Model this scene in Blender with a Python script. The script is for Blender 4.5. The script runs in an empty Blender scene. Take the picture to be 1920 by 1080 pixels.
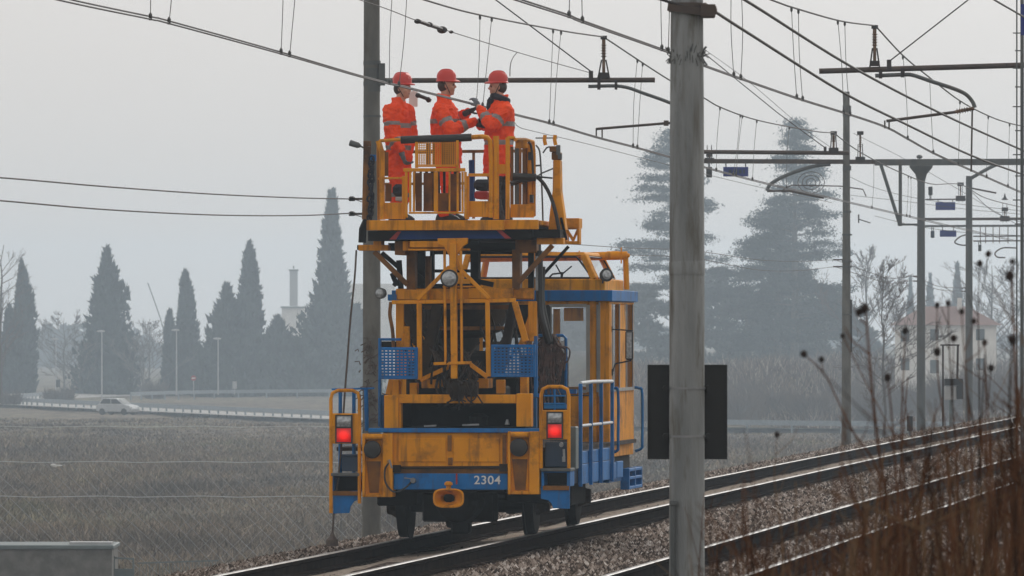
import bpy, math, random
import numpy as np
from mathutils import Vector, Matrix

S = bpy.context.scene
COL = S.collection
R = math.radians

# ---------------------------------------------------------------- camera, sky, sun, exposure
F = 13000.0                      # focal length in photo pixels (1920 wide): a long telephoto
ZC = 2.40                        # camera height above the rail tops
HOR = 621.0                      # horizon row
KB = 1.35                        # how much farther the valley beyond the line lies than first surveyed
VPX = 2719.0                     # where the rails meet, far right of the frame
PSI = math.atan((VPX - 960.0) / F)
CP, SP = math.cos(PSI), math.sin(PSI)

cam_data = bpy.data.cameras.new('camera')
cam = bpy.data.objects.new('camera', cam_data)
COL.objects.link(cam)
cam.location = (0, 0, ZC)
cam.rotation_euler = (R(90), 0, 0)
cam_data.sensor_width = 36.0
cam_data.lens = F / 1920.0 * 36.0
cam_data.shift_y = (HOR - 540.0) / 1920.0
cam_data.clip_start = 0.5
cam_data.clip_end = 6000
cam_data.dof.use_dof = True
cam_data.dof.focus_distance = 82.0
cam_data.dof.aperture_fstop = 17.0
S.camera = cam

SUN_EL, SUN_AZ = R(32), R(28)    # azimuth from +Y, clockwise: veiled light from ahead and right of the camera
world = bpy.data.worlds.new('World')
S.world = world
world.use_nodes = True
nt = world.node_tree
for n in list(nt.nodes):
    nt.nodes.remove(n)
w_out = nt.nodes.new('ShaderNodeOutputWorld')
w_bg = nt.nodes.new('ShaderNodeBackground')
w_sky = nt.nodes.new('ShaderNodeTexSky')
w_sky.sky_type = 'NISHITA'
w_sky.sun_disc = False
w_sky.sun_elevation = SUN_EL
w_sky.sun_rotation = SUN_AZ
w_sky.air_density = 1.0
w_sky.dust_density = 6.0
w_hs = nt.nodes.new('ShaderNodeHueSaturation')
w_hs.inputs['Saturation'].default_value = 0.10
w_mix = nt.nodes.new('ShaderNodeMix')
w_mix.data_type = 'RGBA'
w_mix.inputs[0].default_value = 0.75
w_mix.inputs[7].default_value = (8.6, 8.15, 7.75, 1)     # the even grey of a closed cloud cover
nt.links.new(w_sky.outputs[0], w_hs.inputs['Color'])
nt.links.new(w_hs.outputs[0], w_mix.inputs[6])
nt.links.new(w_mix.outputs[2], w_bg.inputs['Color'])
w_bg.inputs['Strength'].default_value = 0.1
nt.links.new(w_bg.outputs[0], w_out.inputs[0])

sun_d = bpy.data.lights.new('sun', 'SUN')
sun = bpy.data.objects.new('sun', sun_d)
COL.objects.link(sun)
sun_d.energy = 1.2
sun_d.angle = R(25)
sun_d.color = (1.0, 0.96, 0.9)
sd = Vector((math.sin(SUN_AZ) * math.cos(SUN_EL), math.cos(SUN_AZ) * math.cos(SUN_EL), math.sin(SUN_EL)))
sun.rotation_euler = (-sd).to_track_quat('-Z', 'Y').to_euler()
sun.location = (20, -20, 60)

S.view_settings.view_transform = 'Standard'
S.view_settings.look = 'None'
S.view_settings.exposure = 0.0
S.view_settings.gamma = 1.0
S.render.engine = 'CYCLES'
S.cycles.max_bounces = 6
S.cycles.volume_bounces = 1
S.cycles.transparent_max_bounces = 12
S.cycles.use_denoising = True

# ---------------------------------------------------------------- measuring helpers
def P(px, py, Y):
    """a point of the place, given where it is seen and how many metres away"""
    return Vector(((px - 960.0) * Y / F, Y, ZC + (HOR - py) * Y / F))

def YR(px, r):
    """distance of a point seen at column px that stands r metres to the right of the camera, across the track"""
    return F * abs(r) / (CP * (VPX - px))

def PR(px, py, r):
    return P(px, py, YR(px, r))

def RT(r, t, z):
    """across-track r, along-track t -> world"""
    return Vector((r * CP + t * SP, -r * SP + t * CP, z))

TRACK = -11.52                   # centre of the left track
T0 = 79.7                        # rear beam of the vehicle, along the track

def Q(px, py, yv):
    q = (px - VPX) * CP / F
    t = T0 + yv
    r = q * t * CP / (1 + q * SP)
    Y = t * CP - r * SP
    return Vector((r - TRACK, yv, ZC - (py - HOR) * Y / F))

def QW(v):
    return RT(v[0] + TRACK, v[1] + T0, v[2])

# ---------------------------------------------------------------- mesh builder
class MB:
    def __init__(self):
        self.v = []; self.f = []; self.m = []; self.cur = 0
    def _add(self, vs, fs):
        b = len(self.v)
        self.v.extend([tuple(x) for x in vs])
        for f in fs:
            self.f.append(tuple(i + b for i in f)); self.m.append(self.cur)
    def box(self, x0, x1, y0, y1, z0, z1):
        if x0 > x1: x0, x1 = x1, x0
        if y0 > y1: y0, y1 = y1, y0
        if z0 > z1: z0, z1 = z1, z0
        vs = [(x0,y0,z0),(x1,y0,z0),(x1,y1,z0),(x0,y1,z0),(x0,y0,z1),(x1,y0,z1),(x1,y1,z1),(x0,y1,z1)]
        self._add(vs, [(3,2,1,0),(4,5,6,7),(0,1,5,4),(1,2,6,5),(2,3,7,6),(3,0,4,7)])
        return self
    def rect(self, px0, px1, py0, py1, ya, yb):
        """box whose near face is the seen rectangle, at depth ya, reaching to yb (vehicle frame)"""
        a = Q(px0, py1, ya); b = Q(px1, py0, ya)
        return self.box(a.x, b.x, ya, yb, a.z, b.z)
    def bar(self, a, b, w, h=None, up=(0,0,1)):
        a = Vector(a); b = Vector(b); h = h or w
        d = (b - a)
        if d.length < 1e-6: return self
        d.normalize(); up = Vector(up)
        if abs(d.dot(up)) > 0.95: up = Vector((0,1,0))
        s = d.cross(up).normalized(); u = s.cross(d).normalized()
        vs = []
        for p in (a, b):
            for i, j in ((-1,-1),(1,-1),(1,1),(-1,1)):
                vs.append(p + s*(i*w/2) + u*(j*h/2))
        self._add(vs, [(3,2,1,0),(4,5,6,7),(0,1,5,4),(1,2,6,5),(2,3,7,6),(3,0,4,7)])
        return self
    def tube(self, pts, r, n=8, r1=None, radii=None, cap=True):
        pts = [Vector(p) for p in pts]
        k = len(pts)
        if radii is None:
            radii = [r + ((r if r1 is None else r1) - r) * i / max(1, k-1) for i in range(k)]
        tang = []
        for i in range(k):
            d = pts[min(i+1, k-1)] - pts[max(i-1, 0)]
            tang.append(d.normalized() if d.length > 1e-9 else Vector((0,0,1)))
        up = Vector((0,0,1)) if abs(tang[0].z) < 0.9 else Vector((0,1,0))
        s = tang[0].cross(up).normalized()
        b0 = len(self.v)
        for i in range(k):
            s = (s - tang[i]*s.dot(tang[i]))
            s = s.normalized() if s.length > 1e-9 else tang[i].orthogonal().normalized()
            u = tang[i].cross(s)
            for j in range(n):
                a = 2*math.pi*j/n
                self.v.append(tuple(pts[i] + (s*math.cos(a) + u*math.sin(a))*radii[i]))
        for i in range(k-1):
            for j in range(n):
                j2 = (j+1) % n
                self.f.append((b0+i*n+j, b0+i*n+j2, b0+(i+1)*n+j2, b0+(i+1)*n+j)); self.m.append(self.cur)
        if cap:
            self.f.append(tuple(b0+j for j in range(n-1,-1,-1))); self.m.append(self.cur)
            self.f.append(tuple(b0+(k-1)*n+j for j in range(n))); self.m.append(self.cur)
        return self
    def cyl(self, a, b, r, n=16, r1=None):
        return self.tube([a, b], r, n, r1)
    def lathe(self, c, axis, prof, n=20):
        """prof: list of (distance along axis, radius)"""
        c = Vector(c); axis = Vector(axis).normalized()
        return self.tube_rings([(c + axis*h, max(rr, 1e-4)) for h, rr in prof], axis, n)
    def tube_rings(self, rings, axis, n):
        s = axis.orthogonal().normalized(); u = axis.cross(s)
        b0 = len(self.v)
        for p, r in rings:
            for j in range(n):
                a = 2*math.pi*j/n
                self.v.append(tuple(p + (s*math.cos(a) + u*math.sin(a))*r))
        k = len(rings)
        for i in range(k-1):
            for j in range(n):
                j2 = (j+1) % n
                self.f.append((b0+i*n+j, b0+i*n+j2, b0+(i+1)*n+j2, b0+(i+1)*n+j)); self.m.append(self.cur)
        self.f.append(tuple(b0+j for j in range(n-1,-1,-1))); self.m.append(self.cur)
        self.f.append(tuple(b0+(k-1)*n+j for j in range(n))); self.m.append(self.cur)
        return self
    def prism(self, poly, y0, y1):
        """polygon in x,z (vehicle frame), extruded along y"""
        n = len(poly)
        vs = [(x, y0, z) for x, z in poly] + [(x, y1, z) for x, z in poly]
        fs = [tuple(range(n)), tuple(range(2*n-1, n-1, -1))]
        for i in range(n):
            j = (i+1) % n
            fs.append((j, i, i+n, j+n))
        self._add(vs, fs)
        return self
    def pprism(self, pp, ya, yb):
        return self.prism([(Q(x, y, ya).x, Q(x, y, ya).z) for x, y in pp], ya, yb)
    def ellipsoid(self, c, rx, ry, rz, nu=14, nv=9, rot=None):
        c = Vector(c); vs = []; fs = []
        for i in range(nv+1):
            th = math.pi*i/nv
            for j in range(nu):
                a = 2*math.pi*j/nu
                p = Vector((rx*math.sin(th)*math.cos(a), ry*math.sin(th)*math.sin(a), rz*math.cos(th)))
                if rot: p = rot @ p
                vs.append(c + p)
        for i in range(nv):
            for j in range(nu):
                j2 = (j+1) % nu
                fs.append((i*nu+j, (i+1)*nu+j, (i+1)*nu+j2, i*nu+j2))
        self._add(vs, fs)
        return self
    def loft(self, rings, n=16):
        """rings: (centre, rx, ry, rot_z)"""
        b0 = len(self.v)
        for c, rx, ry, rz in rings:
            c = Vector(c)
            for j in range(n):
                a = 2*math.pi*j/n
                x, y = rx*math.cos(a), ry*math.sin(a)
                self.v.append((c.x + x*math.cos(rz) - y*math.sin(rz), c.y + x*math.sin(rz) + y*math.cos(rz), c.z))
        k = len(rings)
        for i in range(k-1):
            for j in range(n):
                j2 = (j+1) % n
                self.f.append((b0+i*n+j, b0+i*n+j2, b0+(i+1)*n+j2, b0+(i+1)*n+j)); self.m.append(self.cur)
        self.f.append(tuple(b0+j for j in range(n-1,-1,-1))); self.m.append(self.cur)
        self.f.append(tuple(b0+(k-1)*n+j for j in range(n))); self.m.append(self.cur)
        return self
    def build(self, name, mats, parent=None, base=None, smooth=False, bevel=0):
        """base: world point subtracted from the vertices (location of the object or of its parent)"""
        me = bpy.data.meshes.new(name)
        vs = self.v
        if base is not None:
            bx, by, bz = base
            vs = [(x-bx, y-by, z-bz) for x, y, z in vs]
        me.from_pydata(vs, [], self.f)
        if not isinstance(mats, (list, tuple)): mats = [mats]
        for m in mats: me.materials.append(m)
        if len(mats) > 1:
            me.polygons.foreach_set('material_index', self.m)
        me.update()
        if smooth:
            me.polygons.foreach_set('use_smooth', [True]*len(me.polygons))
            try: me.set_sharp_from_angle(angle=R(40))
            except Exception: pass
        o = bpy.data.objects.new(name, me)
        COL.objects.link(o)
        if parent is not None:
            o.parent = parent
        elif base is not None:
            o.location = base
        if bevel:
            bm = o.modifiers.new('bevel', 'BEVEL'); bm.width = bevel; bm.segments = 1
            bm.limit_method = 'ANGLE'; bm.angle_limit = R(50)
        return o

def islands(b):
    par = list(range(len(b.v)))
    def fnd(i):
        while par[i] != i: par[i] = par[par[i]]; i = par[i]
        return i
    for f in b.f:
        a = fnd(f[0])
        for i in f[1:]: par[fnd(i)] = a
    out = {}
    for f in b.f: out.setdefault(fnd(f[0]), []).append(f)
    res = []
    for fs in out.values():
        ids = sorted({i for f in fs for i in f}); mp = {i: k for k, i in enumerate(ids)}
        m = MB(); m.v = [b.v[i] for i in ids]; m.f = [tuple(mp[i] for i in f) for f in fs]; m.m = [0]*len(fs); res.append(m)
    return res

def tag(o, label=None, cat=None, group=None, kind=None):
    if label: o['label'] = label
    if cat: o['category'] = cat
    if group: o['group'] = group
    if kind: o['kind'] = kind
    return o

def empty(name, loc, label=None, cat=None, group=None, rz=0):
    o = bpy.data.objects.new(name, None)
    COL.objects.link(o)
    o.location = loc
    o.rotation_euler = (0, 0, rz)
    o.empty_display_size = 0.2
    return tag(o, label, cat, group)

def smoothpath(pts, sub=6):
    """Catmull-Rom through the points"""
    pts = [Vector(p) for p in pts]
    if len(pts) < 3: return pts
    out = []
    ext = [pts[0]*2 - pts[1]] + pts + [pts[-1]*2 - pts[-2]]
    for i in range(1, len(ext)-2):
        p0, p1, p2, p3 = ext[i-1:i+3]
        for s in range(sub):
            t = s/sub
            out.append(0.5*((2*p1) + (p2-p0)*t + (2*p0-5*p1+4*p2-p3)*t*t + (3*p1-p0-3*p2+p3)*t**3))
    out.append(pts[-1])
    return out

def npmesh(name, V, Fc, mats, base=(0,0,0), parent=None, midx=None):
    """numpy verts (n,3), faces (m,k) of equal size"""
    me = bpy.data.meshes.new(name)
    n, (m, k) = len(V), Fc.shape
    me.vertices.add(n)
    me.vertices.foreach_set('co', (V - np.array(base)).astype(np.float32).ravel())
    me.loops.add(m*k)
    me.loops.foreach_set('vertex_index', Fc.astype(np.int32).ravel())
    me.polygons.add(m)
    me.polygons.foreach_set('loop_start', (np.arange(m)*k).astype(np.int32))
    me.polygons.foreach_set('loop_total', np.full(m, k, dtype=np.int32))
    if not isinstance(mats, (list, tuple)): mats = [mats]
    for mt in mats: me.materials.append(mt)
    if midx is not None:
        me.polygons.foreach_set('material_index', midx.astype(np.int32))
    me.update(calc_edges=True)
    me.validate()
    o = bpy.data.objects.new(name, me)
    COL.objects.link(o)
    if parent is not None: o.parent = parent
    else: o.location = base
    return o

# ---------------------------------------------------------------- materials
def nodes_of(name):
    m = bpy.data.materials.new(name)
    m.use_nodes = True
    t = m.node_tree
    b = t.nodes['Principled BSDF']
    return m, t, b

def surf(name, c1, c2=None, scale=4.0, rough=0.6, metal=0.0, detail=6.0, bump=0.0, bscale=None, contrast=(0.35, 0.65),
         stain=None, stain_amt=0.5, stain_scale=1.5, stretch=None, spec=None, coat=0.0, streak=None, streak_amt=0.5):
    """procedural surface: two tones in noise, optional stains with their own shape, optional bump"""
    m, t, b = nodes_of(name)
    tc = t.nodes.new('ShaderNodeTexCoord')
    vec = tc.outputs['Object']
    if stretch:
        mp = t.nodes.new('ShaderNodeMapping'); mp.inputs['Scale'].default_value = stretch
        t.links.new(vec, mp.inputs['Vector']); vec = mp.outputs[0]
    c2 = c2 or tuple(x*0.75 for x in c1)
    nz = t.nodes.new('ShaderNodeTexNoise'); nz.inputs['Scale'].default_value = scale; nz.inputs['Detail'].default_value = detail
    t.links.new(vec, nz.inputs['Vector'])
    rp = t.nodes.new('ShaderNodeValToRGB')
    rp.color_ramp.elements[0].position = contrast[0]; rp.color_ramp.elements[0].color = (*c2, 1)
    rp.color_ramp.elements[1].position = contrast[1]; rp.color_ramp.elements[1].color = (*c1, 1)
    t.links.new(nz.outputs[0], rp.inputs[0])
    colr = rp.outputs[0]
    if stain:
        n2 = t.nodes.new('ShaderNodeTexNoise'); n2.inputs['Scale'].default_value = stain_scale; n2.inputs['Detail'].default_value = 9
        n2.inputs['Roughness'].default_value = 0.7
        t.links.new(vec, n2.inputs['Vector'])
        r2 = t.nodes.new('ShaderNodeValToRGB')
        r2.color_ramp.elements[0].position = 0.52; r2.color_ramp.elements[0].color = (0,0,0,1)
        r2.color_ramp.elements[1].position = 0.68; r2.color_ramp.elements[1].color = (stain_amt,)*3 + (1,)
        t.links.new(n2.outputs[0], r2.inputs[0])
        mx = t.nodes.new('ShaderNodeMix'); mx.data_type = 'RGBA'
        t.links.new(r2.outputs[0], mx.inputs[0]); t.links.new(colr, mx.inputs[6]); mx.inputs[7].default_value = (*stain, 1)
        colr = mx.outputs[2]
    if streak:        # rust and water runs: narrow across, long downwards
        mp2 = t.nodes.new('ShaderNodeMapping'); mp2.inputs['Scale'].default_value = (9.0, 9.0, 0.9)
        t.links.new(tc.outputs['Object'], mp2.inputs['Vector'])
        n4 = t.nodes.new('ShaderNodeTexNoise'); n4.inputs['Scale'].default_value = 1.6; n4.inputs['Detail'].default_value = 8
        t.links.new(mp2.outputs[0], n4.inputs['Vector'])
        r4 = t.nodes.new('ShaderNodeValToRGB')
        r4.color_ramp.elements[0].position = 0.54; r4.color_ramp.elements[0].color = (0,0,0,1)
        r4.color_ramp.elements[1].position = 0.72; r4.color_ramp.elements[1].color = (streak_amt,)*3 + (1,)
        t.links.new(n4.outputs[0], r4.inputs[0])
        m4 = t.nodes.new('ShaderNodeMix'); m4.data_type = 'RGBA'
        t.links.new(r4.outputs[0], m4.inputs[0]); t.links.new(colr, m4.inputs[6]); m4.inputs[7].default_value = (*streak, 1)
        colr = m4.outputs[2]
    t.links.new(colr, b.inputs['Base Color'])
    b.inputs['Roughness'].default_value = rough
    b.inputs['Metallic'].default_value = metal
    if spec is not None: b.inputs['Specular IOR Level'].default_value = spec
    if coat: b.inputs['Coat Weight'].default_value = coat
    if bump:
        n3 = t.nodes.new('ShaderNodeTexNoise'); n3.inputs['Scale'].default_value = bscale or scale*3; n3.inputs['Detail'].default_value = 8
        t.links.new(vec, n3.inputs['Vector'])
        bp = t.nodes.new('ShaderNodeBump'); bp.inputs['Strength'].default_value = bump; bp.inputs['Distance'].default_value = 0.05
        t.links.new(n3.outputs[0], bp.inputs['Height']); t.links.new(bp.outputs[0], b.inputs['Normal'])
    return m

def leafmat(name, c1, c2, scale=0.6, rough=0.9):
    m = surf(name, c1, c2, scale=scale, rough=rough, contrast=(0.4, 0.6), spec=0.15)
    return m

M = {}
M['orange'] = surf('orange_paint', (0.80, 0.325, 0.008), (0.68, 0.265, 0.007), scale=3, rough=0.55, stain=(0.07, 0.035, 0.015), stain_amt=0.7, stain_scale=2.2, bump=0.06, bscale=9, spec=0.14, streak=(0.16, 0.07, 0.018), streak_amt=0.75)
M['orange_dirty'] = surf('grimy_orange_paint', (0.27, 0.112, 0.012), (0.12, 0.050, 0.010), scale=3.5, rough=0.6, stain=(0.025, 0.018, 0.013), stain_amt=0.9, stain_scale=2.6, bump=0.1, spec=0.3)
M['blue'] = surf('blue_paint', (0.008, 0.165, 0.48), (0.007, 0.125, 0.37), scale=3, rough=0.5, stain=(0.03, 0.035, 0.045), stain_amt=0.6, stain_scale=2.5, bump=0.05, spec=0.2, streak=(0.07, 0.075, 0.085), streak_amt=0.6)
M['dark_blue'] = surf('dark_blue_paint', (0.007, 0.030, 0.072), (0.006, 0.022, 0.05), scale=3, rough=0.5, stain=(0.015, 0.015, 0.02), stain_amt=0.6)
M['royal'] = surf('royal_blue_paint', (0.005, 0.042, 0.20), (0.004, 0.032, 0.15), scale=3, rough=0.5, spec=0.2)
M['red'] = surf('red_paint', (0.40, 0.02, 0.02), (0.28, 0.015, 0.015), scale=4, rough=0.5)
M['black'] = surf('black_grease', (0.008, 0.0075, 0.007), (0.014, 0.012, 0.010), scale=5, rough=0.75, bump=0.1, spec=0.12)
M['grime'] = surf('brown_grime', (0.045, 0.028, 0.016), (0.016, 0.012, 0.010), scale=4, rough=0.7, bump=0.15, spec=0.15)
M['rubber'] = surf('black_rubber', (0.014, 0.014, 0.015), (0.02, 0.02, 0.02), scale=6, rough=0.55)
M['steel'] = surf('dull_steel', (0.30, 0.31, 0.32), (0.20, 0.21, 0.22), scale=8, rough=0.4, metal=0.7)
M['worn_steel'] = surf('worn_railhead', (0.36, 0.36, 0.36), (0.20, 0.185, 0.17), scale=2.5, rough=0.42, metal=0.9)
M['rust'] = surf('dark_rust', (0.022, 0.016, 0.013), (0.011, 0.009, 0.008), scale=6, rough=1.0, bump=0.2, spec=0.0)
M['concrete'] = surf('pole_concrete', (0.31, 0.33, 0.337), (0.175, 0.19, 0.196), scale=1.6, rough=0.85, detail=10, stain=(0.085, 0.075, 0.052), stain_amt=0.85, stain_scale=2.2, bump=0.3, bscale=26, stretch=(4.0, 4.0, 0.5), streak=(0.095, 0.08, 0.058), streak_amt=0.6)
M['galv'] = surf('galvanised_steel', (0.125, 0.138, 0.14), (0.085, 0.096, 0.10), scale=2.0, rough=0.6, metal=0.2, stain=(0.085, 0.07, 0.055), stain_amt=0.7, stain_scale=2.0, bump=0.05, stretch=(2.5, 2.5, 0.7))
M['pole_brown'] = surf('weathered_pole', (0.165, 0.166, 0.152), (0.095, 0.097, 0.092), scale=2.0, rough=0.8, stain=(0.07, 0.055, 0.04), stain_amt=0.7, stain_scale=1.6, bump=0.1, stretch=(2, 2, 0.7))
M['arm'] = surf('rusty_tube', (0.085, 0.060, 0.048), (0.055, 0.045, 0.040), scale=5, rough=0.6, metal=0.2)
M['wire'] = surf('oxidised_wire', (0.040, 0.034, 0.034), (0.03, 0.026, 0.026), scale=8, rough=0.6, metal=0.2)
M['thin_wire'] = surf('dropper_wire', (0.10, 0.10, 0.10), (0.07, 0.07, 0.07), scale=8, rough=0.6, metal=0.3)
M['insulator'] = surf('brown_glazed_insulator', (0.16, 0.085, 0.035), (0.09, 0.05, 0.025), scale=8, rough=0.25)
M['beam'] = surf('weathered_guardrail', (0.24, 0.28, 0.32), (0.18, 0.215, 0.245), scale=3, rough=0.7)
M['white'] = surf('white_paint', (0.75, 0.76, 0.76), (0.66, 0.67, 0.67), scale=5, rough=0.5)
M['grey_frame'] = surf('grey_window_seal', (0.36, 0.36, 0.34), (0.27, 0.27, 0.26), scale=6, rough=0.5)
M['sign_back'] = surf('dark_sign_back', (0.009, 0.010, 0.011), (0.006, 0.0065, 0.007), scale=3, rough=0.6, bump=0.05)
M['sign_blue'] = surf('blue_sign_face', (0.008, 0.025, 0.22), (0.008, 0.022, 0.18), scale=3, rough=0.5)
M['asphalt'] = surf('asphalt', (0.10, 0.10, 0.10), (0.075, 0.075, 0.075), scale=2, rough=0.9, bump=0.1)
M['guard'] = surf('guardrail_steel', (0.56, 0.60, 0.63), (0.48, 0.51, 0.54), scale=3, rough=0.55, metal=0.1)
M['skin'] = surf('skin', (0.58, 0.32, 0.23), (0.50, 0.26, 0.18), scale=14, rough=0.55)
M['hair'] = surf('brown_hair', (0.05, 0.03, 0.02), (0.03, 0.02, 0.014), scale=30, rough=0.6)
M['hivis'] = surf('orange_workwear', (0.98, 0.090, 0.012), (0.86, 0.068, 0.010), scale=7, rough=0.8, bump=1.0, bscale=6.5, spec=0.15, stain=(0.42, 0.035, 0.008), stain_amt=0.45, stain_scale=5)
M['reflect'] = surf('grey_reflective_tape', (0.24, 0.22, 0.22), (0.18, 0.17, 0.17), scale=10, rough=0.4)
M['helmet'] = surf('red_helmet', (0.62, 0.035, 0.022), (0.55, 0.03, 0.02), scale=5, rough=0.35)
M['glove'] = surf('dark_work_glove', (0.040, 0.042, 0.048), (0.025, 0.026, 0.03), scale=18, rough=0.85, bump=0.3)
M['glove_grey'] = surf('grey_work_glove', (0.16, 0.18, 0.20), (0.10, 0.11, 0.13), scale=18, rough=0.85, bump=0.3)
M['navy'] = surf('navy_cloth', (0.016, 0.019, 0.032), (0.010, 0.012, 0.02), scale=12, rough=0.85, bump=0.3)
M['bark'] = surf('grey_bark', (0.10, 0.085, 0.07), (0.06, 0.05, 0.045), scale=4, rough=0.9)
M['twig'] = surf('bare_twigs', (0.12, 0.095, 0.085), (0.08, 0.065, 0.06), scale=4, rough=0.9)
M['cypress'] = leafmat('cypress_foliage', (0.036, 0.052, 0.048), (0.008, 0.015, 0.016), scale=0.45)
M['cedar'] = leafmat('cedar_foliage', (0.040, 0.058, 0.056), (0.024, 0.036, 0.036))
M['weed'] = surf('dry_reddish_stems', (0.150, 0.070, 0.036), (0.065, 0.031, 0.018), scale=6, rough=0.95, spec=0.05)
M['weed_dark'] = surf('dry_dark_stems', (0.050, 0.026, 0.016), (0.026, 0.016, 0.011), scale=6, rough=0.95, spec=0.05)
M['weed_pale'] = surf('dry_tan_stems', (0.20, 0.13, 0.075), (0.12, 0.075, 0.045), scale=6, rough=0.95, spec=0.05)
M['seed'] = surf('dark_seed_head', (0.035, 0.022, 0.018), (0.02, 0.014, 0.012), scale=30, rough=0.95, bump=0.6)
M['grass'] = surf('dry_field_grass', (0.165, 0.150, 0.125), (0.085, 0.075, 0.066), scale=0.35, rough=0.95, detail=8)
M['lampgrey'] = surf('lamp_post_grey', (0.42, 0.43, 0.44), (0.36, 0.37, 0.38), scale=3, rough=0.5)
M['cable'] = surf('brown_cables', (0.12, 0.065, 0.052), (0.03, 0.020, 0.018), scale=14, rough=0.6)
M['rope'] = surf('old_rope', (0.11, 0.085, 0.07), (0.07, 0.055, 0.05), scale=20, rough=0.9)
M['plaster'] = surf('pale_plaster', (0.76, 0.74, 0.70), (0.68, 0.66, 0.62), scale=1, rough=0.9)
M['car_paint'] = surf('pale_car_paint', (0.46, 0.48, 0.50), (0.42, 0.44, 0.46), scale=3, rough=0.35)
M['rooftile'] = surf('clay_roof_tiles', (0.20, 0.105, 0.08), (0.15, 0.082, 0.065), scale=6, rough=0.9)
M['hutwall'] = surf('rough_grey_render', (0.17, 0.165, 0.155), (0.11, 0.108, 0.10), scale=3.5, rough=0.95, detail=12, bump=0.3, stain=(0.07,0.065,0.06), stain_amt=0.7)
M['green_metal'] = surf('grey_green_metal', (0.13, 0.165, 0.17), (0.10, 0.13, 0.135), scale=3, rough=0.5)

def glass(name, tint, rough=0.05, alpha=0.35):
    m, t, b = nodes_of(name)
    b.inputs['Base Color'].default_value = (*tint, 1)
    b.inputs['Roughness'].default_value = rough
    b.inputs['Alpha'].default_value = alpha
    nz = t.nodes.new('ShaderNodeTexNoise'); nz.inputs['Scale'].default_value = 4; nz.inputs['Detail'].default_value = 6
    tc = t.nodes.new('ShaderNodeTexCoord'); t.links.new(tc.outputs['Object'], nz.inputs['Vector'])
    rp = t.nodes.new('ShaderNodeMapRange'); rp.inputs[3].default_value = alpha*0.8; rp.inputs[4].default_value = min(1, alpha*1.25)
    t.links.new(nz.outputs[0], rp.inputs[0]); t.links.new(rp.outputs[0], b.inputs['Alpha'])
    return m
M['glass'] = glass('cab_glass', (0.30, 0.34, 0.36), 0.08, 0.13)
M['lens'] = surf('clear_lamp_lens', (0.50, 0.53, 0.55), (0.26, 0.28, 0.30), scale=30, rough=0.12, metal=0.4)

def red_lamp():
    m, t, b = nodes_of('lit_red_lens')
    tc = t.nodes.new('ShaderNodeTexCoord')
    ln = t.nodes.new('ShaderNodeVectorMath'); ln.operation = 'LENGTH'
    mp = t.nodes.new('ShaderNodeMapping'); mp.inputs['Scale'].default_value = (9, 1, 10)
    t.links.new(tc.outputs['Object'], mp.inputs[0]); t.links.new(mp.outputs[0], ln.inputs[0])
    mr = t.nodes.new('ShaderNodeMapRange'); mr.inputs[1].default_value = 0.0; mr.inputs[2].default_value = 0.8
    mr.inputs[3].default_value = 1.15; mr.inputs[4].default_value = 0.22
    t.links.new(ln.outputs['Value'], mr.inputs[0])
    b.inputs['Base Color'].default_value = (0.35, 0.006, 0.006, 1)
    b.inputs['Emission Color'].default_value = (1.0, 0.012, 0.005, 1)
    t.links.new(mr.outputs[0], b.inputs['Emission Strength'])
    b.inputs['Roughness'].default_value = 0.2
    return m
M['redlamp'] = red_lamp()
# ================================================================ SETTING: ground, ballast, rails, road
random.seed(7)
rng = np.random.default_rng(11)
FIELD_Z = ZC - 6.2*KB

def sstep(a, b, x):
    u = np.clip((x-a)/(b-a), 0, 1)
    return u*u*(3-2*u)

def ground_z(X, Y):
    r = X*CP - Y*SP
    z = np.full_like(r, FIELD_Z)
    z = z + (FIELD_Z*-1 - 0.62)*sstep(-24.5, -15.0, r)
    bank = np.interp(r, [-4.9, -3.6, -2.0, 0.0, 4.0, 12.0], [-0.62, -0.1, 0.45, 0.75, 0.9, 1.0])
    z = np.where(r > -4.9, bank, z)
    # scrubby rise behind the road, right of the vehicle
    hill = (4.3 + 0.5*np.sin(X*0.22+1) + 0.3*np.sin(X*0.6))*sstep(428*KB, 474*KB, Y + 9*np.sin(X*0.3))*sstep(2.0*KB, 9.0*KB, X)
    z = np.where(r < -24.5, z + hill, z)
    z = z + np.where(r < -26, 0.10*np.sin(X*0.31 + 1.3*np.sin(Y*0.05))*np.cos(Y*0.11), 0)
    return z

rs = np.concatenate([[-480, -420, -360, -300, -240], np.arange(-200, -24, 3.0), np.arange(-24, 5, 0.6), [6, 9, 14, 25, 60, 150, 240]])
ts = np.concatenate([np.arange(-30, 120, 6.0), np.arange(120, 900, 5.0), [930, 980, 1040, 1120, 1250, 1450, 1700, 1950]])
RR, TT = np.meshgrid(rs, ts)
GX = RR*CP + TT*SP; GY = -RR*SP + TT*CP
GZ = ground_z(GX, GY)
V = np.stack([GX, GY, GZ], -1).reshape(-1, 3)
nr = len(rs); nt_ = len(ts)
idx = np.arange(nr*nt_).reshape(nt_, nr)
Fc = np.stack([idx[:-1,:-1], idx[:-1,1:], idx[1:,1:], idx[1:,:-1]], -1).reshape(-1, 4)

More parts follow.
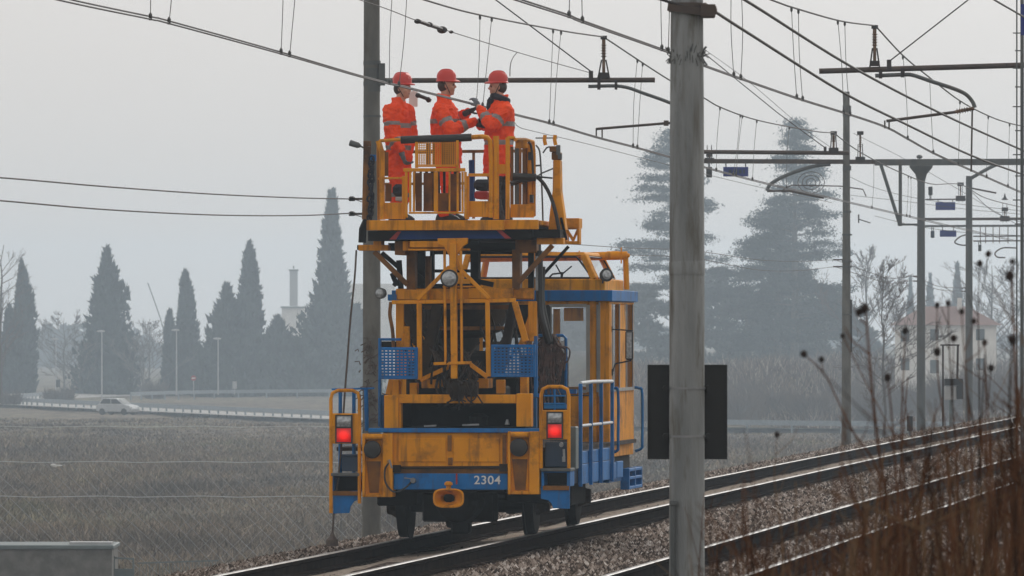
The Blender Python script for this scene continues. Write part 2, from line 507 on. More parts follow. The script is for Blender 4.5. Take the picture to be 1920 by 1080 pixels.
def ground_mat():
    m, t, b = nodes_of('field_ground')
    tc = t.nodes.new('ShaderNodeTexCoord')
    def nz(s, d, sc=None):
        n = t.nodes.new('ShaderNodeTexNoise'); n.inputs['Scale'].default_value = s; n.inputs['Detail'].default_value = d
        v = tc.outputs['Object']
        if sc:
            mp = t.nodes.new('ShaderNodeMapping'); mp.inputs['Scale'].default_value = sc
            t.links.new(v, mp.inputs[0]); v = mp.outputs[0]
        t.links.new(v, n.inputs['Vector']); return n
    def ramp(src, stops):
        r = t.nodes.new('ShaderNodeValToRGB')
        while len(r.color_ramp.elements) < len(stops): r.color_ramp.elements.new(0.5)
        for e, (p, c) in zip(r.color_ramp.elements, stops): e.position = p; e.color = (*c, 1)
        t.links.new(src, r.inputs[0]); return r
    big = ramp(nz(0.022, 5).outputs[0], [(0.36, (0.115, 0.094, 0.070)), (0.52, (0.165, 0.136, 0.098)), (0.66, (0.135, 0.128, 0.075))])
    fine = ramp(nz(1.1, 12, (1, 0.16, 1)).outputs[0], [(0.3, (0.42, 0.42, 0.43)), (0.7, (1.25, 1.22, 1.2))])
    mx = t.nodes.new('ShaderNodeMix'); mx.data_type = 'RGBA'; mx.blend_type = 'MULTIPLY'; mx.inputs[0].default_value = 1
    t.links.new(big.outputs[0], mx.inputs[6]); t.links.new(fine.outputs[0], mx.inputs[7])
    t.links.new(mx.outputs[2], b.inputs['Base Color'])
    b.inputs['Roughness'].default_value = 0.95; b.inputs['Specular IOR Level'].default_value = 0.1
    return m
ground = npmesh('ground', V, Fc, ground_mat())
tag(ground, 'wide grey brown winter field beside the railway embankment', 'ground', kind='structure')

# ---- ballast bed: one long shaped bed under both tracks
def ballast_mat():
    m, t, b = nodes_of('ballast_base')
    tc = t.nodes.new('ShaderNodeTexCoord')
    vo = t.nodes.new('ShaderNodeTexVoronoi'); vo.inputs['Scale'].default_value = 16
    t.links.new(tc.outputs['Object'], vo.inputs['Vector'])
    r = t.nodes.new('ShaderNodeValToRGB')
    st = [(0.0, (0.022, 0.016, 0.013)), (0.35, (0.05, 0.037, 0.031)), (0.7, (0.095, 0.074, 0.063)), (1.0, (0.20, 0.17, 0.15))]
    while len(r.color_ramp.elements) < 4: r.color_ramp.elements.new(0.5)
    for e, (p, c) in zip(r.color_ramp.elements, st): e.position = p; e.color = (*c, 1)
    sp = t.nodes.new('ShaderNodeSeparateColor'); t.links.new(vo.outputs['Color'], sp.inputs[0])
    t.links.new(sp.outputs[0], r.inputs[0]); t.links.new(r.outputs[0], b.inputs['Base Color'])
    bp = t.nodes.new('ShaderNodeBump'); bp.inputs['Strength'].default_value = 0.8; bp.inputs['Distance'].default_value = 0.04
    t.links.new(vo.outputs['Distance'], bp.inputs['Height']); t.links.new(bp.outputs[0], b.inputs['Normal'])
    b.inputs['Roughness'].default_value = 1.0; b.inputs['Specular IOR Level'].default_value = 0.0
    return m
BR = np.array([-16.2, -15.2, -14.5, -13.9, -13.2, -12.6, -12.1, -11.52, -10.95, -10.5, -9.9, -9.3, -8.75, -8.1, -7.6, -7.1, -6.6, -6.0, -5.3, -4.9, -4.3])
BZ = np.array([-1.05, -0.72, -0.42, -0.32, -0.27, -0.24, -0.27, -0.225, -0.20, -0.22, -0.25, -0.27, -0.25, -0.25, -0.22, -0.22, -0.24, -0.30, -0.42, -0.52, -0.75])
def ballast_z(r): return np.interp(r, BR, BZ)
rs2 = np.arange(-16.2, -4.25, 0.22)
ts2 = np.concatenate([np.arange(30, 66, 4.0), np.arange(66, 240, 1.2), np.arange(240, 420, 12)])
RR, TT = np.meshgrid(rs2, ts2)
BZZ = ballast_z(RR) + rng.normal(0, 0.014, RR.shape) + 0.03*np.sin(TT*0.7 + RR*2)*np.sin(TT*0.23)
V = np.stack([RR*CP + TT*SP, -RR*SP + TT*CP, BZZ], -1).reshape(-1, 3)
idx = np.arange(RR.size).reshape(RR.shape)
Fc = np.stack([idx[:-1,:-1], idx[:-1,1:], idx[1:,1:], idx[1:,:-1]], -1).reshape(-1, 4)
bed = npmesh('ballast_bed', V, Fc, ballast_mat())
tag(bed, 'brown grey crushed stone bed under both railway tracks', 'ballast', kind='structure')

# ---- paler fine gravel packed between the rails of the left track
rs3 = np.linspace(-12.12, -10.93, 9)
RR, TT = np.meshgrid(rs3, ts2)
V = np.stack([RR*CP + TT*SP, -RR*SP + TT*CP, ballast_z(RR) + 0.035 + rng.normal(0, 0.010, RR.shape)], -1).reshape(-1, 3)
idx = np.arange(RR.size).reshape(RR.shape)
Fc = np.stack([idx[:-1,:-1], idx[:-1,1:], idx[1:,1:], idx[1:,:-1]], -1).reshape(-1, 4)
gravel = npmesh('gravel_strip', V, Fc, surf('sandy_gravel', (0.36, 0.31, 0.26), (0.20, 0.165, 0.14), scale=9, rough=1.0, spec=0.0, detail=12, bump=0.6, bscale=30, stain=(0.05, 0.042, 0.038), stain_amt=0.5, stain_scale=1.2))
tag(gravel, 'pale sandy gravel packed between the rails of the left track', 'gravel', kind='structure')

# ---- loose stones on the bed
def stone_mat():
    m, t, b = nodes_of('ballast_stone')
    g = t.nodes.new('ShaderNodeNewGeometry')
    r = t.nodes.new('ShaderNodeValToRGB')
    st = [(0.0, (0.030, 0.022, 0.018)), (0.33, (0.10, 0.076, 0.062)), (0.60, (0.205, 0.163, 0.136)), (0.85, (0.33, 0.28, 0.245)), (1.0, (0.50, 0.46, 0.43))]
    while len(r.color_ramp.elements) < 5: r.color_ramp.elements.new(0.5)
    for e, (p, c) in zip(r.color_ramp.elements, st): e.position = p; e.color = (*c, 1)
    t.links.new(g.outputs['Random Per Island'], r.inputs[0]); t.links.new(r.outputs[0], b.inputs['Base Color'])
    b.inputs['Roughness'].default_value = 1.0; b.inputs['Specular IOR Level'].default_value = 0.0
    return m
def stones(zones):
    cs = []; rad = []
    for r0, r1, t0, t1, dens, s0, s1 in zones:
        n = int((r1-r0)*(t1-t0)*dens)
        r = rng.uniform(r0, r1, n); t = t0 + (t1-t0)*rng.uniform(0, 1, n)**1.35
        z = ballast_z(r)
        cs.append(np.stack([r*CP + t*SP, -r*SP + t*CP, z], -1)); rad.append(rng.uniform(s0, s1, n)*(1 + np.maximum(0, t-90)/260))
    c = np.concatenate(cs); s = np.concatenate(rad); n = len(c)
    ang = rng.uniform(0, 6.28, n)
    V = np.zeros((n, 5, 3))
    for k in range(4):
        a = ang + k*np.pi/2 + rng.uniform(-0.5, 0.5, n)
        rr = s*rng.uniform(0.7, 1.25, n)
        V[:, k, 0] = c[:, 0] + np.cos(a)*rr; V[:, k, 1] = c[:, 1] + np.sin(a)*rr; V[:, k, 2] = c[:, 2] - s*0.3 + rng.uniform(-0.3, 0.5, n)*s
    V[:, 4, 0] = c[:, 0] + rng.uniform(-0.4, 0.4, n)*s; V[:, 4, 1] = c[:, 1] + rng.uniform(-0.4, 0.4, n)*s
    V[:, 4, 2] = c[:, 2] + s*rng.uniform(0.6, 1.15, n)
    b = (np.arange(n)*5)[:, None]
    Fc = np.concatenate([b + np.array([k, (k+1) % 4, 4]) for k in range(4)], 0)
    return V.reshape(-1, 3), Fc
V, Fc = stones([(-10.55, -8.5, 66, 215, 190, 0.026, 0.066), (-14.6, -12.45, 66, 215, 170, 0.026, 0.064),
                (-12.1, -10.92, 66, 200, 26, 0.02, 0.048), (-8.2, -6.98, 66, 150, 130, 0.024, 0.055), (-6.75, -4.6, 60, 125, 120, 0.026, 0.06)])
st = npmesh('ballast_stones', V, Fc, stone_mat())
tag(st, 'loose brown and grey ballast stones around the rails', 'stones', kind='stuff')

# ---- rails
def rail(r, ztop, label):
    b = MB()
    prof = [(-0.034, 0), (-0.022, 0.008), (0.022, 0.008), (0.034, 0), (0.034, -0.035), (0.010, -0.052), (0.009, -0.135), (0.062, -0.152), (0.065, -0.170), (-0.065, -0.170), (-0.062, -0.152), (-0.009, -0.135), (-0.010, -0.052), (-0.034, -0.035)]
    n = len(prof); tt = [30, 60] + [62 + 2*i for i in range(90)] + [300, 420]
    vs = []; 
    for t in tt:
        for x, z in prof: vs.append(tuple(RT(r+x, t, ztop - 0.008 + z)))
    fs = []; mi = []
    for i in range(len(tt)-1):
        for j in range(n):
            j2 = (j+1) % n
            fs.append((i*n+j2, i*n+j, (i+1)*n+j, (i+1)*n+j2)); mi.append(0 if j in (0, 1, 2) else 1)
    b.v = vs; b.f = fs; b.m = mi
    base = tuple(RT(r, 80, ztop-0.17))
    o = b.build('rail', [M['worn_steel'], M['rust']], base=base)
    tag(o, label, 'rail', 'rails of the two tracks')
    return o
rail(-12.27, -0.05, 'rust sided rail on the far side of the track under the yellow trolley')
rail(-10.77, 0.0, 'near rail of the track under the yellow trolley')
rail(-8.337, -0.03, 'shiny topped rail in front of the ballast strip, first rail of the empty track')
rail(-6.857, 0.01, 'rail of the empty track half hidden behind the dry weeds')

# ---- road with guardrails, far left
def gp(px, py):              # field-level point seen there
    Y = (ZC - FIELD_Z)*F/(py - HOR)
    return P(px, py, Y)
def ribbon(name, pts, width, mat, z, label=None, kind='structure', bank=0.0):
    pts = smoothpath(pts, 5)
    vs = []; fs = []
    for i, p in enumerate(pts):
        d = (pts[min(i+1, len(pts)-1)] - pts[max(i-1, 0)]); d.z = 0; d.normalize()
        s = Vector((-d.y, d.x, 0))
        for e in (-1, -0.34, 0.34, 1):
            q = p + s*(width/2*e); vs.append((q.x, q.y, z + bank*(1 if (q.y-p.y)*d.x*-1 + (q.x-p.x)*d.y < 0 else -1)*abs(e)*0.5 + bank*0.5))
    for i in range(len(pts)-1):
        for k in range(3):
            fs.append((i*4+k, (i+1)*4+k, (i+1)*4+k+1, i*4+k+1))
    b = MB(); b.v = vs; b.f = fs; b.m = [0]*len(fs)
    o = b.build(name, mat)
    return tag(o, label, name.replace('_', ' ') if label else None, kind=kind)
road_px = [(2100, 815), (1800, 813), (1500, 810), (1200, 806), (900, 799), (620, 789), (450, 781), (300, 774), (160, 767), (60, 763)]
road_pts = [gp(x, y) for x, y in road_px]
far_pts = [gp(-40, 757), gp(-20, 751), gp(120, 745), gp(300, 740.5), gp(500, 738), gp(760, 737)]
M['road'] = surf('pale_worn_road', (0.40, 0.39, 0.375), (0.33, 0.325, 0.315), scale=0.4, rough=0.9)
ribbon('road', road_pts + far_pts, 14.0, M['road'], FIELD_Z + 0.12, 'pale road curving between guardrails across the field', bank=0.32)
def road_line(dist, name, label):
    base = smoothpath(road_pts + far_pts, 4)
    return base
def guardrail(pts, label, spacing=4.0, off=0.0):
    pts = smoothpath(pts, 5)
    base = tuple(pts[len(pts)//2])
    root = empty('guardrail', base, label, 'guardrail', 'steel guardrails along the road')
    b = MB()
    top = [Vector((p.x, p.y, FIELD_Z + 0.86)) for p in pts]
    for i in range(len(top)-1):
        b.bar(top[i], top[i+1], 0.10, 0.42)
    b.build('rail_beam', M['beam'], root, base=base)
    acc = 0; nx = 0
    for i in range(len(pts)-1):
        seg = (pts[i+1]-pts[i]).length
        while nx < acc + seg:
            q = pts[i].lerp(pts[i+1], (nx-acc)/seg)
            pb = MB(); pb.box(q.x-0.09, q.x+0.09, q.y+0.06, q.y+0.2, FIELD_Z-0.1, FIELD_Z+1.0)
            pb.build('post', M['beam'], root, base=base)
            nx += spacing
        acc += seg
near_edge = [(x, y+2.0) for x, y in road_px[1:]]
guardrail([gp(x, y+3.2) for x, y in [(620, 789), (450, 781), (300, 774), (160, 767), (70, 763), (30, 760)]], 'long guardrail in front of the white car at left', 3.4)
guardrail([gp(x, y) for x, y in [(1900, 816), (1700, 815), (1460, 812.5), (1240, 809)]], 'guardrail seen between the concrete pole and the far poles at right', 5)
guardrail([gp(x, y) for x, y in [(245, 752), (300, 750), (380, 748), (500, 746.5), (700, 745)]], 'distant guardrail at the foot of the cypresses', 5)
guardrail([gp(x, y) for x, y in [(30, 757), (80, 752), (130, 750.5)]], 'short guardrail end on the road bend at far left', 4)

# ---- dry grass of the field
def field_grass(n):
    Y = 200*(660/200)**rng.uniform(0, 1, n)
    px = rng.uniform(-60, 1990, n)
    X = (px-960)*Y/F
    r = X*CP - Y*SP
    ok = (r < -24)
    X, Y = X[ok], Y[ok]; n = len(X)
    # keep off the road
    rp = np.array([(p.x, p.y) for p in smoothpath(road_pts, 6)])
    dmin = np.min(np.hypot(X[:, None]-rp[None, :, 0], Y[:, None]-rp[None, :, 1]), 1)
    keep = dmin > 9.5
    X, Y = X[keep], Y[keep]; n = len(X)
    Z = ground_z(X, Y)
    patch = 0.5 + 0.5*np.sin(X*0.26+np.sin(Y*0.052)*2)*np.sin(Y*0.033+1)
    h = rng.uniform(0.12, 0.40, n)*(0.55 + 0.75*patch)*np.where(Y > 533, 0.5, 1)*1.3
    w = rng.uniform(0.02, 0.055, n)*(Y/270)
    a = rng.uniform(-1.2, 1.2, n); lean = rng.normal(0, 0.75, (n, 2))*h[:, None]
    V = np.zeros((n, 3, 3))
    V[:, 0] = np.stack([X-np.cos(a)*w, Y-np.sin(a)*w, Z-0.03], -1)
    V[:, 1] = np.stack([X+np.cos(a)*w, Y+np.sin(a)*w, Z-0.03], -1)
    V[:, 2] = np.stack([X+lean[:, 0], Y+lean[:, 1], Z+h], -1)
    return V.reshape(-1, 3), np.arange(n*3).reshape(n, 3)
def grass_mat():
    m, t, b = nodes_of('dry_grass_blades')
    g = t.nodes.new('ShaderNodeNewGeometry')
    r = t.nodes.new('ShaderNodeValToRGB')
    stp = [(0.0, (0.068, 0.056, 0.045)), (0.35, (0.12, 0.098, 0.076)), (0.75, (0.18, 0.150, 0.115)), (1.0, (0.29, 0.25, 0.20))]
    while len(r.color_ramp.elements) < 4: r.color_ramp.elements.new(0.5)
    for e, (p, c) in zip(r.color_ramp.elements, stp): e.position = p; e.color = (*c, 1)
    t.links.new(g.outputs['Random Per Island'], r.inputs[0])
    tc = t.nodes.new('ShaderNodeTexCoord'); mp = t.nodes.new('ShaderNodeMapping'); mp.inputs['Scale'].default_value = (0.16, 0.035, 0.1)
    t.links.new(tc.outputs['Object'], mp.inputs[0])
    nz = t.nodes.new('ShaderNodeTexNoise'); nz.inputs['Scale'].default_value = 1.0; nz.inputs['Detail'].default_value = 5
    t.links.new(mp.outputs[0], nz.inputs['Vector'])
    r2 = t.nodes.new('ShaderNodeValToRGB')       # patches of darker wet stalks, tan straw and a little green
    st2 = [(0.32, (0.66, 0.64, 0.64)), (0.46, (1.12, 1.10, 1.08)), (0.58, (1.42, 1.34, 1.22)), (0.70, (1.0, 1.10, 0.86))]
    while len(r2.color_ramp.elements) < 4: r2.color_ramp.elements.new(0.5)
    for e, (p, c) in zip(r2.color_ramp.elements, st2): e.position = p; e.color = (*c, 1)
    t.links.new(nz.outputs[0], r2.inputs[0])
    mx = t.nodes.new('ShaderNodeMix'); mx.data_type = 'RGBA'; mx.blend_type = 'MULTIPLY'; mx.inputs[0].default_value = 1
    t.links.new(r.outputs[0], mx.inputs[6]); t.links.new(r2.outputs[0], mx.inputs[7]); t.links.new(mx.outputs[2], b.inputs['Base Color'])
    b.inputs['Roughness'].default_value = 0.95; b.inputs['Specular IOR Level'].default_value = 0.05
    return m
V, Fc = field_grass(150000)
fg = npmesh('field_grass', V, Fc, grass_mat())
tag(fg, 'dry grey brown grass covering the low field', 'grass', kind='stuff')

# ---- far low woodland closing the valley
def far_wood(n):
    px = rng.uniform(-250, 2150, n); Y = rng.uniform(1550, 1850, n)
    X = (px-960)*Y/F
    hump = 7 + 4*np.sin(X*0.035+1) + 3*np.sin(X*0.11) + 1.8*np.sin(X*0.31+2)
    z = FIELD_Z + np.maximum(1, hump)*rng.uniform(0, 1, n)**0.8
    s_ = rng.uniform(0.6, 1.6, n); a = rng.uniform(0, 6.28, n)
    V = np.zeros((n, 3, 3))
    for k in range(3):
        V[:, k] = np.stack([X + np.cos(a+k*2.1)*s_, Y + np.sin(a*3+k)*s_*0.6, z + np.sin(a+k*2.1)*s_], -1)
    return V.reshape(-1, 3), np.arange(n*3).reshape(n, 3)
V, Fc = far_wood(26000)
tag(npmesh('far_wood', V, Fc, surf('far_wood_foliage', (0.10, 0.092, 0.085), (0.06, 0.058, 0.056), scale=0.05, rough=0.95)), 'low grey woodland far across the valley, almost lost in the haze', 'woodland', kind='stuff')

# ---- twiggy scrub over the rise behind the road
def hill_scrub(n):
    px = rng.uniform(1140, 1990, n); Y = rng.uniform(575, 720, n)
    X = (px-960)*Y/F
    z = ground_z(X, Y); ok = z > FIELD_Z + 0.25
    X, Y, z = X[ok], Y[ok], z[ok]; n = len(X)
    pat = 0.5 + 0.5*np.sin(X*0.9 + 2*np.sin(Y*0.13))*np.sin(Y*0.21 + X*0.3)
    h = rng.uniform(0.3, 1.5, n)*(0.35 + 1.1*pat); w = rng.uniform(0.03, 0.09, n); a = rng.uniform(-1.2, 1.2, n); ln = rng.normal(0, 0.45, (n, 2))*h[:, None]
    V = np.zeros((n, 3, 3))
    V[:, 0] = np.stack([X-np.cos(a)*w, Y-np.sin(a)*w, z-0.05], -1); V[:, 1] = np.stack([X+np.cos(a)*w, Y+np.sin(a)*w, z-0.05], -1)
    V[:, 2] = np.stack([X+ln[:, 0], Y+ln[:, 1], z+h], -1)
    return V.reshape(-1, 3), np.arange(n*3).reshape(n, 3)
def scrub_mat():
    m, t, b = nodes_of('rise_scrub_twigs'); g = t.nodes.new('ShaderNodeNewGeometry'); r = t.nodes.new('ShaderNodeValToRGB')
    stp = [(0.0, (0.06, 0.05, 0.045)), (0.5, (0.14, 0.115, 0.10)), (0.85, (0.24, 0.19, 0.16)), (1.0, (0.48, 0.43, 0.39))]
    while len(r.color_ramp.elements) < 4: r.color_ramp.elements.new(0.5)
    for e, (p, c) in zip(r.color_ramp.elements, stp): e.position = p; e.color = (*c, 1)
    t.links.new(g.outputs['Random Per Island'], r.inputs[0]); t.links.new(r.outputs[0], b.inputs['Base Color']); b.inputs['Roughness'].default_value = 1.0; b.inputs['Specular IOR Level'].default_value = 0.0
    return m
V, Fc = hill_scrub(42000)
tag(npmesh('hill_scrub', V, Fc, scrub_mat()), 'pale twiggy scrub covering the rise behind the road', 'scrub', kind='stuff')
# ================================================================ POLES, ARMS, WIRES
def pole_profile(name, px, Y, ybot, ytop, w0, w1, mat, label, group='overhead line poles', step=None, cap=True):
    """tapering steel pole; ybot/ytop rows, w0/w1 seen widths at bottom and top"""
    a = P(px, ybot, Y); base = (a.x, a.y, a.z - 0.4)
    ztop = P(px, ytop, Y).z
    root = empty(name, base, label, 'pole', group)
    b = MB()
    r0, r1 = w0/2*Y/F, w1/2*Y/F
    c = Vector(base)
    L = ztop - base[2]
    if step:
        zs = P(px, step[0], Y).z - base[2]; rr = step[1]/2*Y/F
        b.lathe(c, (0,0,1), [(0, r0), (zs, r0*0.985), (zs+0.012, rr*1.02), (zs + 0.22*L, rr*0.99), (L, r1)], 28)
    else:
        b.lathe(c, (0,0,1), [(0, r0), (L*0.5, (r0+r1)/2), (L, r1)], 22)
    b.build('mast', mat, root, base=base, smooth=True)
    return root, base

def band(root, base, px, py, Y, w, h, mat, name='clamp_band'):
    b = MB(); c = P(px, py, Y); rr = w/2*Y/F; hh = h/2*Y/F
    b.lathe(c - Vector((0,0,hh)), (0,0,1), [(0, rr), (2*hh, rr)], 22)
    b.build(name, mat, root, base=base)

# --- the near concrete pole
YN = 46.0
near, nb = pole_profile('concrete_pole', 1288, YN, 1180, -160, 67, 58, M['concrete'], 'thick pale concrete pole in the foreground with a dark board behind it', step=(515, 64.5))
b = MB(); c = P(1288, 515, YN)
rr = 67.5/2*YN/F
b.lathe(c, (0,0,1), [(0, rr), (0.003, rr*1.004), (0.082, rr*1.004), (0.10, rr*0.93), (0.14, 61.5/2*YN/F), (0.16, 61/2*YN/F)], 28)
b.build('joint_collar', M['concrete'], near, base=nb, smooth=True)
band(near, nb, 1287.5, 14, YN, 68, 16, M['arm'])
b = MB(); b.bar(P(1252, 13, YN-0.1), P(1330, 24, YN-0.12), 0.05, 0.05); b.box(P(1313, 0, YN).x, P(1340, 0, YN).x, YN-0.16, YN+0.1, P(0, 33, YN).z, P(0, 10, YN).z)
b.ellipsoid(P(1322, 11, YN-0.05), 0.022, 0.03, 0.022, 8, 5); b.ellipsoid(P(1337, 14, YN-0.05), 0.025, 0.03, 0.02, 8, 5); b.ellipsoid(P(1341, 20, YN-0.05), 0.014, 0.03, 0.03, 8, 5)
b.build('wire_bracket', M['arm'], near, base=nb)
# frayed anti-climb ring
b = MB(); random.seed(3)
for i in range(70):
    a = random.uniform(0, 6.283); rr = 60.5/2*YN/F
    z = random.uniform(98, 112)
    p = P(1288, z, YN) + Vector((math.cos(a)*rr, math.sin(a)*rr, 0))
    d = Vector((math.cos(a)*random.uniform(0.005, 0.05), math.sin(a)*random.uniform(0.005, 0.03), random.choice((-1, 1, 1, -1))*random.uniform(0.01, 0.06)))
    b.tube([p, p + d*0.5 + Vector((0, 0, 0.004)), p + d], 0.0035, 4)
b.lathe(P(1288, 110, YN), (0,0,1), [(0, 61/2*YN/F), (0.02, 61.5/2*YN/F)], 24)
b.build('barbed_wire_ring', M['galv'], near, base=nb)
# cable duct at the foot
b = MB(); b.tube([P(1262, 1120, YN-0.11), P(1261, 945, YN-0.11)], 0.017, 8)
b.box(P(1255, 0, YN).x, P(1268, 0, YN).x, YN-0.135, YN-0.10, P(0, 946, YN).z, P(0, 938, YN).z)
b.build('cable_duct', M['galv'], near, base=nb)
# sign board seen from behind, clamped to the pole
bp_ = P(1290, 862, YN); sb = (bp_.x, YN+0.16, bp_.z)
sign = empty('sign_board', sb, 'dark back of a rectangular sign board clamped to the concrete pole', 'sign')
x0, x1 = P(1215, 0, YN).x, P(1365, 0, YN).x
z0, z1 = P(0, 862, YN).z, P(0, 684, YN).z
b = MB(); b.box(x0+0.008, x1-0.008, YN+0.165, YN+0.172, z0+0.008, z1-0.008); b.build('panel', M['sign_back'], sign, base=sb)
b = MB()
b.box(x0, x0+0.008, YN+0.15, YN+0.18, z0, z1); b.box(x1-0.008, x1, YN+0.15, YN+0.18, z0, z1)
b.box(x0+0.008, x1-0.008, YN+0.15, YN+0.18, z1-0.008, z1); b.box(x0+0.008, x1-0.008, YN+0.15, YN+0.18, z0, z0+0.008)
b.build('edge_frame', M['sign_back'], sign, base=sb)
for zz in (728, 818):
    z = P(0, zz, YN).z
    b = MB(); b.lathe((P(1288.5,0,YN).x, YN, z-0.007), (0,0,1), [(0, 68/2*YN/F), (0.014, 68/2*YN/F)], 24); b.build('clamp_strap', M['steel'], sign, base=sb); b = MB()
    for sx in (-1, 1):
        xx = P(1288.5 + sx*38, 0, YN).x
        b.box(xx-0.018, xx+0.018, YN+0.05, YN+0.165, z-0.012, z+0.012)
        b.cyl((xx+sx*0.008, YN-0.02, z), (xx+sx*0.008, YN+0.12, z), 0.02, 8)
    for m_ in islands(b): m_.build('pole_clamp', M['sign_back'], sign, base=sb)

# --- left-hand row of poles
YL = YR(697, -14.7); YH = 134.8; Y3 = YR(1587, -14.7); Y4 = YR(1727, -14.7); Y5 = YR(1817, -14.7)
p1, b1 = pole_profile('catenary_pole', 697, YL, 998, -172, 36, 29, M['pole_brown'], 'grey brown line pole standing beside the yellow trolley on the left')
for yy, hh in ((118, 8), (157, 8), (218, 4), (150, 44)):
    band(p1, b1, 697.5, yy, YL, 33 if hh < 20 else 31.5, hh, M['galv'])
b = MB(); b.box(P(710, 0, YL).x, P(722, 0, YL).x, YL-0.1, YL+0.1, P(0, 160, YL).z, P(0, 119, YL).z); b.ellipsoid(P(728, 152, YL-0.05), 0.05, 0.05, 0.035, 8, 6)
b.build('arm_bracket', M['galv'], p1, base=b1)
band(p1, b1, 697, 958, YL, 38, 14, M['pole_brown'], 'base_collar')
for yy in (373, 401):
    b = MB(); b.bar(P(683, yy, YL), P(662, yy, YL), 0.035, 0.03); b.build('side_bracket', M['arm'], p1, base=b1)
    b = MB(); b.lathe(P(660, yy+4, YL), (0,0,1), [(0, 0.04), (0.02, 0.05), (0.025, 0.03), (0.045, 0.05), (0.065, 0.025)], 10); b.build('insulator', M['rubber'], p1, base=b1)
# vine climbing the pole
b = MB(); random.seed(5)
for i in range(90):
    p = P(694 + random.gauss(0, 9), random.uniform(640, 800), YL) + Vector((0, random.uniform(-0.25, -0.13), 0))
    q = p + Vector((random.uniform(-0.12, 0.12), random.uniform(-0.04, 0.04), random.uniform(-0.12, 0.05)))
    b.tube([p, (p+q)/2 + Vector((0.02, 0, 0.03)), q], 0.008, 4)
b.build('dry_vine', M['twig'], p1, base=b1)

p2, b2 = pole_profile('catenary_pole', 1289, YH, 880, 40, 26, 20, M['galv'], 'line pole almost wholly hidden behind the thick concrete pole')
p3, b3 = pole_profile('catenary_pole', 1587, Y3, 836, 172, 19, 12, M['pole_brown'], 'slender line pole with two wires on its left, right of the cedars')
for yy, hh in ((208, 20), (315, 9), (440, 3), (490, 3), (500, 3), (397, 4), (806, 4), (590, 3)):
    band(p3, b3, 1588, yy, Y3, 16 + (yy > 400)*3, hh, M['galv'])
for yy in (487, 500):
    b = MB(); b.bar(P(1582, yy, Y3), P(1562, yy, Y3), 0.05, 0.035); b.build('side_bracket', M['arm'], p3, base=b3)
b = MB(); b.box(P(1594, 0, Y3).x, P(1597.5, 0, Y3).x, Y3-0.04, Y3+0.04, P(0, 660, Y3).z, P(0, 562, Y3).z); b.build('cable_cover', M['rubber'], p3, base=b3)
p4, b4 = pole_profile('catenary_pole', 1727, Y4, 818, 312, 17, 14, M['galv'], 'pole with a funnel shaped head carrying the gantry beam')
b = MB(); b.lathe(P(1727, 340, Y4), (0,0,1), [(0, 7.5*Y4/F), (0.20, 11*Y4/F), (0.34, 19*Y4/F), (0.40, 22*Y4/F), (0.46, 22*Y4/F), (0.5, 9*Y4/F), (0.6, 6*Y4/F)], 18)
b.ellipsoid(P(1724, 294, Y4), 0.09, 0.09, 0.06, 8, 5); b.build('funnel_head', M['galv'], p4, base=b4, smooth=True)
for yy in (518, 527):
    b = MB(); b.bar(P(1721, yy, Y4), P(1712, yy, Y4), 0.05, 0.035); b.build('side_bracket', M['arm'], p4, base=b4)
p5, b5 = pole_profile('catenary_pole', 1817, Y5, 800, 330, 15, 12, M['galv'], 'line pole with a curved arm on top, left of the tall weeds')
b = MB(); b.tube(smoothpath([P(1816, 352, Y5), P(1817, 338, Y5), P(1835, 326, Y5), P(1868, 309, Y5), P(1900, 303, Y5), P(1990, 302, Y5)], 5), 0.055, 8); b.build('curved_arm', M['galv'], p5, base=b5)
b = MB(); b.bar(P(1817, 352, Y5), P(1868, 362, Y5), 0.05, 0.05); b.build('side_arm', M['arm'], p5, base=b5)
for yy in (540, 546):
    b = MB(); b.bar(P(1811, yy, Y5), P(1803, yy, Y5), 0.05, 0.035); b.build('side_bracket', M['arm'], p5, base=b5)

# ladder mast at the right edge
YM = 84.0
mb = tuple(P(1912, 1035, YM)); mast = empty('ladder_mast', mb, 'thin ladder mast with a blue plate at the right edge', 'mast')
b = MB(); 
b.tube([P(1906.5, 1035, YM), P(1906.5, -60, YM)], 0.009, 6); b.tube([P(1916.5, 1035, YM), P(1916.5, -60, YM)], 0.022, 8)
b.build('mast_tubes', M['galv'], mast, base=mb)
for i, yy in enumerate((62, 95, 128, 163, 200, 245, 290, 330, 375, 420)):
    b = MB(); b.bar(P(1899 if i % 2 == 0 else 1903, yy, YM), P(1919, yy, YM), 0.014, 0.014); b.build('rung', M['galv'], mast, base=mb)
b = MB(); b.box(P(1913.5, 0, YM).x, P(1946, 0, YM).x, YM-0.03, YM-0.024, P(0, 66, YM).z, P(0, 8, YM).z); b.build('blue_plate', M['sign_blue'], mast, base=mb)

# --- cantilever arms
def insulator_post(root, base, px, y0, y1, Y, spread=11):
    b = MB()
    a, c = P(px, y1, Y), P(px, y0, Y)
    L = c.z - a.z
    prof = [(0, 0.022), (L*0.45, 0.022)]
    for i in range(5):
        h = L*(0.47 + 0.075*i); prof += [(h, 0.024), (h+0.012, 0.045), (h+0.02, 0.024)]
    prof += [(L*0.86, 0.026), (L, 0.026)]
    b.lathe(a, (0,0,1), prof, 10)
    o = b.build('insulator', M['insulator'], root, base=base)
    b = MB()
    b.bar(P(px-spread, y1+8, Y), P(px-4, y1-28, Y), 0.02, 0.02); b.bar(P(px+spread, y1+8, Y), P(px+4, y1-28, Y), 0.02, 0.02)
    b.box(P(px-9, 0, Y).x, P(px+9, 0, Y).x, Y-0.05, Y+0.05, P(0, y1+6, Y).z, P(0, y1-4, Y).z)
    b.box(P(px-6, 0, Y).x, P(px+6, 0, Y).x, Y-0.03, Y+0.03, P(0, y0+4, Y).z, P(0, y0-3, Y).z)
    for m_ in islands(b): m_.build('insulator_foot', M['wire'], root, base=base)

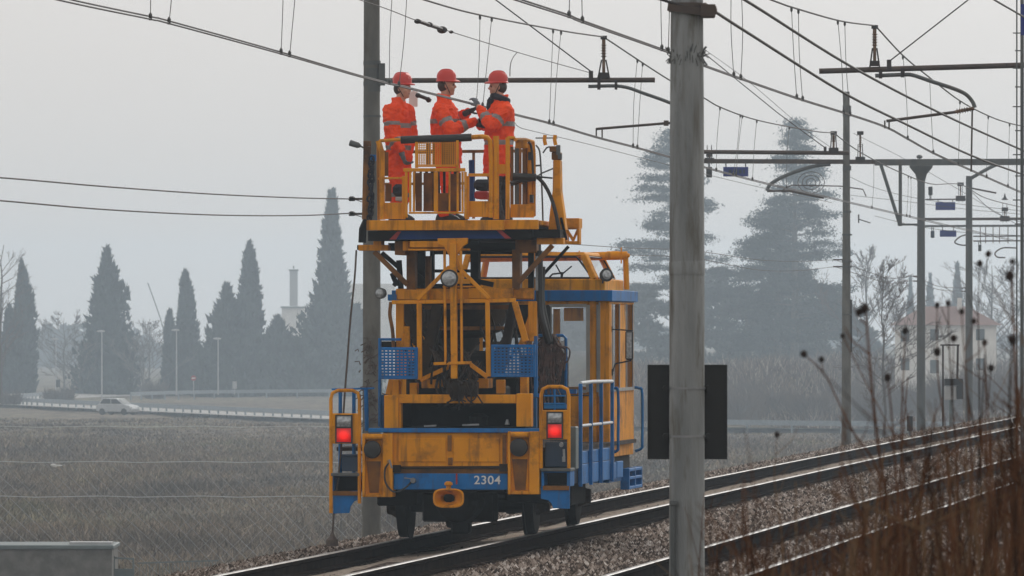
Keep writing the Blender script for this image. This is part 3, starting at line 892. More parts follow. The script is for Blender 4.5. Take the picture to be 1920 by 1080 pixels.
def clampbox(b, px, y0, y1, Y, w=5):
    b.box(P(px-w/2, 0, Y).x, P(px+w/2, 0, Y).x, Y-0.05, Y+0.05, P(0, y1, Y).z, P(0, y0, Y).z)

# arm of the pole beside the vehicle (over the left track)
a0 = tuple(P(722, 151, YL)); arm1 = empty('cantilever_arm', a0, 'long brown tube arm reaching out behind the three workers', 'cantilever', 'cantilever arms')
b = MB(); b.tube([P(718, 151, YL), P(1228, 150, YL)], 0.036, 10); b.build('boom', M['arm'], arm1, base=a0, smooth=True)
insulator_post(arm1, a0, 1132, 70, 140, YL)
b = MB(); clampbox(b, 1108, 133, 152, YL, 8); clampbox(b, 1123, 144, 168, YL, 6); clampbox(b, 1155, 150, 168, YL, 5); [m_.build('clamp', M['wire'], arm1, base=a0) for m_ in islands(b)]
b = MB(); b.tube([P(1108, 134, YL), P(930, 0, YL), P(712, -164, YL)], 0.010, 6); b.build('stay_rod', M['wire'], arm1, base=a0)
b = MB(); b.tube(smoothpath([P(1103, 162, YL), P(1165, 162, YL), P(1210, 176, YL), P(1257, 193, YL), P(1282, 206, YL), P(1291, 226, YL)], 5), 0.024, 8); b.build('registration_tube', M['galv'], arm1, base=a0, smooth=True)
b = MB(); b.tube([P(1291, 228, YL), P(1250, 231, YL), P(1128, 241, YL), P(1117, 242, YL)], 0.018, 8)
b.bar(P(1118, 241, YL), P(1118, 258, YL), 0.02, 0.02); b.bar(P(1129, 241, YL), P(1129, 260, YL), 0.02, 0.02); clampbox(b, 1249, 226, 236, YL, 9); b.build('steady_arm', M['arm'], arm1, base=a0)

# arm on the right of the empty track, its pole out of the picture
YRA = YR(1640, -7.6)
a0 = tuple(P(1640, 128, YRA)); arm2 = empty('cantilever_arm', a0, 'long brown tube arm coming in from the upper right edge', 'cantilever', 'cantilever arms')
b = MB(); b.tube([P(1536, 133.5, YRA), P(1920, 122, YRA), P(2035, 118.5, YRA)], 0.038, 10); b.build('boom', M['arm'], arm2, base=a0, smooth=True)
insulator_post(arm2, a0, 1640, 50, 118, YRA, 9)
b = MB(); clampbox(b, 1667, 112, 132, YRA, 8); clampbox(b, 1651, 133, 147, YRA, 6); clampbox(b, 1692, 128, 145, YRA, 6); clampbox(b, 1887, 119, 124, YRA, 2); [m_.build('clamp', M['wire'], arm2, base=a0) for m_ in islands(b)]
b = MB(); b.tube([P(1670, 113, YRA), P(1815, 0, YRA), P(2026, -165, YRA)], 0.010, 6); b.build('stay_rod', M['wire'], arm2, base=a0)
b = MB(); b.tube(smoothpath([P(1641, 142, YRA), P(1693, 140, YRA), P(1712, 141, YRA), P(1745, 152, YRA), P(1785, 165, YRA), P(1810, 176, YRA), P(1823, 190, YRA), P(1828, 202, YRA)], 5), 0.027, 8); b.build('registration_tube', M['galv'], arm2, base=a0, smooth=True)
b = MB(); b.tube([P(1792, 210, YRA), P(1662, 227, YRA)], 0.020, 8); b.bar(P(1659, 226, YRA), P(1659, 241, YRA), 0.02, 0.02); b.bar(P(1667, 226, YRA), P(1667, 243, YRA), 0.02, 0.02); b.tube([P(1823, 206, YRA), P(1821, 322, YRA)], 0.012, 6); b.build('steady_arm', M['arm'], arm2, base=a0)
b = MB(); pa, pb_ = P(1790, 210, YRA), P(1826, 203, YRA)
d = pb_-pa; prof = [(0, 0.02)]
for i in range(6):
    h = d.length*(0.1+0.13*i); prof += [(h, 0.022), (h+0.012, 0.042), (h+0.022, 0.022)]
prof += [(d.length, 0.03)]
b.lathe(pa, d, prof, 10); b.build('yellow_insulator', M['insulator'], arm2, base=a0)
# the pole that carries it stands just outside the picture
prt, pbs = pole_profile('catenary_pole', 2040, YRA, 1010, -172, 36, 29, M['pole_brown'], 'line pole beyond the right edge that carries the long arm')

# arm of the hidden pole and the gantry behind it
a0 = tuple(P(1300, 285, YH)); arm3 = empty('cantilever_arm', a0, 'dark tube arm coming out from behind the thick pole just above the gantry', 'cantilever', 'cantilever arms')
b = MB(); b.tube([P(1292, 284.5, YH), P(1592, 287, YH)], 0.042, 10); b.build('boom', M['arm'], arm3, base=a0, smooth=True)
insulator_post(arm3, a0, 1563, 249, 281, YH, 6)
b = MB(); clampbox(b, 1547, 275, 285, YH, 5); [m_.build('clamp', M['wire'], arm3, base=a0) for m_ in islands(b)]
b = MB(); b.tube([P(1547, 277, YH), P(1460, 213, YH), P(1296, 80, YH)], 0.010, 5); b.build('stay_rod', M['wire'], arm3, base=a0)
YG = Y3
a0 = tuple(P(1640, 303, YG)); gan = empty('gantry', a0, 'grey gantry beam with hanging truss spanning the distant tracks', 'gantry')
b = MB(); b.bar(P(1292, 302, YG), P(1640, 303.5, YG), 0.10, 0.11); b.build('thin_beam', M['arm'], gan, base=a0)
b = MB(); b.bar(P(1640, 304.5, YG), P(2080, 303, YG), 0.16, 0.155); b.build('beam', M['galv'], gan, base=a0)
b = MB(); b.bar(P(1652, 310, YG), P(1687, 421, YG), 0.08, 0.10); b.bar(P(1688, 310, YG), P(1688, 424, YG), 0.08, 0.08); b.bar(P(1683, 421, YG), P(1722, 421, YG), 0.06, 0.05); b.build('hanging_truss', M['galv'], gan, base=a0)
b = MB(); b.tube(smoothpath([P(1557, 308, YG), P(1530, 311, YG), P(1500, 319, YG), P(1465, 333, YG), P(1444, 346, YG), P(1438, 358, YG)], 5), 0.045, 8); b.build('curved_drop_tube', M['galv'], gan, base=a0)
b = MB(); b.tube([P(1438, 358, YG), P(1480, 358, YG), P(1545, 371, YG)], 0.03, 8); b.tube([P(1468, 356, YG), P(1485, 347, YG), P(1575, 349, YG), P(1618, 355, YG), P(1624, 368, YG)], 0.016, 6); b.build('steady_arm', M['arm'], gan, base=a0)
insulator_post(gan, a0, 1613, 249, 298, YG, 5)
insulator_post(gan, a0, 1330, 290, 300, YG, 4)
b = MB()
for i in range(3):
    cpt = P(1521, 342, YG); rr = (0.33, 0.22, 0.12)[i]
    b.tube([cpt + Vector((rr*math.cos(k*0.3927), 0.03*i, rr*0.8*math.sin(k*0.3927))) for k in range(17)], 0.010, 5)
b.build('wire_coil', M['thin_wire'], gan, base=a0)
def signbox(name, px0, px1, py0, py1, Y, mat, label, cat, hang=None, group=None):
    c = P((px0+px1)/2, py1, Y); base = tuple(c)
    rt = empty(name, base, label, cat, group)
    b = MB(); b.box(P(px0, 0, Y).x, P(px1, 0, Y).x, Y-0.06, Y, P(0, py1, Y).z, P(0, py0, Y).z); b.build('panel', mat, rt, base=base, bevel=0.01)
    b = MB()
    for hx in (px0+5, px1-5):
        b.bar(P(hx, py0+2, Y+0.03), P(hx, hang, Y+0.03), 0.03, 0.03)
    b.build('hanger', M['galv'], rt, base=base)
    return rt, base
rt, bs = signbox('track_sign', 1356, 1403, 313, 331, YG-0.5, M['sign_blue'], 'wide blue plate hanging from the gantry beside the thick concrete pole', 'sign', 305, 'blue plates under the gantries')
b = MB()
for x, w in ((1365, 5), (1373, 2), (1377, 4), (1384, 5), (1392, 3)):
    b.box(P(x, 0, YG).x, P(x+w, 0, YG).x, YG-0.575, YG-0.565, P(0, 326, YG).z, P(0, 319, YG).z)
b.build('faded_marks', M['dark_blue'], rt, base=bs)
signbox('signal_box', 1324, 1335, 313, 333, YG-0.5, M['rubber'], 'small black box hanging left of the wide blue plate', 'signal', 305)
YG2 = 262.0
a0 = tuple(P(1820, 411, YG2)); g2 = empty('gantry', a0, 'farther twin beam gantry low behind the funnel headed pole', 'gantry')
b = MB(); b.bar(P(1730, 411, YG2), P(1990, 410, YG2), 0.12, 0.10); b.build('upper_beam', M['arm'], g2, base=a0)
b = MB(); b.bar(P(1730, 424, YG2), P(1990, 423, YG2), 0.12, 0.08); b.build('lower_beam', M['galv'], g2, base=a0)
b = MB(); b.bar(P(1735, 374, YG2), P(1811, 373.5, YG2), 0.06, 0.05); b.build('side_boom', M['arm'], g2, base=a0)
insulator_post(g2, a0, 1801, 345, 371, YG2, 3)
insulator_post(g2, a0, 1884, 392, 409, YG2, 3)
b = MB(); b.lathe(P(1884, 375, YG2), (0,0,1), [(0, 0.14), (0.1, 0.05), (0.25, 0.012)], 10); b.build('lamp_cone', M['rubber'], g2, base=a0)
b = MB(); b.bar(P(1825, 443, YG2), P(1990, 442, YG2), 0.08, 0.05); b.bar(P(1825, 452, YG2), P(1990, 451, YG2), 0.08, 0.05)
for x in (1838, 1848, 1862, 1874, 1890): b.bar(P(x, 424, YG2), P(x, 456, YG2), 0.03, 0.03)
b.tube(smoothpath([P(1812, 440, YG2), P(1800, 444, YG2), P(1790, 454, YG2), P(1800, 459, YG2), P(1812, 460, YG2)], 4), 0.03, 6)
b.tube(smoothpath([P(1905, 465, YG2), P(1880, 465, YG2), P(1866, 474, YG2), P(1870, 482, YG2), P(1885, 483, YG2)], 4), 0.03, 6)
b.build('drop_frame', M['arm'], g2, base=a0)
signbox('track_sign', 1754, 1791, 379, 394, YG2-0.5, M['sign_blue'], 'blue plate high between the funnel headed pole and the curved arm pole', 'sign', 374, 'blue plates under the gantries')
signbox('signal_box', 1740.5, 1748.5, 350, 366, YG2-0.5, M['rubber'], 'small black box just right of the funnel headed pole', 'signal', 374)
signbox('track_sign', 1762, 1793, 432, 444, YG2-0.5, M['sign_blue'], 'lowest blue plate, under the twin beam gantry', 'sign', 424, 'blue plates under the gantries')
signbox('signal_box', 1745, 1752, 433, 446, YG2-0.5, M['dark_blue'], 'small dark box left of the lowest blue plate', 'signal', 424)
signbox('signal_box', 1834, 1840, 459, 471, YG2-0.5, M['rubber'], 'small black box hanging right of the curved arm pole', 'signal', 452)

# --- overhead lines
def wire(pts, r, name, mat, parent, base, sub=6, n=6):
    b = MB(); b.tube(smoothpath(pts, sub), r, n); return b.build(name, mat, parent, base=base, smooth=True)
def yof(path, x):
    return float(np.interp(x, [p[0] for p in path], [p[1] for p in path]))
def line(label, r_m, mess, cont, droppers, grp='overhead lines', rw=0.0095):
    base = tuple(PR(cont[2][0], cont[2][1], r_m))
    root = empty('overhead_line', base, label, 'overhead line', grp)
    for m_ in mess: wire([PR(x, y, r_m) for x, y in m_], rw*1.15, 'messenger_wire', M['wire'], root, base)
    wire([PR(x, y, r_m) for x, y in cont], rw*0.85, 'contact_wire', M['wire'], root, base)
    w2 = [(x, y - (2.2 + 4.0*max(0, (700-x)/600 if r_m < -10 else (1300-x)/600))) for x, y in cont]
    wire([PR(x, y, r_m-0.03) for x, y in w2], rw*0.85, 'contact_wire', M['wire'], root, base)
    allm = sorted([p for m_ in mess for p in m_])
    for xb, xt in droppers:
        yb = yof(cont, xb); yt = yof(allm, xt)
        a, c = PR(xb, yb, r_m), PR(xt, yt, r_m)
        b = MB()
        mid = a.lerp(c, 0.5) + Vector((random.uniform(-0.02, 0.02), 0, 0))
        b.tube(smoothpath([a, mid, c], 3), 0.0042, 5)
        b.lathe(a - Vector((0, 0, 0.01)), (0,0,1), [(0, 0.014), (0.05, 0.018), (0.07, 0.006)], 6)
        b.lathe(c - Vector((0, 0, 0.06)), (0,0,1), [(0, 0.006), (0.02, 0.016), (0.06, 0.014)], 6)
        b.build('dropper', M['thin_wire'], root, base=base)
random.seed(21)
cont_left = [(-160, -67), (110, 0), (282, 36), (317, 44), (527, 101), (683, 146), (770, 167), (887, 196), (970, 217), (1030, 232), (1117, 258), (1190, 277), (1257, 296), (1340, 320), (1440, 346), (1547, 370), (1640, 392), (1760, 420), (1900, 452)]
mess_l1 = [(-160, -330), (100, -230), (300, -165), (550, -78), (797, 0), (900, 28), (1050, 57), (1130, 69)]
mess_l2 = [(1132, 69), (1145, 78), (1255, 150), (1317, 182), (1353, 202), (1423, 226), (1527, 246), (1563, 249)]
mess_l3 = [(1563, 249), (1600, 277), (1643, 302), (1697, 327), (1747, 345), (1801, 346), (1850, 372), (1930, 392)]
line('overhead line of the left track that the workers hold, with paired droppers', -11.52, [mess_l1, mess_l2, mess_l3], cont_left,
     [(282, 292), (317, 333), (527, 532), (543, 560), (730, 736), (748, 763), (893, 900), (905, 922), (1030, 1037), (1038, 1052), (1187, 1195), (1195, 1205), (1310, 1317), (1343, 1350), (1375, 1388), (1380, 1392), (1411, 1419), (1475, 1480), (1635, 1638), (1700, 1703), (1706, 1708)])
cont_right = [(560, -140), (800, -56), (967, 0), (1067, 32), (1092, 42), (1243, 95), (1317, 123), (1390, 149), (1500, 187), (1587, 214), (1660, 239), (1703, 262), (1750, 288), (1820, 320), (1920, 364), (2020, 405)]
mess_r1 = [(800, -260), (1000, -165), (1200, -92), (1447, 0), (1490, 15), (1575, 39), (1640, 48)]
mess_r2 = [(1641, 48), (1692, 103), (1740, 143), (1800, 189), (1853, 217), (1893, 231), (1935, 240)]
line('overhead line of the empty right track with paired droppers, upper right', -7.6, [mess_r1, mess_r2], cont_right,
     [(1067, 1070), (1092, 1098), (1241, 1240), (1253, 1258), (1376, 1371), (1389, 1390), (1494, 1484), (1505, 1497), (1582, 1571), (1594, 1584), (1702, 1693), (1750, 1743), (1797, 1800), (1850, 1853), (1890, 1893)])

def single(name, pts, rad, label, r_m=None, Yc=None, grp=None, mat='wire', cat='cable', extra=None):
    pp = [PR(x, y, r_m) if r_m is not None else P(x, y, Yc) for x, y in pts]
    base = tuple(pp[len(pp)//2])
    b = MB(); b.tube(smoothpath(pp, 6), rad, 6)
    if extra: extra(b)
    o = b.build(name, M[mat], base=base, smooth=True)
    return tag(o, label, cat, grp)
FG = 'feeder cables above the right track'
single('feeder_cable', [(1080, -190), (1250, -84), (1397, 0), (1593, 123), (1763, 212), (1920, 283), (2040, 335)], 0.0125, 'thick dark feeder cable running free above the one fixed to the near pole', r_m=-5.6, grp=FG)
single('feeder_cable', [(1341, 22), (1400, 60), (1580, 173), (1697, 232), (1820, 291), (1920, 328), (2040, 372)], 0.0115, 'thick dark feeder cable fixed to the bracket of the near concrete pole', r_m=-5.2, grp=FG)
single('feeder_cable', [(1130, -30), (1230, -4), (1262, 6), (1320, 22)], 0.0115, 'short end of feeder cable reaching the near pole bracket from the left', Yc=YN-0.12, grp=FG)
single('feeder_cable', [(1560, -190), (1700, -102), (1800, -40), (1865, 0), (1920, 32), (2000, 80), (2140, 170), (2260, 250)], 0.010, 'feeder cable crossing the top right corner', r_m=-4.6, grp=FG)
def turnb(b):
    for x, y, s in ((783, 40, 0.03), (805, 46, 0.03), (829, 56, 0.045), (846, 60, 0.02)):
        b.ellipsoid(PR(x, y, -11.9), s*1.4, s, s, 8, 6)
    b.tube([PR(782, 39, -11.9), PR(832, 56, -11.9)], 0.022, 6)
single('tension_cable', [(600, -24), (715, 13), (780, 38), (850, 61), (970, 98), (1040, 118), (1105, 136)], 0.0055, 'thin tension cable with a turnbuckle above the workers', r_m=-11.9, extra=turnb)
single('jumper_wire', [(970, 98), (962, 108), (957, 122), (956, 143)], 0.006, 'short jumper wire hanging above the right worker', r_m=-11.9)
single('tension_cable', [(962, 226), (973, 238), (1000, 246), (1110, 272), (1257, 310), (1420, 350), (1560, 380)], 0.0045, 'thin cable running below the contact wire from the right worker', r_m=-12.4)
FL = 'pair of line wires along the left poles'
single('line_wire', [(-700, 285), (-300, 313), (0, 333), (200, 350), (400, 364), (560, 371), (657, 373)], 0.0095, 'upper of two line wires crossing the sky at left', r_m=-15.0, grp=FL)
single('line_wire', [(-700, 315), (-300, 350), (0, 376), (200, 393), (400, 403), (560, 404), (657, 400)], 0.0095, 'lower of two line wires crossing the sky at left', r_m=-15.0, grp=FL)
single('line_wire', [(661, 372), (800, 420), (1000, 452), (1090, 459), (1180, 465), (1300, 470), (1420, 487), (1500, 490), (1565, 487)], 0.007, 'upper line wire passing behind the thick pole to the slender pole', r_m=-15.0, grp=FL)
single('line_wire', [(661, 401), (800, 445), (1000, 470), (1180, 478), (1300, 484), (1420, 506), (1500, 507), (1565, 500)], 0.007, 'lower line wire passing behind the thick pole to the slender pole', r_m=-15.0, grp=FL)
single('line_wire', [(1566, 487), (1620, 507), (1670, 522), (1714, 519), (1760, 537), (1805, 540)], 0.008, 'upper line wire from the slender pole to the funnel headed pole', r_m=-15.0, grp=FL)
single('line_wire', [(1566, 500), (1620, 518), (1670, 531), (1714, 527), (1760, 543), (1805, 546)], 0.008, 'lower line wire from the slender pole to the funnel headed pole', r_m=-15.0, grp=FL)
TW = 'thin distant wires'
single('thin_wire', [(1310, 85), (1400, 150), (1500, 235), (1560, 278)], 0.006, 'thin slanting wire right of the thick pole in front of the cedar top', Yc=150, mat='thin_wire', grp=TW)
single('thin_wire', [(1600, 250), (1700, 300), (1800, 357), (1905, 420)], 0.007, 'thin wire running down past the funnel headed pole', Yc=200, mat='thin_wire', grp=TW)
single('thin_wire', [(1590, 330), (1640, 352), (1720, 372), (1820, 385), (1920, 396)], 0.008, 'thin level wire behind the funnel headed pole', Yc=215, mat='thin_wire', grp=TW)
single('thin_wire', [(1595, 366), (1700, 378), (1810, 392), (1920, 402)], 0.008, 'lower thin wire through the hanging truss of the gantry', Yc=225, mat='thin_wire', grp=TW)
single('thin_wire', [(1640, 405), (1720, 424), (1810, 436), (1920, 442)], 0.008, 'thin wire under the hanging truss of the gantry', Yc=225, mat='thin_wire', grp=TW)
single('thin_wire', [(1822, 360), (1860, 395), (1900, 412), (1930, 420)], 0.010, 'thin wire leaving the side arm of the curved arm pole', Yc=225, mat='thin_wire', grp=TW)
single('wire_clamp', [(1610, 402), (1610, 418)], 0.02, 'small dark clamp hanging on a wire right of the slender pole', Yc=200, extra=lambda b: b.tube([P(1610, 411, 200), P(1632, 418, 200)], 0.018, 6))

# --- small lineside things
def lineside_box():
    Y = YR(1787, -13.4); base = tuple(P(1787, 800, Y))
    rt = empty('signal_cabinet', base, 'grey lineside box on a post under a dark hood, near the weeds', 'cabinet')
    b = MB(); b.tube([P(1783, 800, Y), P(1783, 745, Y)], 0.05, 8); b.build('post', M['green_metal'], rt, base=base)
    b = MB(); b.box(P(1771, 0, Y).x, P(1793, 0, Y).x, Y-0.15, Y+0.15, P(0, 750, Y).z, P(0, 724, Y).z); b.build('box', M['lampgrey'], rt, base=base, bevel=0.015)
    b = MB(); b.box(P(1771, 0, Y).x, P(1805, 0, Y).x, Y-0.2, Y+0.2, P(0, 722.6, Y).z, P(0, 710, Y).z); b.box(P(1794, 0, Y).x, P(1805, 0, Y).x, Y-0.2, Y+0.1, P(0, 748, Y).z, P(0, 722.6, Y).z); b.build('hood', M['sign_back'], rt, base=base)
    b = MB(); b.tube([P(1768, 800, Y), P(1768, 648, Y)], 0.025, 6); b.tube([P(1795, 710, Y), P(1796, 646, Y)], 0.03, 6); b.bar(P(1763, 647, Y), P(1799, 647, Y), 0.05, 0.04); b.build('cross_bar', M['weed_dark'], rt, base=base)
lineside_box()
Y = YR(1706, -13.6); base = tuple(P(1706, 812, Y))
rt = empty('marker_box', base, 'small dark box standing by the left pole row', 'box')
b = MB(); b.box(P(1700.5, 0, Y).x, P(1711.5, 0, Y).x, Y-0.08, Y+0.08, P(0, 808, Y).z, P(0, 780, Y).z); b.build('case', M['sign_back'], rt, base=base, bevel=0.012)
b = MB(); b.tube([P(1706, 820, Y), P(1706, 808, Y)], 0.04, 8); b.build('foot', M['galv'], rt, base=base)
single('white_cable', [(1905, 838), (1914, 826), (1916, 812), (1905, 800), (1898, 790), (1896, 778)], 0.012, 'white cable looping out of the weeds at right', Yc=112, mat='white')
# ================================================================ BACKGROUND
# ---- wire mesh fence along the foot of the embankment
YF = 150.0*KB
fb = tuple(P(300, 1045, YF)); fence = empty('mesh_fence', fb, 'pale wire mesh fence crossing the field at left', 'fence')
M['thin_mesh'] = surf('dull_mesh_wire', (0.33, 0.34, 0.34), (0.22, 0.23, 0.23), scale=0.6, rough=0.7)
b = MB(); random.seed(9)
zt, zb = P(0, 800, YF).z, FIELD_Z - 0.1
xa, xb = P(-60, 0, YF).x, P(700, 0, YF).x
step = 26*YF/F; Hf = zt - zb
def sag(x): return 0.06*math.sin(x*1.7) + 0.04*math.sin(x*0.6+1)
x = xa - Hf
while x < xb:
    for s_ in (1, -1):
        if random.random() < 0.18: continue
        n = 5; pts = []
        for k in range(n+1):
            u = k/n; xx = x + (u if s_ > 0 else 1-u)*Hf
            pts.append(Vector((xx, YF + 0.03*s_, zb + (1-u)*Hf*(1) if False else zt - u*Hf + sag(xx))))
        b.tube(pts, 0.0078 if s_ > 0 else 0.0045, 4, cap=False)
    x += step*random.uniform(0.9, 1.1)
b.build('wire_mesh', M['thin_mesh'], fence, base=fb)
for yy in (800, 866, 931):
    b = MB(); b.tube([Vector((xa + (xb-xa)*k/12, YF-0.05, P(0, yy, YF).z + 0.02*math.sin(k*2.1))) for k in range(13)], 0.010, 5); b.build('tension_wire', M['guard'], fence, base=fb)
for px in (-20, 640):
    b = MB(); q = P(px, 1060, YF); b.tube([Vector((q.x, YF+0.05, FIELD_Z-0.2)), Vector((q.x, YF+0.05, zt+0.05))], 0.022, 6); b.build('post', M['hutwall'], fence, base=fb)

def boxthing(name, px0, px1, py0, py1, Y, depth):
    return P(px0, 0, Y).x, P(px1, 0, Y).x, Y, Y+depth, P(0, py1, Y).z, P(0, py0, Y).z
# ---- concrete box at bottom left
YC = 144.0*KB
x0, x1, y0, y1, z0, z1 = boxthing('c', -260, 210, 1026, 1100, YC, 3.0)
cb = ((x0+x1)/2, YC+1.5, FIELD_Z); box_ = empty('concrete_hut', cb, 'low grey concrete hut with a flat metal edged roof at bottom left', 'hut')
b = MB(); b.box(x0, x1, y0, y1, FIELD_Z-0.3, z1-0.06); b.build('wall', M['hutwall'], box_, base=cb)
b = MB(); b.box(x0-0.05, x1+0.05, y0-0.08, y1+0.08, z1-0.058, z1+0.06); b.build('roof', M['green_metal'], box_, base=cb, bevel=0.02)
b = MB(); b.box(P(128, 0, YC).x, P(208, 0, YC).x, YC+0.4, YC+1.2, z1+0.062, z1+0.13); b.build('roof_plate', M['lampgrey'], box_, base=cb)
gb = tuple(P(232, 1090, YC+1)); gate = empty('metal_gate', gb, 'small grey green metal gate frame right of the concrete hut', 'gate')
b = MB(); Yq = YC+1
for a_, c_ in (((214, 1042), (214, 1120)), ((250, 1046), (250, 1120)), ((214, 1046), (250, 1048)), ((214, 1068), (250, 1068))):
    b.bar(P(*a_, Yq), P(*c_, Yq), 0.05, 0.05)
b.build('gate_frame', M['green_metal'], gate, base=gb)
b = MB(); b.box(P(216, 0, Yq).x, P(248, 0, Yq).x, Yq-0.01, Yq+0.01, P(0, 1120, Yq).z, P(0, 1070, Yq).z); b.build('gate_panel', M['green_metal'], gate, base=gb)
# iron railing at the foot of the embankment
rb = tuple(P(330, 1085, 150*KB)); rl = empty('iron_railing', rb, 'thin iron railing at the foot of the embankment, bottom left', 'railing')
b = MB()
for k in range(24): b.bar(P(262 + 6.2*k, 1120, 149*KB), P(262 + 6.2*k, 1054 - 0.2*k, 149*KB), 0.016, 0.016)
b.build('bars', M['green_metal'], rl, base=rb)
b = MB(); b.bar(P(258, 1056, 149*KB), P(410, 1051, 149*KB), 0.035, 0.035); b.build('top_bar', M['green_metal'], rl, base=rb)
# white scrap caught in the fence
b = MB(); c = P(100, 872, YF-0.1)
b.ellipsoid(c, 0.085, 0.05, 0.045, 8, 5); b.ellipsoid(c + Vector((0.14, 0.01, -0.012)), 0.13, 0.03, 0.022, 8, 5); b.ellipsoid(c + Vector((0.04, 0, -0.04)), 0.07, 0.02, 0.03, 6, 4)
tag(b.build('plastic_scrap', M['white'], base=tuple(c), smooth=True), 'white plastic scrap caught in the mesh fence', 'scrap')

# ---- trees
def leaf_faces(c, nrm, size, rr):
    """pointed leaf clumps: centre, direction, size -> triangles (numpy)"""
    n = len(c)
    d = nrm/np.maximum(1e-6, np.linalg.norm(nrm, axis=1, keepdims=True))
    s = np.cross(d, rr.normal(0, 1, (n, 3))); s /= np.maximum(1e-6, np.linalg.norm(s, axis=1, keepdims=True))
    V = np.stack([c - s*size[:, None]*0.42 - d*size[:, None]*0.4, c + s*size[:, None]*0.42 - d*size[:, None]*0.4, c + d*size[:, None]], 1)
    return V.reshape(-1, 3), np.arange(3*n).reshape(n, 3)

def cypress(px, ytop, ybase, Y, prof, label, seed, mat='cypress', n=5200, leaf=0.34, group='dark conifers along the road', rough=0.10):
    """prof: (fraction of height from base, half width in px left, half width right)"""
    rr = np.random.default_rng(seed)
    base = P(px, ybase, Y); H = (ybase-ytop)*Y/F; s = Y/F
    root = empty('cypress_tree' if mat == 'cypress' else 'conifer_tree', tuple(base), label, 'tree', group)
    hs = [p[0] for p in prof]; wl = [p[1]*s for p in prof]; wr = [p[2]*s for p in prof]
    u = rr.uniform(0, 1, n)
    wmid = np.interp(u, hs, [(a+c)/2 for a, c in zip(wl, wr)])
    keep = rr.uniform(0, 1, n) < 0.25 + 0.75*wmid/max(wmid.max(), 1e-6)
    u = u[keep]; m_ = len(u)
    a = rr.uniform(0, 2*np.pi, m_)
    L, Rr = np.interp(u, hs, wl), np.interp(u, hs, wr)
    rad = np.where(np.cos(a) < 0, L, Rr)*np.abs(np.cos(a)) + (L+Rr)/2*(1-np.abs(np.cos(a)))
    lump = 1 + 1.35*rough*(np.sin(a*3 + u*41 + seed) + np.sin(a*5 - u*67 + seed*2) + 0.8*np.sin(u*120 + a*2))
    k = rr.uniform(0.70, 1.05, m_) + (rr.uniform(0, 1, m_) < 0.04)*rr.uniform(0.04, 0.16, m_)
    x = base.x + np.cos(a)*rad*lump*k; y = base.y + np.sin(a)*rad*lump*k; z = base.z + u*H
    c = np.stack([x, y, z], -1)
    d = np.stack([np.cos(a)*0.55, np.sin(a)*0.55, np.full(m_, 1.0)], -1) + rr.normal(0, 0.35, (m_, 3))
    V, Fc = leaf_faces(c, d, rr.uniform(0.6, 1.5, m_)*leaf*KB*0.9, rr)
    # inner mass of twigs
    b = MB(); rings = []
    for i in range(26):
        uu = i/25
        l_, r_ = float(np.interp(uu, hs, wl)), float(np.interp(uu, hs, wr))
        rad_ = (l_+r_)/2*0.80*(1 + rough*1.2*math.sin(i*2.3+seed))
        rings.append((Vector((base.x + (r_-l_)/2, base.y, base.z + uu*H*0.985)), max(0.02, rad_), max(0.02, rad_), 0))
    b.loft(rings, 12)
    v0 = len(V); V = np.concatenate([V, np.array(b.v)])
    tri = []
    for f in b.f:
        for i in range(1, len(f)-1): tri.append((f[0]+v0, f[i]+v0, f[i+1]+v0))
    Fc = np.concatenate([Fc, np.array(tri)])
    npmesh('crown', V, Fc, M[mat], base=tuple(base), parent=root)
    b = MB(); b.lathe(base - Vector((0, 0, 0.4)), (0,0,1), [(0, 0.35), (H*0.3, 0.2), (H*0.9, 0.04)], 8); b.build('trunk', M['bark'], root, base=tuple(base))
    return root
YT = 662*KB
cypress(40, 488, 750, YT, [(0, 20, 20), (0.1, 34, 27), (0.3, 36, 29), (0.5, 18, 28), (0.7, 10, 25), (0.85, 6, 14), (0.95, 2, 5), (1, 0.5, 0.5)], 'leftmost dark cypress at the edge of the photo', 1, rough=0.05)
cypress(18, 572, 752, YT+4, [(0, 12, 14), (0.2, 18, 16), (0.6, 14, 14), (0.9, 6, 7), (1, 0.5, 0.5)], 'short dark cypress leaning on the left side of the leftmost cypress', 2, rough=0.06)
cypress(200, 466, 752, YT, [(0, 66, 60), (0.15, 58, 57), (0.35, 45, 48), (0.55, 30, 33), (0.65, 24, 37), (0.75, 20, 30), (0.88, 9, 15), (0.95, 5, 6), (1, 0.5, 0.5)], 'broad cone shaped conifer, second big tree from the left', 3, mat='cypress', leaf=0.5, rough=0.13)
cypress(347, 508, 745, YT+10, [(0, 30, 38), (0.2, 28, 34), (0.4, 24, 28), (0.6, 14, 22), (0.8, 9, 16), (0.92, 8, 9), (1, 1, 1)], 'narrow cypress behind the second street lamp', 4, rough=0.07)
cypress(318, 583, 745, YT+2, [(0, 16, 14), (0.4, 12, 11), (0.8, 8, 8), (1, 0.5, 0.5)], 'small cypress at the left foot of the narrow cypress', 5, rough=0.06)
cypress(468, 452, 742, YT+6, [(0, 42, 32), (0.2, 38, 30), (0.45, 30, 26), (0.65, 20, 20), (0.8, 13, 16), (0.92, 10, 8), (1, 1, 1)], 'tall cypress in the middle of the left tree group, behind the third lamp', 6, rough=0.06)
cypress(425, 535, 744, YT-4, [(0, 55, 40), (0.3, 46, 36), (0.55, 30, 30), (0.8, 14, 16), (0.92, 4, 5), (1, 0.5, 0.5)], 'ragged conifer at the left side of the tall middle cypress', 7, leaf=0.6, rough=0.18)
cypress(520, 600, 742, YT+12, [(0, 38, 36), (0.4, 34, 32), (0.7, 20, 22), (0.9, 8, 10), (1, 1, 1)], 'low rounded conifer left of the tallest cypress', 8, leaf=0.6, rough=0.16)
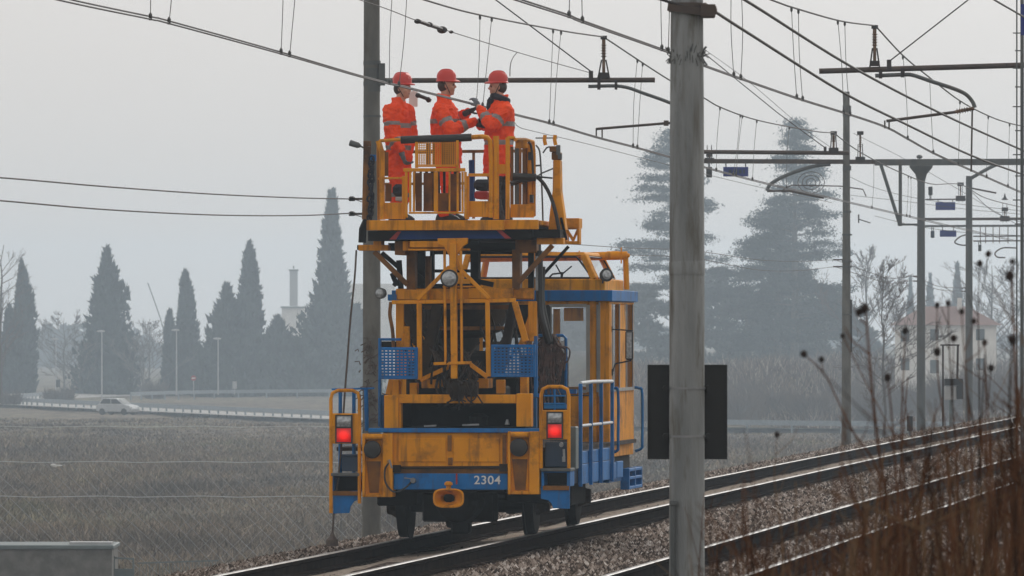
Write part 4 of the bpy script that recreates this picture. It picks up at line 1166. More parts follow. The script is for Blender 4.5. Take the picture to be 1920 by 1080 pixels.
cypress(622, 356, 742, YT, [(0, 88, 70), (0.2, 78, 58), (0.35, 60, 44), (0.5, 32, 32), (0.65, 24, 22), (0.8, 17, 14), (0.92, 8, 9), (0.97, 7, 8), (1, 2, 2)], 'tallest cypress of the left group, beside the yellow trolley', 9, n=8000, leaf=0.42, rough=0.07)
cypress(560, 640, 742, YT-8, [(0, 45, 45), (0.5, 34, 36), (0.8, 18, 20), (1, 2, 2)], 'dark shrubby conifer under the tallest cypress', 10, leaf=0.6, rough=0.16)
cypress(668, 575, 742, YT+8, [(0, 40, 40), (0.5, 30, 34), (0.8, 16, 20), (1, 2, 2)], 'conifer partly hidden by the pole beside the trolley', 12, leaf=0.5, rough=0.14)
for i, (px, yt, w, lb) in enumerate([(1795, 492, 12, 'tall far cypress behind the red roofed house'), (1744, 514, 10, 'shorter far cypress behind the funnel headed pole'), (1707, 520, 7, 'thin far cypress left of the funnel headed pole')]):
    cypress(px, yt, 720, 760*KB, [(0, w*1.6, w*1.6), (0.4, w*1.2, w*1.2), (0.75, w*0.7, w*0.7), (1, 0.5, 0.5)], lb, 30+i, n=2200, group='far cypresses behind the house', rough=0.06)

def cedar(px, ytop, ybase, Y, wpx, label, seed, nb=74):
    rr = np.random.default_rng(seed); rp = random.Random(seed)
    base = P(px, ybase, Y); H = (ybase-ytop)*Y/F; s = Y/F
    root = empty('cedar_tree', tuple(base), label, 'tree', 'tall layered cedars')
    b = MB(); b.lathe(base - Vector((0,0,0.5)), (0,0,1), [(0, 0.55), (H*0.5, 0.34), (H*0.97, 0.07)], 10)
    C = []; D = []; SZ = []
    for i in range(nb):
        u = 0.14 + 0.85*(i/nb)**0.95 + rp.uniform(-0.012, 0.012)
        a = rp.uniform(0, 2*math.pi)
        Lm = float(np.interp(u, [0.1, 0.3, 0.5, 0.62, 0.75, 0.86, 0.95, 1.0], [1.0, 1.02, 0.95, 0.78, 0.62, 0.36, 0.20, 0.06]))*wpx*s
        L = Lm*rp.choice((1.12, 1.0, 0.86, 0.7, 0.95, 0.5))
        p0 = base + Vector((0, 0, u*H)); up = rp.uniform(0.02, 0.16) if u > 0.55 else rp.uniform(-0.06, 0.1)
        tip = p0 + Vector((math.cos(a)*L, math.sin(a)*L, up*L))
        mid = p0.lerp(tip, 0.55) + Vector((0, 0, 0.05*L))
        b.tube([p0, mid, tip], 0.09, 4, 0.015)
        nc = int(5 + 15*L/(wpx*s)); per = 52
        v = rr.uniform(0.18, 1.02, nc)**0.8
        wid = 0.24*L*np.minimum(1, 1.6*(1.08-v)) + 0.2
        off = rr.uniform(-1, 1, nc)*wid
        cc = np.outer(1-v, np.array(p0)) + np.outer(v, np.array(tip))
        cc[:, 2] += 0.05*L*np.sin(np.pi*v) - 0.13*np.abs(off) + rr.normal(0, 0.16, nc)
        cc += np.outer(off, np.array([-math.sin(a), math.cos(a), 0]))
        sz = rr.uniform(0.5, 1.25, nc)
        pts_ = np.repeat(cc, per, 0) + rr.normal(0, 1, (nc*per, 3))*np.repeat(sz, per)[:, None]*np.array([0.72, 0.72, 0.22])
        C.append(pts_); SZ.append(rr.uniform(0.10, 0.26, nc*per))
        D.append(np.tile(np.array([math.cos(a)*0.8, math.sin(a)*0.8, -0.05]), (nc*per, 1)) + rr.normal(0, 0.55, (nc*per, 3)))
    V, Fc = leaf_faces(np.concatenate(C), np.concatenate(D), np.concatenate(SZ), rr)
    b.build('trunk', M['bark'], root, base=tuple(base))
    npmesh('crown', V, Fc, M['cedar'], base=tuple(base), parent=root)
YCED = 600*KB
cedar(1490, 224, 708, YCED, 112, 'tall layered cedar with a bushy top between the thick pole and the slender pole', 41, 86)
cedar(1458, 372, 708, YCED+6, 92, 'lower cedar merged with the left side of the tall layered cedar', 42, 56)
cedar(1262, 236, 712, YCED+15, 118, 'layered cedar whose trunk is hidden behind the thick concrete pole', 43, 78)

def roundtree(px, ytop, ybase, Y, w, label, seed, mat='cedar', n=3600, leaf=0.5, nm='evergreen_tree', group='hazy evergreen trees behind the road'):
    rr = np.random.default_rng(seed)
    base = P(px, ybase, Y); H = (ybase-ytop)*Y/F; R_ = w*Y/F
    root = empty(nm, tuple(base), label, 'tree', group)
    cl = rr.uniform(-1, 1, (26, 3)); cl[:, 2] = rr.uniform(0.1, 0.95, 26)
    prof = np.interp(cl[:, 2], [0, 0.3, 0.7, 1], [0.9, 1.0, 0.7, 0.15])
    cen = np.stack([base.x + cl[:, 0]*R_*prof*0.8, base.y + cl[:, 1]*R_*prof*0.8, base.z + cl[:, 2]*H*0.9], -1)
    k = rr.integers(0, 26, n)
    off = rr.normal(0, 1, (n, 3)); off /= np.linalg.norm(off, axis=1, keepdims=True)
    sz = R_*0.34*rr.uniform(0.3, 1.05, n)
    c = cen[k] + off*sz[:, None]*np.array([1, 1, 0.8])
    V, Fc = leaf_faces(c, off + rr.normal(0, 0.5, (n, 3)) + np.array([0, 0, 0.4]), rr.uniform(0.6, 1.4, n)*leaf, rr)
    npmesh('crown', V, Fc, M[mat], base=tuple(base), parent=root)
    b = MB(); b.lathe(base - Vector((0,0,0.5)), (0,0,1), [(0, 0.3), (H*0.7, 0.12)], 8); b.build('trunk', M['bark'], root, base=tuple(base))
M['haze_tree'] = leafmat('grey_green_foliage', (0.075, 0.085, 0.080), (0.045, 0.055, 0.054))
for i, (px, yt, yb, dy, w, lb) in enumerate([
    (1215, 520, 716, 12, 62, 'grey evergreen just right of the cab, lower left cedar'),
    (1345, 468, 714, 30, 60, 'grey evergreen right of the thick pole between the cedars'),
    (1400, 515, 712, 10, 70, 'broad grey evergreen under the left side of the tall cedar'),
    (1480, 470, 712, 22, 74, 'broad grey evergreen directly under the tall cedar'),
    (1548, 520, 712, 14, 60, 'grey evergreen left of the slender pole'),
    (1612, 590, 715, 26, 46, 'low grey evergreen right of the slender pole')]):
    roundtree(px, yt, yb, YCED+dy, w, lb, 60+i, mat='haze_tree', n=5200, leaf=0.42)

def baretree(px, ybase, ytop, Y, label, seed, spread=0.62, depth=6, r0=None, tm='bark', name='bare_tree', group=None, thin=1.0, lean=0.0):
    rp = random.Random(seed); Y *= KB; thin *= KB
    base = P(px, ybase, Y); H = (ybase-ytop)*Y/F
    root = empty(name, tuple(base), label, 'tree', group)
    tb = MB(); cb_ = MB()
    r0 = r0 or H*0.016
    top = base + Vector((lean*H, 0, H*0.97))
    n = 9; pts = [base.lerp(top, i/n) + Vector((rp.gauss(0, 0.006)*H*(i > 0), rp.gauss(0, 0.006)*H*(i > 0), 0)) for i in range(n+1)]
    pts[0] = base - Vector((0, 0, 0.5))
    tb.tube(pts, r0, 7, r0*0.12)
    def grow(p, d, L, r, lev):
        q = p + d*L*0.5 + Vector((rp.gauss(0, 0.04)*L, rp.gauss(0, 0.04)*L, 0.02*L)); e = p + d*L + Vector((0, 0, 0.10*L))
        cb_.tube([p, q, e], r, 4, max(r*0.3, 0.004*thin), cap=False)
        if lev <= 0: return
        for k in range(rp.choice((3, 4, 5)) if lev > 1 else 4):
            v = rp.uniform(0.25, 1.0)
            s = p.lerp(e, v)
            nd = (d + Vector((rp.gauss(0, 0.55), rp.gauss(0, 0.55), rp.gauss(0.18, 0.32)))).normalized()
            grow(s, nd, L*rp.uniform(0.32, 0.55), max(r*0.5, 0.005*thin), lev-1)
    nb_ = 22
    for i in range(nb_):
        u = 0.16 + 0.8*i/nb_
        a = rp.uniform(0, 2*math.pi)
        p = base.lerp(top, u); L = H*spread*0.62*(1-u)**0.62*rp.uniform(0.6, 1.05) + 0.05*H
        d = Vector((math.cos(a), math.sin(a)*0.8, rp.uniform(0.45, 0.95))).normalized()
        grow(p, d, L, r0*0.42*(1-u*0.7), 2 if depth < 6 else 3)
    tb.build('trunk', M[tm], root, base=tuple(base), smooth=True)
    cb_.build('crown', M['twig'], root, base=tuple(base))
baretree(1655, 812, 478, 250, 'leafless young tree between the slender pole and the funnel headed pole', 71, spread=0.60, depth=6, thin=1.6, r0=0.075)
baretree(1640, 800, 660, 246, 'small leafless sapling at the left foot of the young bare tree', 72, spread=0.5, depth=5, thin=1.4, r0=0.04)
baretree(1625, 720, 470, 480, 'hazy leafless tree right behind the slender pole', 73, spread=0.8, depth=6, thin=3.0, group='hazy leafless trees')
baretree(1860, 745, 490, 520, 'hazy leafless tree right of the curved arm pole', 75, spread=0.8, depth=6, thin=2.2, group='hazy leafless trees')
baretree(1915, 745, 500, 500, 'hazy leafless tree at the right edge', 76, spread=0.8, depth=6, thin=2.2, group='hazy leafless trees')
baretree(120, 750, 590, 700, 'pale leafless tree between the two left conifers', 77, spread=0.9, depth=6, thin=3.5, group='hazy leafless trees')
baretree(150, 752, 640, 660, 'pale leafless bushy tree at the left foot of the broad conifer', 78, spread=1.1, depth=5, thin=3.5, group='hazy leafless trees')
baretree(280, 748, 610, 680, 'pale leafless tree between the broad conifer and the narrow cypress', 79, spread=1.1, depth=6, thin=3.5, group='hazy leafless trees')
baretree(268, 748, 640, 655, 'pale leafless bush right of the broad conifer', 80, spread=1.3, depth=5, thin=3.5, group='hazy leafless trees')
baretree(2, 745, 450, 520, 'leafless tree cut by the left edge', 81, spread=0.5, depth=5, thin=2.5, group='hazy leafless trees')

def bush(px, ybase, Y, w, h, label, seed, mat='twig', n=900, group='leafless bushes'):
    rr = np.random.default_rng(seed); Y *= KB; base = P(px, ybase, Y); s = Y/F
    W, H = w*s, h*s
    a = rr.uniform(0, 2*np.pi, n); el = rr.uniform(0.1, 1, n); k = rr.uniform(0.3, 1, n)
    p0 = np.stack([base.x + np.cos(a)*W*k*0.6, base.y + np.sin(a)*W*k*0.6, base.z + H*el*0.6*rr.uniform(0, 1, n)], -1)
    d = np.stack([np.cos(a)*0.5, np.sin(a)*0.5, 0.9*np.ones(n)], -1) + rr.normal(0, 0.3, (n, 3))
    L = H*rr.uniform(0.25, 0.55, n)
    wv = 0.012*Y/250
    side = rr.normal(0, 1, (n, 3)); side[:, 1] *= 0.3; side /= np.linalg.norm(side, axis=1, keepdims=True)
    V = np.stack([p0 - side*wv, p0 + side*wv, p0 + d*L[:, None]], 1).reshape(-1, 3)
    o = npmesh('bush', V, np.arange(3*n).reshape(n, 3), M[mat], base=tuple(base))
    tag(o, label, 'bush', group)
bush(110, 752, 600, 46, 30, 'low brown bush behind the road bend at left', 90, n=1500)
bush(20, 760, 560, 30, 34, 'low brown bush at the far left end of the road', 91, n=1200)
bush(290, 748, 640, 30, 46, 'low pale bush left of the small cypress', 92, n=1200)
M['scrub'] = surf('hazy_scrub', (0.17, 0.135, 0.115), (0.11, 0.09, 0.08), scale=0.5, rough=0.95)
for i, (px, yb, yy, w, h, lb) in enumerate([
    (1390, 790, 432, 60, 66, 'brown scrub on the rise just right of the sign board'), (1450, 775, 440, 60, 60, 'brown scrub on the rise under the tall cedar'),
    (1520, 790, 434, 56, 70, 'brown scrub on the rise left of the slender pole'), (1230, 790, 434, 56, 60, 'brown scrub on the rise right of the cab'),
    (1340, 760, 452, 60, 50, 'upper scrub on the rise beside the thick pole'), (1420, 750, 456, 60, 46, 'upper scrub on the rise below the broad evergreen'),
    (1500, 748, 458, 60, 46, 'upper scrub on the rise below the tall cedar'), (1580, 760, 450, 56, 60, 'brown scrub on the rise behind the slender pole'),
    (1640, 790, 430, 60, 70, 'brown scrub behind the young bare tree'), (1710, 780, 420, 60, 80, 'brown scrub behind the funnel headed pole'), (1780, 770, 400, 60, 90, 'brown scrub behind the lineside box'), (1850, 770, 380, 70, 110, 'brown scrub behind the tall weeds at right')]):
    bush(px, yb, yy, w, h, lb, 100+i, mat='scrub', n=2600, group='scrub on the rise behind the road')

# ---- house with a red roof
YHs = 430*KB; hb = tuple(P(1800, 705, YHs)); house = empty('house', hb, 'white two storey house with a red tiled roof, hazy behind the poles at right', 'house')
x0, x1 = P(1688, 0, YHs).x, P(1868, 0, YHs).x
zg, ze, zr = P(0, 735, YHs).z, P(0, 610, YHs).z, P(0, 574, YHs).z
b = MB(); b.box(x0, x1, YHs, YHs+8, zg, ze); b.build('wall', M['plaster'], house, base=hb)
b = MB(); e = 0.5
b._add([(x0-e, YHs-e, ze+0.005), (x1+e, YHs-e, ze+0.005), (x1+e, YHs+8+e, ze+0.005), (x0-e, YHs+8+e, ze+0.005), (x0+2.2, YHs+4, zr), (x1-2.2, YHs+4, zr)], [(0, 1, 5, 4), (1, 2, 5), (2, 3, 4, 5), (3, 0, 4), (3, 2, 1, 0)])
b.build('roof', M['rooftile'], house, base=hb)
for wx, wy0, wy1 in ((1697, 620, 640), (1752, 617, 638), (1838, 617, 638), (1697, 672, 694), (1752, 675, 700), (1838, 672, 694)):
    f = MB(); f.box(P(wx-8, 0, YHs).x, P(wx+8, 0, YHs).x, YHs-0.06, YHs-0.005, P(0, wy1, YHs).z, P(0, wy0, YHs).z)
    fo = f.build('window', M['haze_tree'], house, base=hb)
b = MB(); b.box(P(1800, 0, YHs).x, P(1808, 0, YHs).x, YHs+3, YHs+3.6, zr-0.4, zr+0.7); b.build('chimney', M['plaster'], house, base=hb)
# ---- far pale works behind the cypresses
YW = 900*KB; wb = tuple(P(556, 640, YW)); wk = empty('factory', wb, 'pale flat factory block with a square chimney tower behind the cypresses', 'building')
for nm, a0, a1, c0, c1, dp in (('tower', 543, 558, 507, 574, 1.2), ('block', 528, 570, 577, 690, 14), ('long_hall', 640, 740, 532, 690, 20), ('low_hall', 575, 640, 600, 690, 20)):
    b = MB(); b.box(P(a0, 0, YW).x, P(a1, 0, YW).x, YW, YW+dp, P(0, c1, YW).z, P(0, c0, YW).z); b.build(nm, M['lampgrey'] if nm == 'tower' else M['plaster'], wk, base=wb)
for nm, a0, a1, c in (('roof_edge', 526, 572, 576), ('tower_cap', 541.5, 559.5, 506.5)):
    b = MB(); b.box(P(a0, 0, YW).x, P(a1, 0, YW).x, YW-0.4, YW+2, P(0, c+1.5, YW).z, P(0, c-1.5, YW).z); b.build(nm, M['galv'], wk, base=wb)
b = MB(); b.ellipsoid(P(550.5, 501, YW), 0.15, 0.15, 0.28, 8, 6); b.build('finial', M['galv'], wk, base=wb)
single('crane_jib', [(277, 530), (300, 595), (312, 640)], 0.09, 'faint slanting mast between the broad conifer and the narrow cypress', Yc=850*KB, mat='galv', cat='mast')

# ---- street lamps, road signs and the car
def lamp(px, ytop, ybase, Y, label):
    Y *= KB
    base = tuple(P(px, ybase+3, Y)); rt = empty('street_lamp', base, label, 'street lamp', 'street lamps along the road')
    b = MB(); b.tube([P(px, ybase+3, Y), P(px, ytop+1, Y)], 0.09, 8, 0.06); b.build('post', M['lampgrey'], rt, base=base)
    b = MB(); c = P(px-2, ytop, Y); b.ellipsoid(c, 0.5, 0.2, 0.13, 10, 6); b.build('lamp_head', M['lampgrey'], rt, base=base, smooth=True)
lamp(191, 621, 748, 610, 'leftmost tall street lamp, in front of the broad conifer')
lamp(331, 619, 738, 610, 'middle street lamp, in front of the narrow cypress')
lamp(409, 635, 737, 620, 'right street lamp, in front of the tall middle cypress')
def roadsign(px, ytop, ybase, Y, shape, mat, label):
    Y *= KB
    base = tuple(P(px, ybase, Y)); rt = empty('road_sign', base, label, 'road sign')
    b = MB(); b.tube([P(px, ybase+2, Y), P(px, ytop+2, Y)], 0.04, 6); b.build('post', M['lampgrey'], rt, base=base)
    b = MB()
    if shape == 'disc': b.cyl(P(px, ytop+4, Y-0.06), P(px, ytop+4, Y-0.10), 5*Y/F, 18)
    else: b.box(P(px-4, 0, Y).x, P(px+4, 0, Y).x, Y-0.1, Y-0.06, P(0, ytop+14, Y).z, P(0, ytop, Y).z)
    b.build('plate', mat, rt, base=base)
    if shape == 'disc':
        b = MB(); b.box(P(px-3.4, 0, Y).x, P(px+3.4, 0, Y).x, Y-0.112, Y-0.103, P(0, ytop+5.2, Y).z, P(0, ytop+2.8, Y).z); b.build('bar', M['white'], rt, base=base)
roadsign(363, 705, 738, 560, 'disc', M['red'], 'round red road sign between the second and third street lamps')
roadsign(440, 715, 738, 600, 'plate', M['lampgrey'], 'small pale road sign plate right of the third street lamp')
roadsign(109, 712, 752, 600, 'plate', M['sign_back'], 'dark road sign plate between the two left conifers')
lamp(105, 636, 752, 660, 'faint thin street lamp between the two left conifers')

def car():
    c = gp(221, 784.0); base = (c.x, c.y, FIELD_Z + 0.30)
    rt = empty('white_car', base, 'small white car driving behind the guardrail on the road at left', 'car')
    L, W = 3.4, 1.6
    ang = R(-28)          # driving to the right and a little towards the camera
    rot = Matrix.Rotation(ang, 4, 'Z') @ Matrix.Scale(1.12, 4)
    def put(b, name, mat, parent=rt, bevel=0):
        b.v = [tuple(Vector(base) + (rot @ Vector(v))) for v in b.v]
        return b.build(name, mat, parent, base=base, bevel=bevel)
    b = MB(); b.prism([(-1.72, 0.30), (1.70, 0.26), (1.74, 0.55), (1.60, 0.80), (0.95, 0.93), (-1.50, 0.96), (-1.74, 0.80)], -0.78, 0.78); put(b, 'body', M['car_paint'], bevel=0.05)
    b = MB(); b.prism([(0.92, 0.934), (0.30, 1.42), (-1.10, 1.45), (-1.55, 0.965)], -0.68, 0.68); put(b, 'cabin', M['car_paint'], bevel=0.04)
    b = MB(); b.prism([(0.78, 0.98), (0.27, 1.37), (-0.25, 1.38), (-0.25, 0.98)], -0.69, 0.69); b.prism([(-0.32, 0.98), (-0.32, 1.38), (-1.05, 1.40), (-1.38, 0.99)], -0.69, 0.69); put(b, 'side_windows', M['rubber'])
    b = MB(); b._add([(0.93, -0.60, 0.95), (0.93, 0.60, 0.95), (0.36, 0.56, 1.40), (0.36, -0.56, 1.40)], [(0, 1, 2, 3)]); b.v = [(x+0.012, y, z+0.012) for x, y, z in b.v]; put(b, 'windscreen', M['galv'])
    for x, y in ((1.08, -0.72), (1.08, 0.72), (-1.12, -0.72), (-1.12, 0.72)):
        b = MB(); b.cyl((x, y-0.08, 0.29), (x, y+0.09, 0.29), 0.29, 18); put(b, 'wheel', M['rubber'])
    for y in (-0.55, 0.55):
        b = MB(); b.ellipsoid((1.66, y, 0.62), 0.08, 0.16, 0.09, 8, 6); put(b, 'headlight', M['lens'])
car()
# ================================================================ THE RAIL TROLLEY
vroot = empty('rail_trolley', tuple(QW((0, 0, 0))), 'yellow and blue overhead line trolley with a raised work platform, seen from its rear', 'rail vehicle', rz=-PSI)
def vb(b, name, mat, parent=vroot, bevel=0.0, smooth=False):
    if name in SPLIT:
        for m in islands(b): o = m.build(name, mat, parent, bevel=bevel, smooth=smooth)
        return o
    return b.build(name, mat, parent, bevel=bevel, smooth=smooth)
SPLIT = {'dark_bracket', 'bracket_link', 'hinge', 'brake_gear', 'mirror_arm', 'leaf_spring', 'railing_post', 'railing_bar', 'guard_post', 'side_window', 'windscreen', 'diagonal_strut', 'turret_leg', 'outrigger_beam', 'lift_column',
         'red_end_stripe', 'side_skirt', 'raking_arm', 'cross_member', 'turret_beam', 'kick_panel', 'front_step', 'wire_roller', 'machine_block', 'blue_cabinet', 'gate_plate', 'tool_bag', 'cable_plug', 'side_panel', 'floor_bearer', 'bay_fitting', 'jib_fitting'}
def vt(pts, r, n=8, sm=0):
    pp = [Q(*p) for p in pts]
    if sm: pp = smoothpath(pp, sm)
    return MB().tube(pp, r, n)
def vbar(b, a, c, w, h=None):
    return b.bar(Q(*a), Q(*c), w, h, up=(0, 1, 0))

# ---- running gear
for yv in (1.6, 5.55):
    b = MB(); b.cyl((-0.70, yv, 0.33), (0.70, yv, 0.33), 0.075, 12); vb(b, 'axle', M['black'])
    for sx in (-1, 1):
        xw = 0.75*sx; zo = -0.045 if sx < 0 else 0.0
        w = MB(); w.lathe((xw - 0.065, yv, 0.36 + zo), (1, 0, 0), [(0, 0.10), (0.0, 0.355 + (0.03 if sx > 0 else 0)), (0.03, 0.36 + (0.03 if sx > 0 else 0)), (0.035, 0.36), (0.10, 0.358), (0.13, 0.352 + (0.03 if sx < 0 else 0)), (0.135, 0.30), (0.13, 0.10)], 32)
        wo = vb(w, 'wheel', M['black'], smooth=True)
        h = MB(); h.lathe((xw + sx*0.06, yv, 0.36 + zo), (sx, 0, 0), [(0, 0.14), (0.05, 0.13), (0.12, 0.09), (0.16, 0.085)], 16); vb(h, 'axle_box', M['grime'], wo)
b = MB(); b.box(-0.62, 0.62, 0.25, 7.0, 0.52, 0.95); b.box(-0.95, 0.95, 0.3, 7.0, 0.80, 1.0); vb(b, 'underframe', M['black'])
b = MB(); b.lathe((0, 0.55, 0.42), (0, 1, 0), [(0, 0.16), (0.05, 0.26), (0.5, 0.30), (1.0, 0.26)], 16)
b.box(-0.45, 0.40, 0.9, 1.3, 0.16, 0.5); b.box(-0.12, 0.10, 0.95, 1.2, 0.02, 0.2); b.box(0.25, 0.38, 3.0, 4.6, 0.2, 0.5)
b.box(-1.02, -0.55, 1.1, 2.1, 0.34, 0.66); b.box(0.55, 1.02, 1.1, 2.1, 0.38, 0.66); b.box(0.4, 1.05, 3.0, 4.4, 0.30, 0.62); b.box(-1.05, -0.4, 3.0, 4.4, 0.30, 0.62)
vb(b, 'brake_gear', M['black'], bevel=0.02)
b = MB(); 
for x in (-0.98, 0.96):
    for k in range(5): b.box(x-0.05, x+0.05, 1.2 + k*0.03, 2.1 - k*0.03, 0.44 + 0.03*k, 0.465 + 0.03*k)
vb(b, 'leaf_spring', M['grime'])

# ---- rear end
b = MB(); b.rect(718, 957, 811, 876, 0.03, 0.10); vb(b, 'tail_board', M['orange'], bevel=0.006)
b = MB()
b.rect(747, 836, 822, 866, 0.016, 0.03); b.rect(850, 937, 822, 866, 0.016, 0.03)
for bx in (726, 951):
    for by in (818, 832, 846, 860): b.lathe(Q(bx, by, 0.03), (0, -1, 0), [(0, 0.012), (0.012, 0.010)], 8)
for bx in range(760, 940, 22): b.lathe(Q(bx, 874, 0.03), (0, -1, 0), [(0, 0.010), (0.010, 0.008)], 8)
o = vb(b, 'pressed_panel', M['orange'], bevel=0.008)
b = MB(); b.rect(839, 846, 816, 846, 0.0, 0.03); b.rect(728, 735, 815, 873, 0.012, 0.03); b.rect(942, 949, 815, 873, 0.012, 0.03)
b.rect(840, 848, 858, 872, 0.005, 0.03); vb(b, 'hinge', M['orange_dirty'], bevel=0.003)
b = vt([(742, 877, -0.01), (944, 876, -0.01)], 0.016); b.rect(736, 750, 872, 886, -0.04, 0.03); b.rect(936, 950, 870, 884, -0.04, 0.03); vb(b, 'hinge_rod', M['grime'])
b = MB(); b.rect(735, 957, 876.2, 888, 0.05, 0.12); vb(b, 'rear_rail', M['orange_dirty'])
nb_ = MB(); nb_.rect(738, 952, 888.2, 918, -0.005, 0.12); nbo = vb(nb_, 'number_beam', M['blue'], bevel=0.008)
# number
cu = bpy.data.curves.new('number_text', 'FONT'); cu.body = '2304'; cu.size = 0.155; cu.extrude = 0.002; cu.space_character = 1.08; cu.offset = 0.0016
to = bpy.data.objects.new('number_text', cu); COL.objects.link(to)
bpy.context.view_layer.update()
me = bpy.data.meshes.new_from_object(to.evaluated_get(bpy.context.evaluated_depsgraph_get()))
bpy.data.objects.remove(to)
no = bpy.data.objects.new('number', me); COL.objects.link(no); me.materials.clear(); me.materials.append(M['white']); no.parent = nbo
q0, q1 = Q(889, 908, -0.009), Q(938.5, 892, -0.009)
xs = [v.co.x for v in me.vertices]; ys = [v.co.y for v in me.vertices]
sx_, sy_ = (q1.x-q0.x)/(max(xs)-min(xs)), (q1.z-q0.z)/(max(ys)-min(ys))
for v in me.vertices:
    v.co = Vector((q0.x + (v.co.x-min(xs))*sx_, q0.y - v.co.z, q0.z + (v.co.y-min(ys))*sy_))
b = MB(); b.rect(690, 1012, 803.5, 810.8, -0.02, 0.16); vb(b, 'top_edge', M['blue'], bevel=0.006)
b = MB(); b.rect(854.5, 857.5, 888, 908, -0.02, -0.006); vb(b, 'red_mark', M['red'])
# buffer housings
for pa, pb_, pc, bx, by, rr, ytop, ybot in ((679, 736, 720, 697, 843, 16.5, 813, 932), (952, 1011, 995, 972, 839, 17, 809, 927)):
    h = MB()
    h.rect(pa, pa+5, ytop, ybot, -0.10, 0.2); h.rect(pc-3, pb_, ytop, ybot, -0.05, 0.2)
    h.rect(pa+5.2, pc-3.2, ytop+4, ybot, 0.0, 0.2); h.rect(pa+5.2, pc-3.2, ybot-6, ybot, -0.05, 0.0)
    ho = vb(h, 'buffer_housing', M['orange'], bevel=0.006)
    c = MB(); c.lathe(Q((pa+pc)/2-16, ytop+6, -0.05), (1, 0, 0), [(0, 0.035), (0.215, 0.035)], 14); vb(c, 'top_roll', M['orange'], ho, smooth=True)
    c = MB(); ctr = Q(bx, by, -0.12); c.lathe(ctr, (0, 1, 0), [(0, rr*0.55/160), (0.012, rr*0.93/160), (0.03, rr/160), (0.05, rr/160), (0.055, 0.07), (0.18, 0.08)], 26); vb(c, 'buffer', M['rubber'], ho, smooth=True)
    c = MB(); c.pprism([(pa+8, by+22), (pc-6, by+22), (pc-10, ybot-8), (pa+14, ybot-8)], -0.008, 0.0); vb(c, 'recess_shade', M['orange_dirty'], ho)  # darker plate paints in the shading of the concave housing below the buffer
# drawgear
c = MB()
def ringpts(cx, cy, rx, rz, yv, k=22, flat=0.8):
    c0 = Q(cx, cy, yv); out = []
    for i in range(k+1):
        a = 2*math.pi*i/k; out.append(c0 + Vector((math.copysign(abs(math.cos(a))**flat, math.cos(a))*rx, 0, math.copysign(abs(math.sin(a))**flat, math.sin(a))*rz)))
    return out
rings_ = []
for rx, rz, yv in ((0.055, 0.040, 0.02), (0.10, 0.06, -0.02), (0.135, 0.085, -0.10), (0.176, 0.108, -0.22), (0.182, 0.113, -0.245), (0.165, 0.098, -0.25), (0.12, 0.066, -0.17), (0.07, 0.042, -0.08)):
    rings_.append(ringpts(841, 934, rx, rz, yv, 24, 0.62)[:24])
k0 = len(c.v)
for rg in rings_: c.v.extend([tuple(p) for p in rg])
for i in range(len(rings_)-1):
    for j in range(24):
        j2 = (j+1) % 24
        c.f.append((k0+i*24+j, k0+i*24+j2, k0+(i+1)*24+j2, k0+(i+1)*24+j)); c.m.append(0)
co = vb(c, 'coupling_head', M['orange'], smooth=True)
c = MB(); c.lathe(Q(841, 934, -0.10), (0, 1, 0), [(0, 0.055), (0.05, 0.06), (0.3, 0.10)], 14); vb(c, 'coupling_socket', M['black'], co)
c = MB(); c.lathe(Q(841, 921, -0.19), (0, 0, 1), [(0, 0.028), (0.06, 0.03), (0.075, 0.05), (0.10, 0.045), (0.115, 0.02)], 12); vb(c, 'coupling_pin', M['orange'], co, smooth=True)
b = vt([(729, 868, -0.04), (722, 880, -0.07), (723, 905, -0.09), (738, 922, -0.10), (758, 916, -0.08), (772, 903, -0.03)], 0.011, 6, 5); vb(b, 'air_hose', M['rubber'])
b = MB(); b.lathe(Q(774, 901, -0.06), (0, 1, 0), [(0, 0.03), (0.04, 0.035), (0.06, 0.02)], 10); b.bar(Q(758, 896, -0.03), Q(774, 898, -0.03), 0.012); vb(b, 'hose_valve', M['steel'])
b = MB(); b.lathe(Q(729, 865, -0.05), (0, 1, 0), [(0, 0.02), (0.05, 0.025)], 8); b.bar(Q(730, 862, -0.05), Q(735, 878, -0.05), 0.02); vb(b, 'brake_cock', M['steel'])

# ---- engine bay behind the tail board
b = MB()
b.rect(720, 747, 741, 803, 0.12, 0.30); b.rect(968, 996, 738, 800, 0.12, 0.30); b.rect(747.3, 967.7, 740, 756, 0.14, 0.30)
b.rect(747.3, 752, 756.2, 803, 0.16, 0.30)
vb(b, 'bay_frame', M['orange'], bevel=0.006)
b = MB(); b.box(Q(748, 0, .3).x, Q(967, 0, .3).x, 1.3, 1.4, 1.2, 1.62); b.box(Q(748,0,.3).x, Q(967,0,.3).x, 0.31, 1.3, 1.20, 1.28); b.box(Q(748,0,.3).x, Q(967,0,.3).x, 0.31, 1.3, 1.575, 1.62); b.box(Q(735,0,.3).x, Q(747,0,.3).x, 0.31, 1.4, 1.2, 1.62); b.box(Q(968,0,.3).x, Q(985,0,.3).x, 0.31, 1.4, 1.2, 1.62)
b.lathe((0.25, 0.7, 1.30), (0, 0, 1), [(0, 0.1), (0.1, 0.12), (0.14, 0.05)], 10)
vb(b, 'engine_bay', M['black'])
b = MB(); b.bar(Q(795, 799, 0.25), Q(818, 798, 0.25), 0.02); b.bar(Q(867, 797, 0.25), Q(898, 796, 0.25), 0.02); b.lathe(Q(951, 796, 0.25), (0,0,1), [(0, 0.03), (0.06, 0.012)], 8); vb(b, 'bay_fitting', M['steel'])
b = MB(); b.box(-1.38, 1.38, 0.35, 6.9, 1.0, 1.045); b.box(-0.85, 0.85, 0.31, 4.4, 1.05, 1.19); vb(b, 'deck', M['grime'])
b = MB(); b.rect(1018, 1080, 730, 738, 1.4, 1.5); vb(b, 'deck_rail', M['blue'])

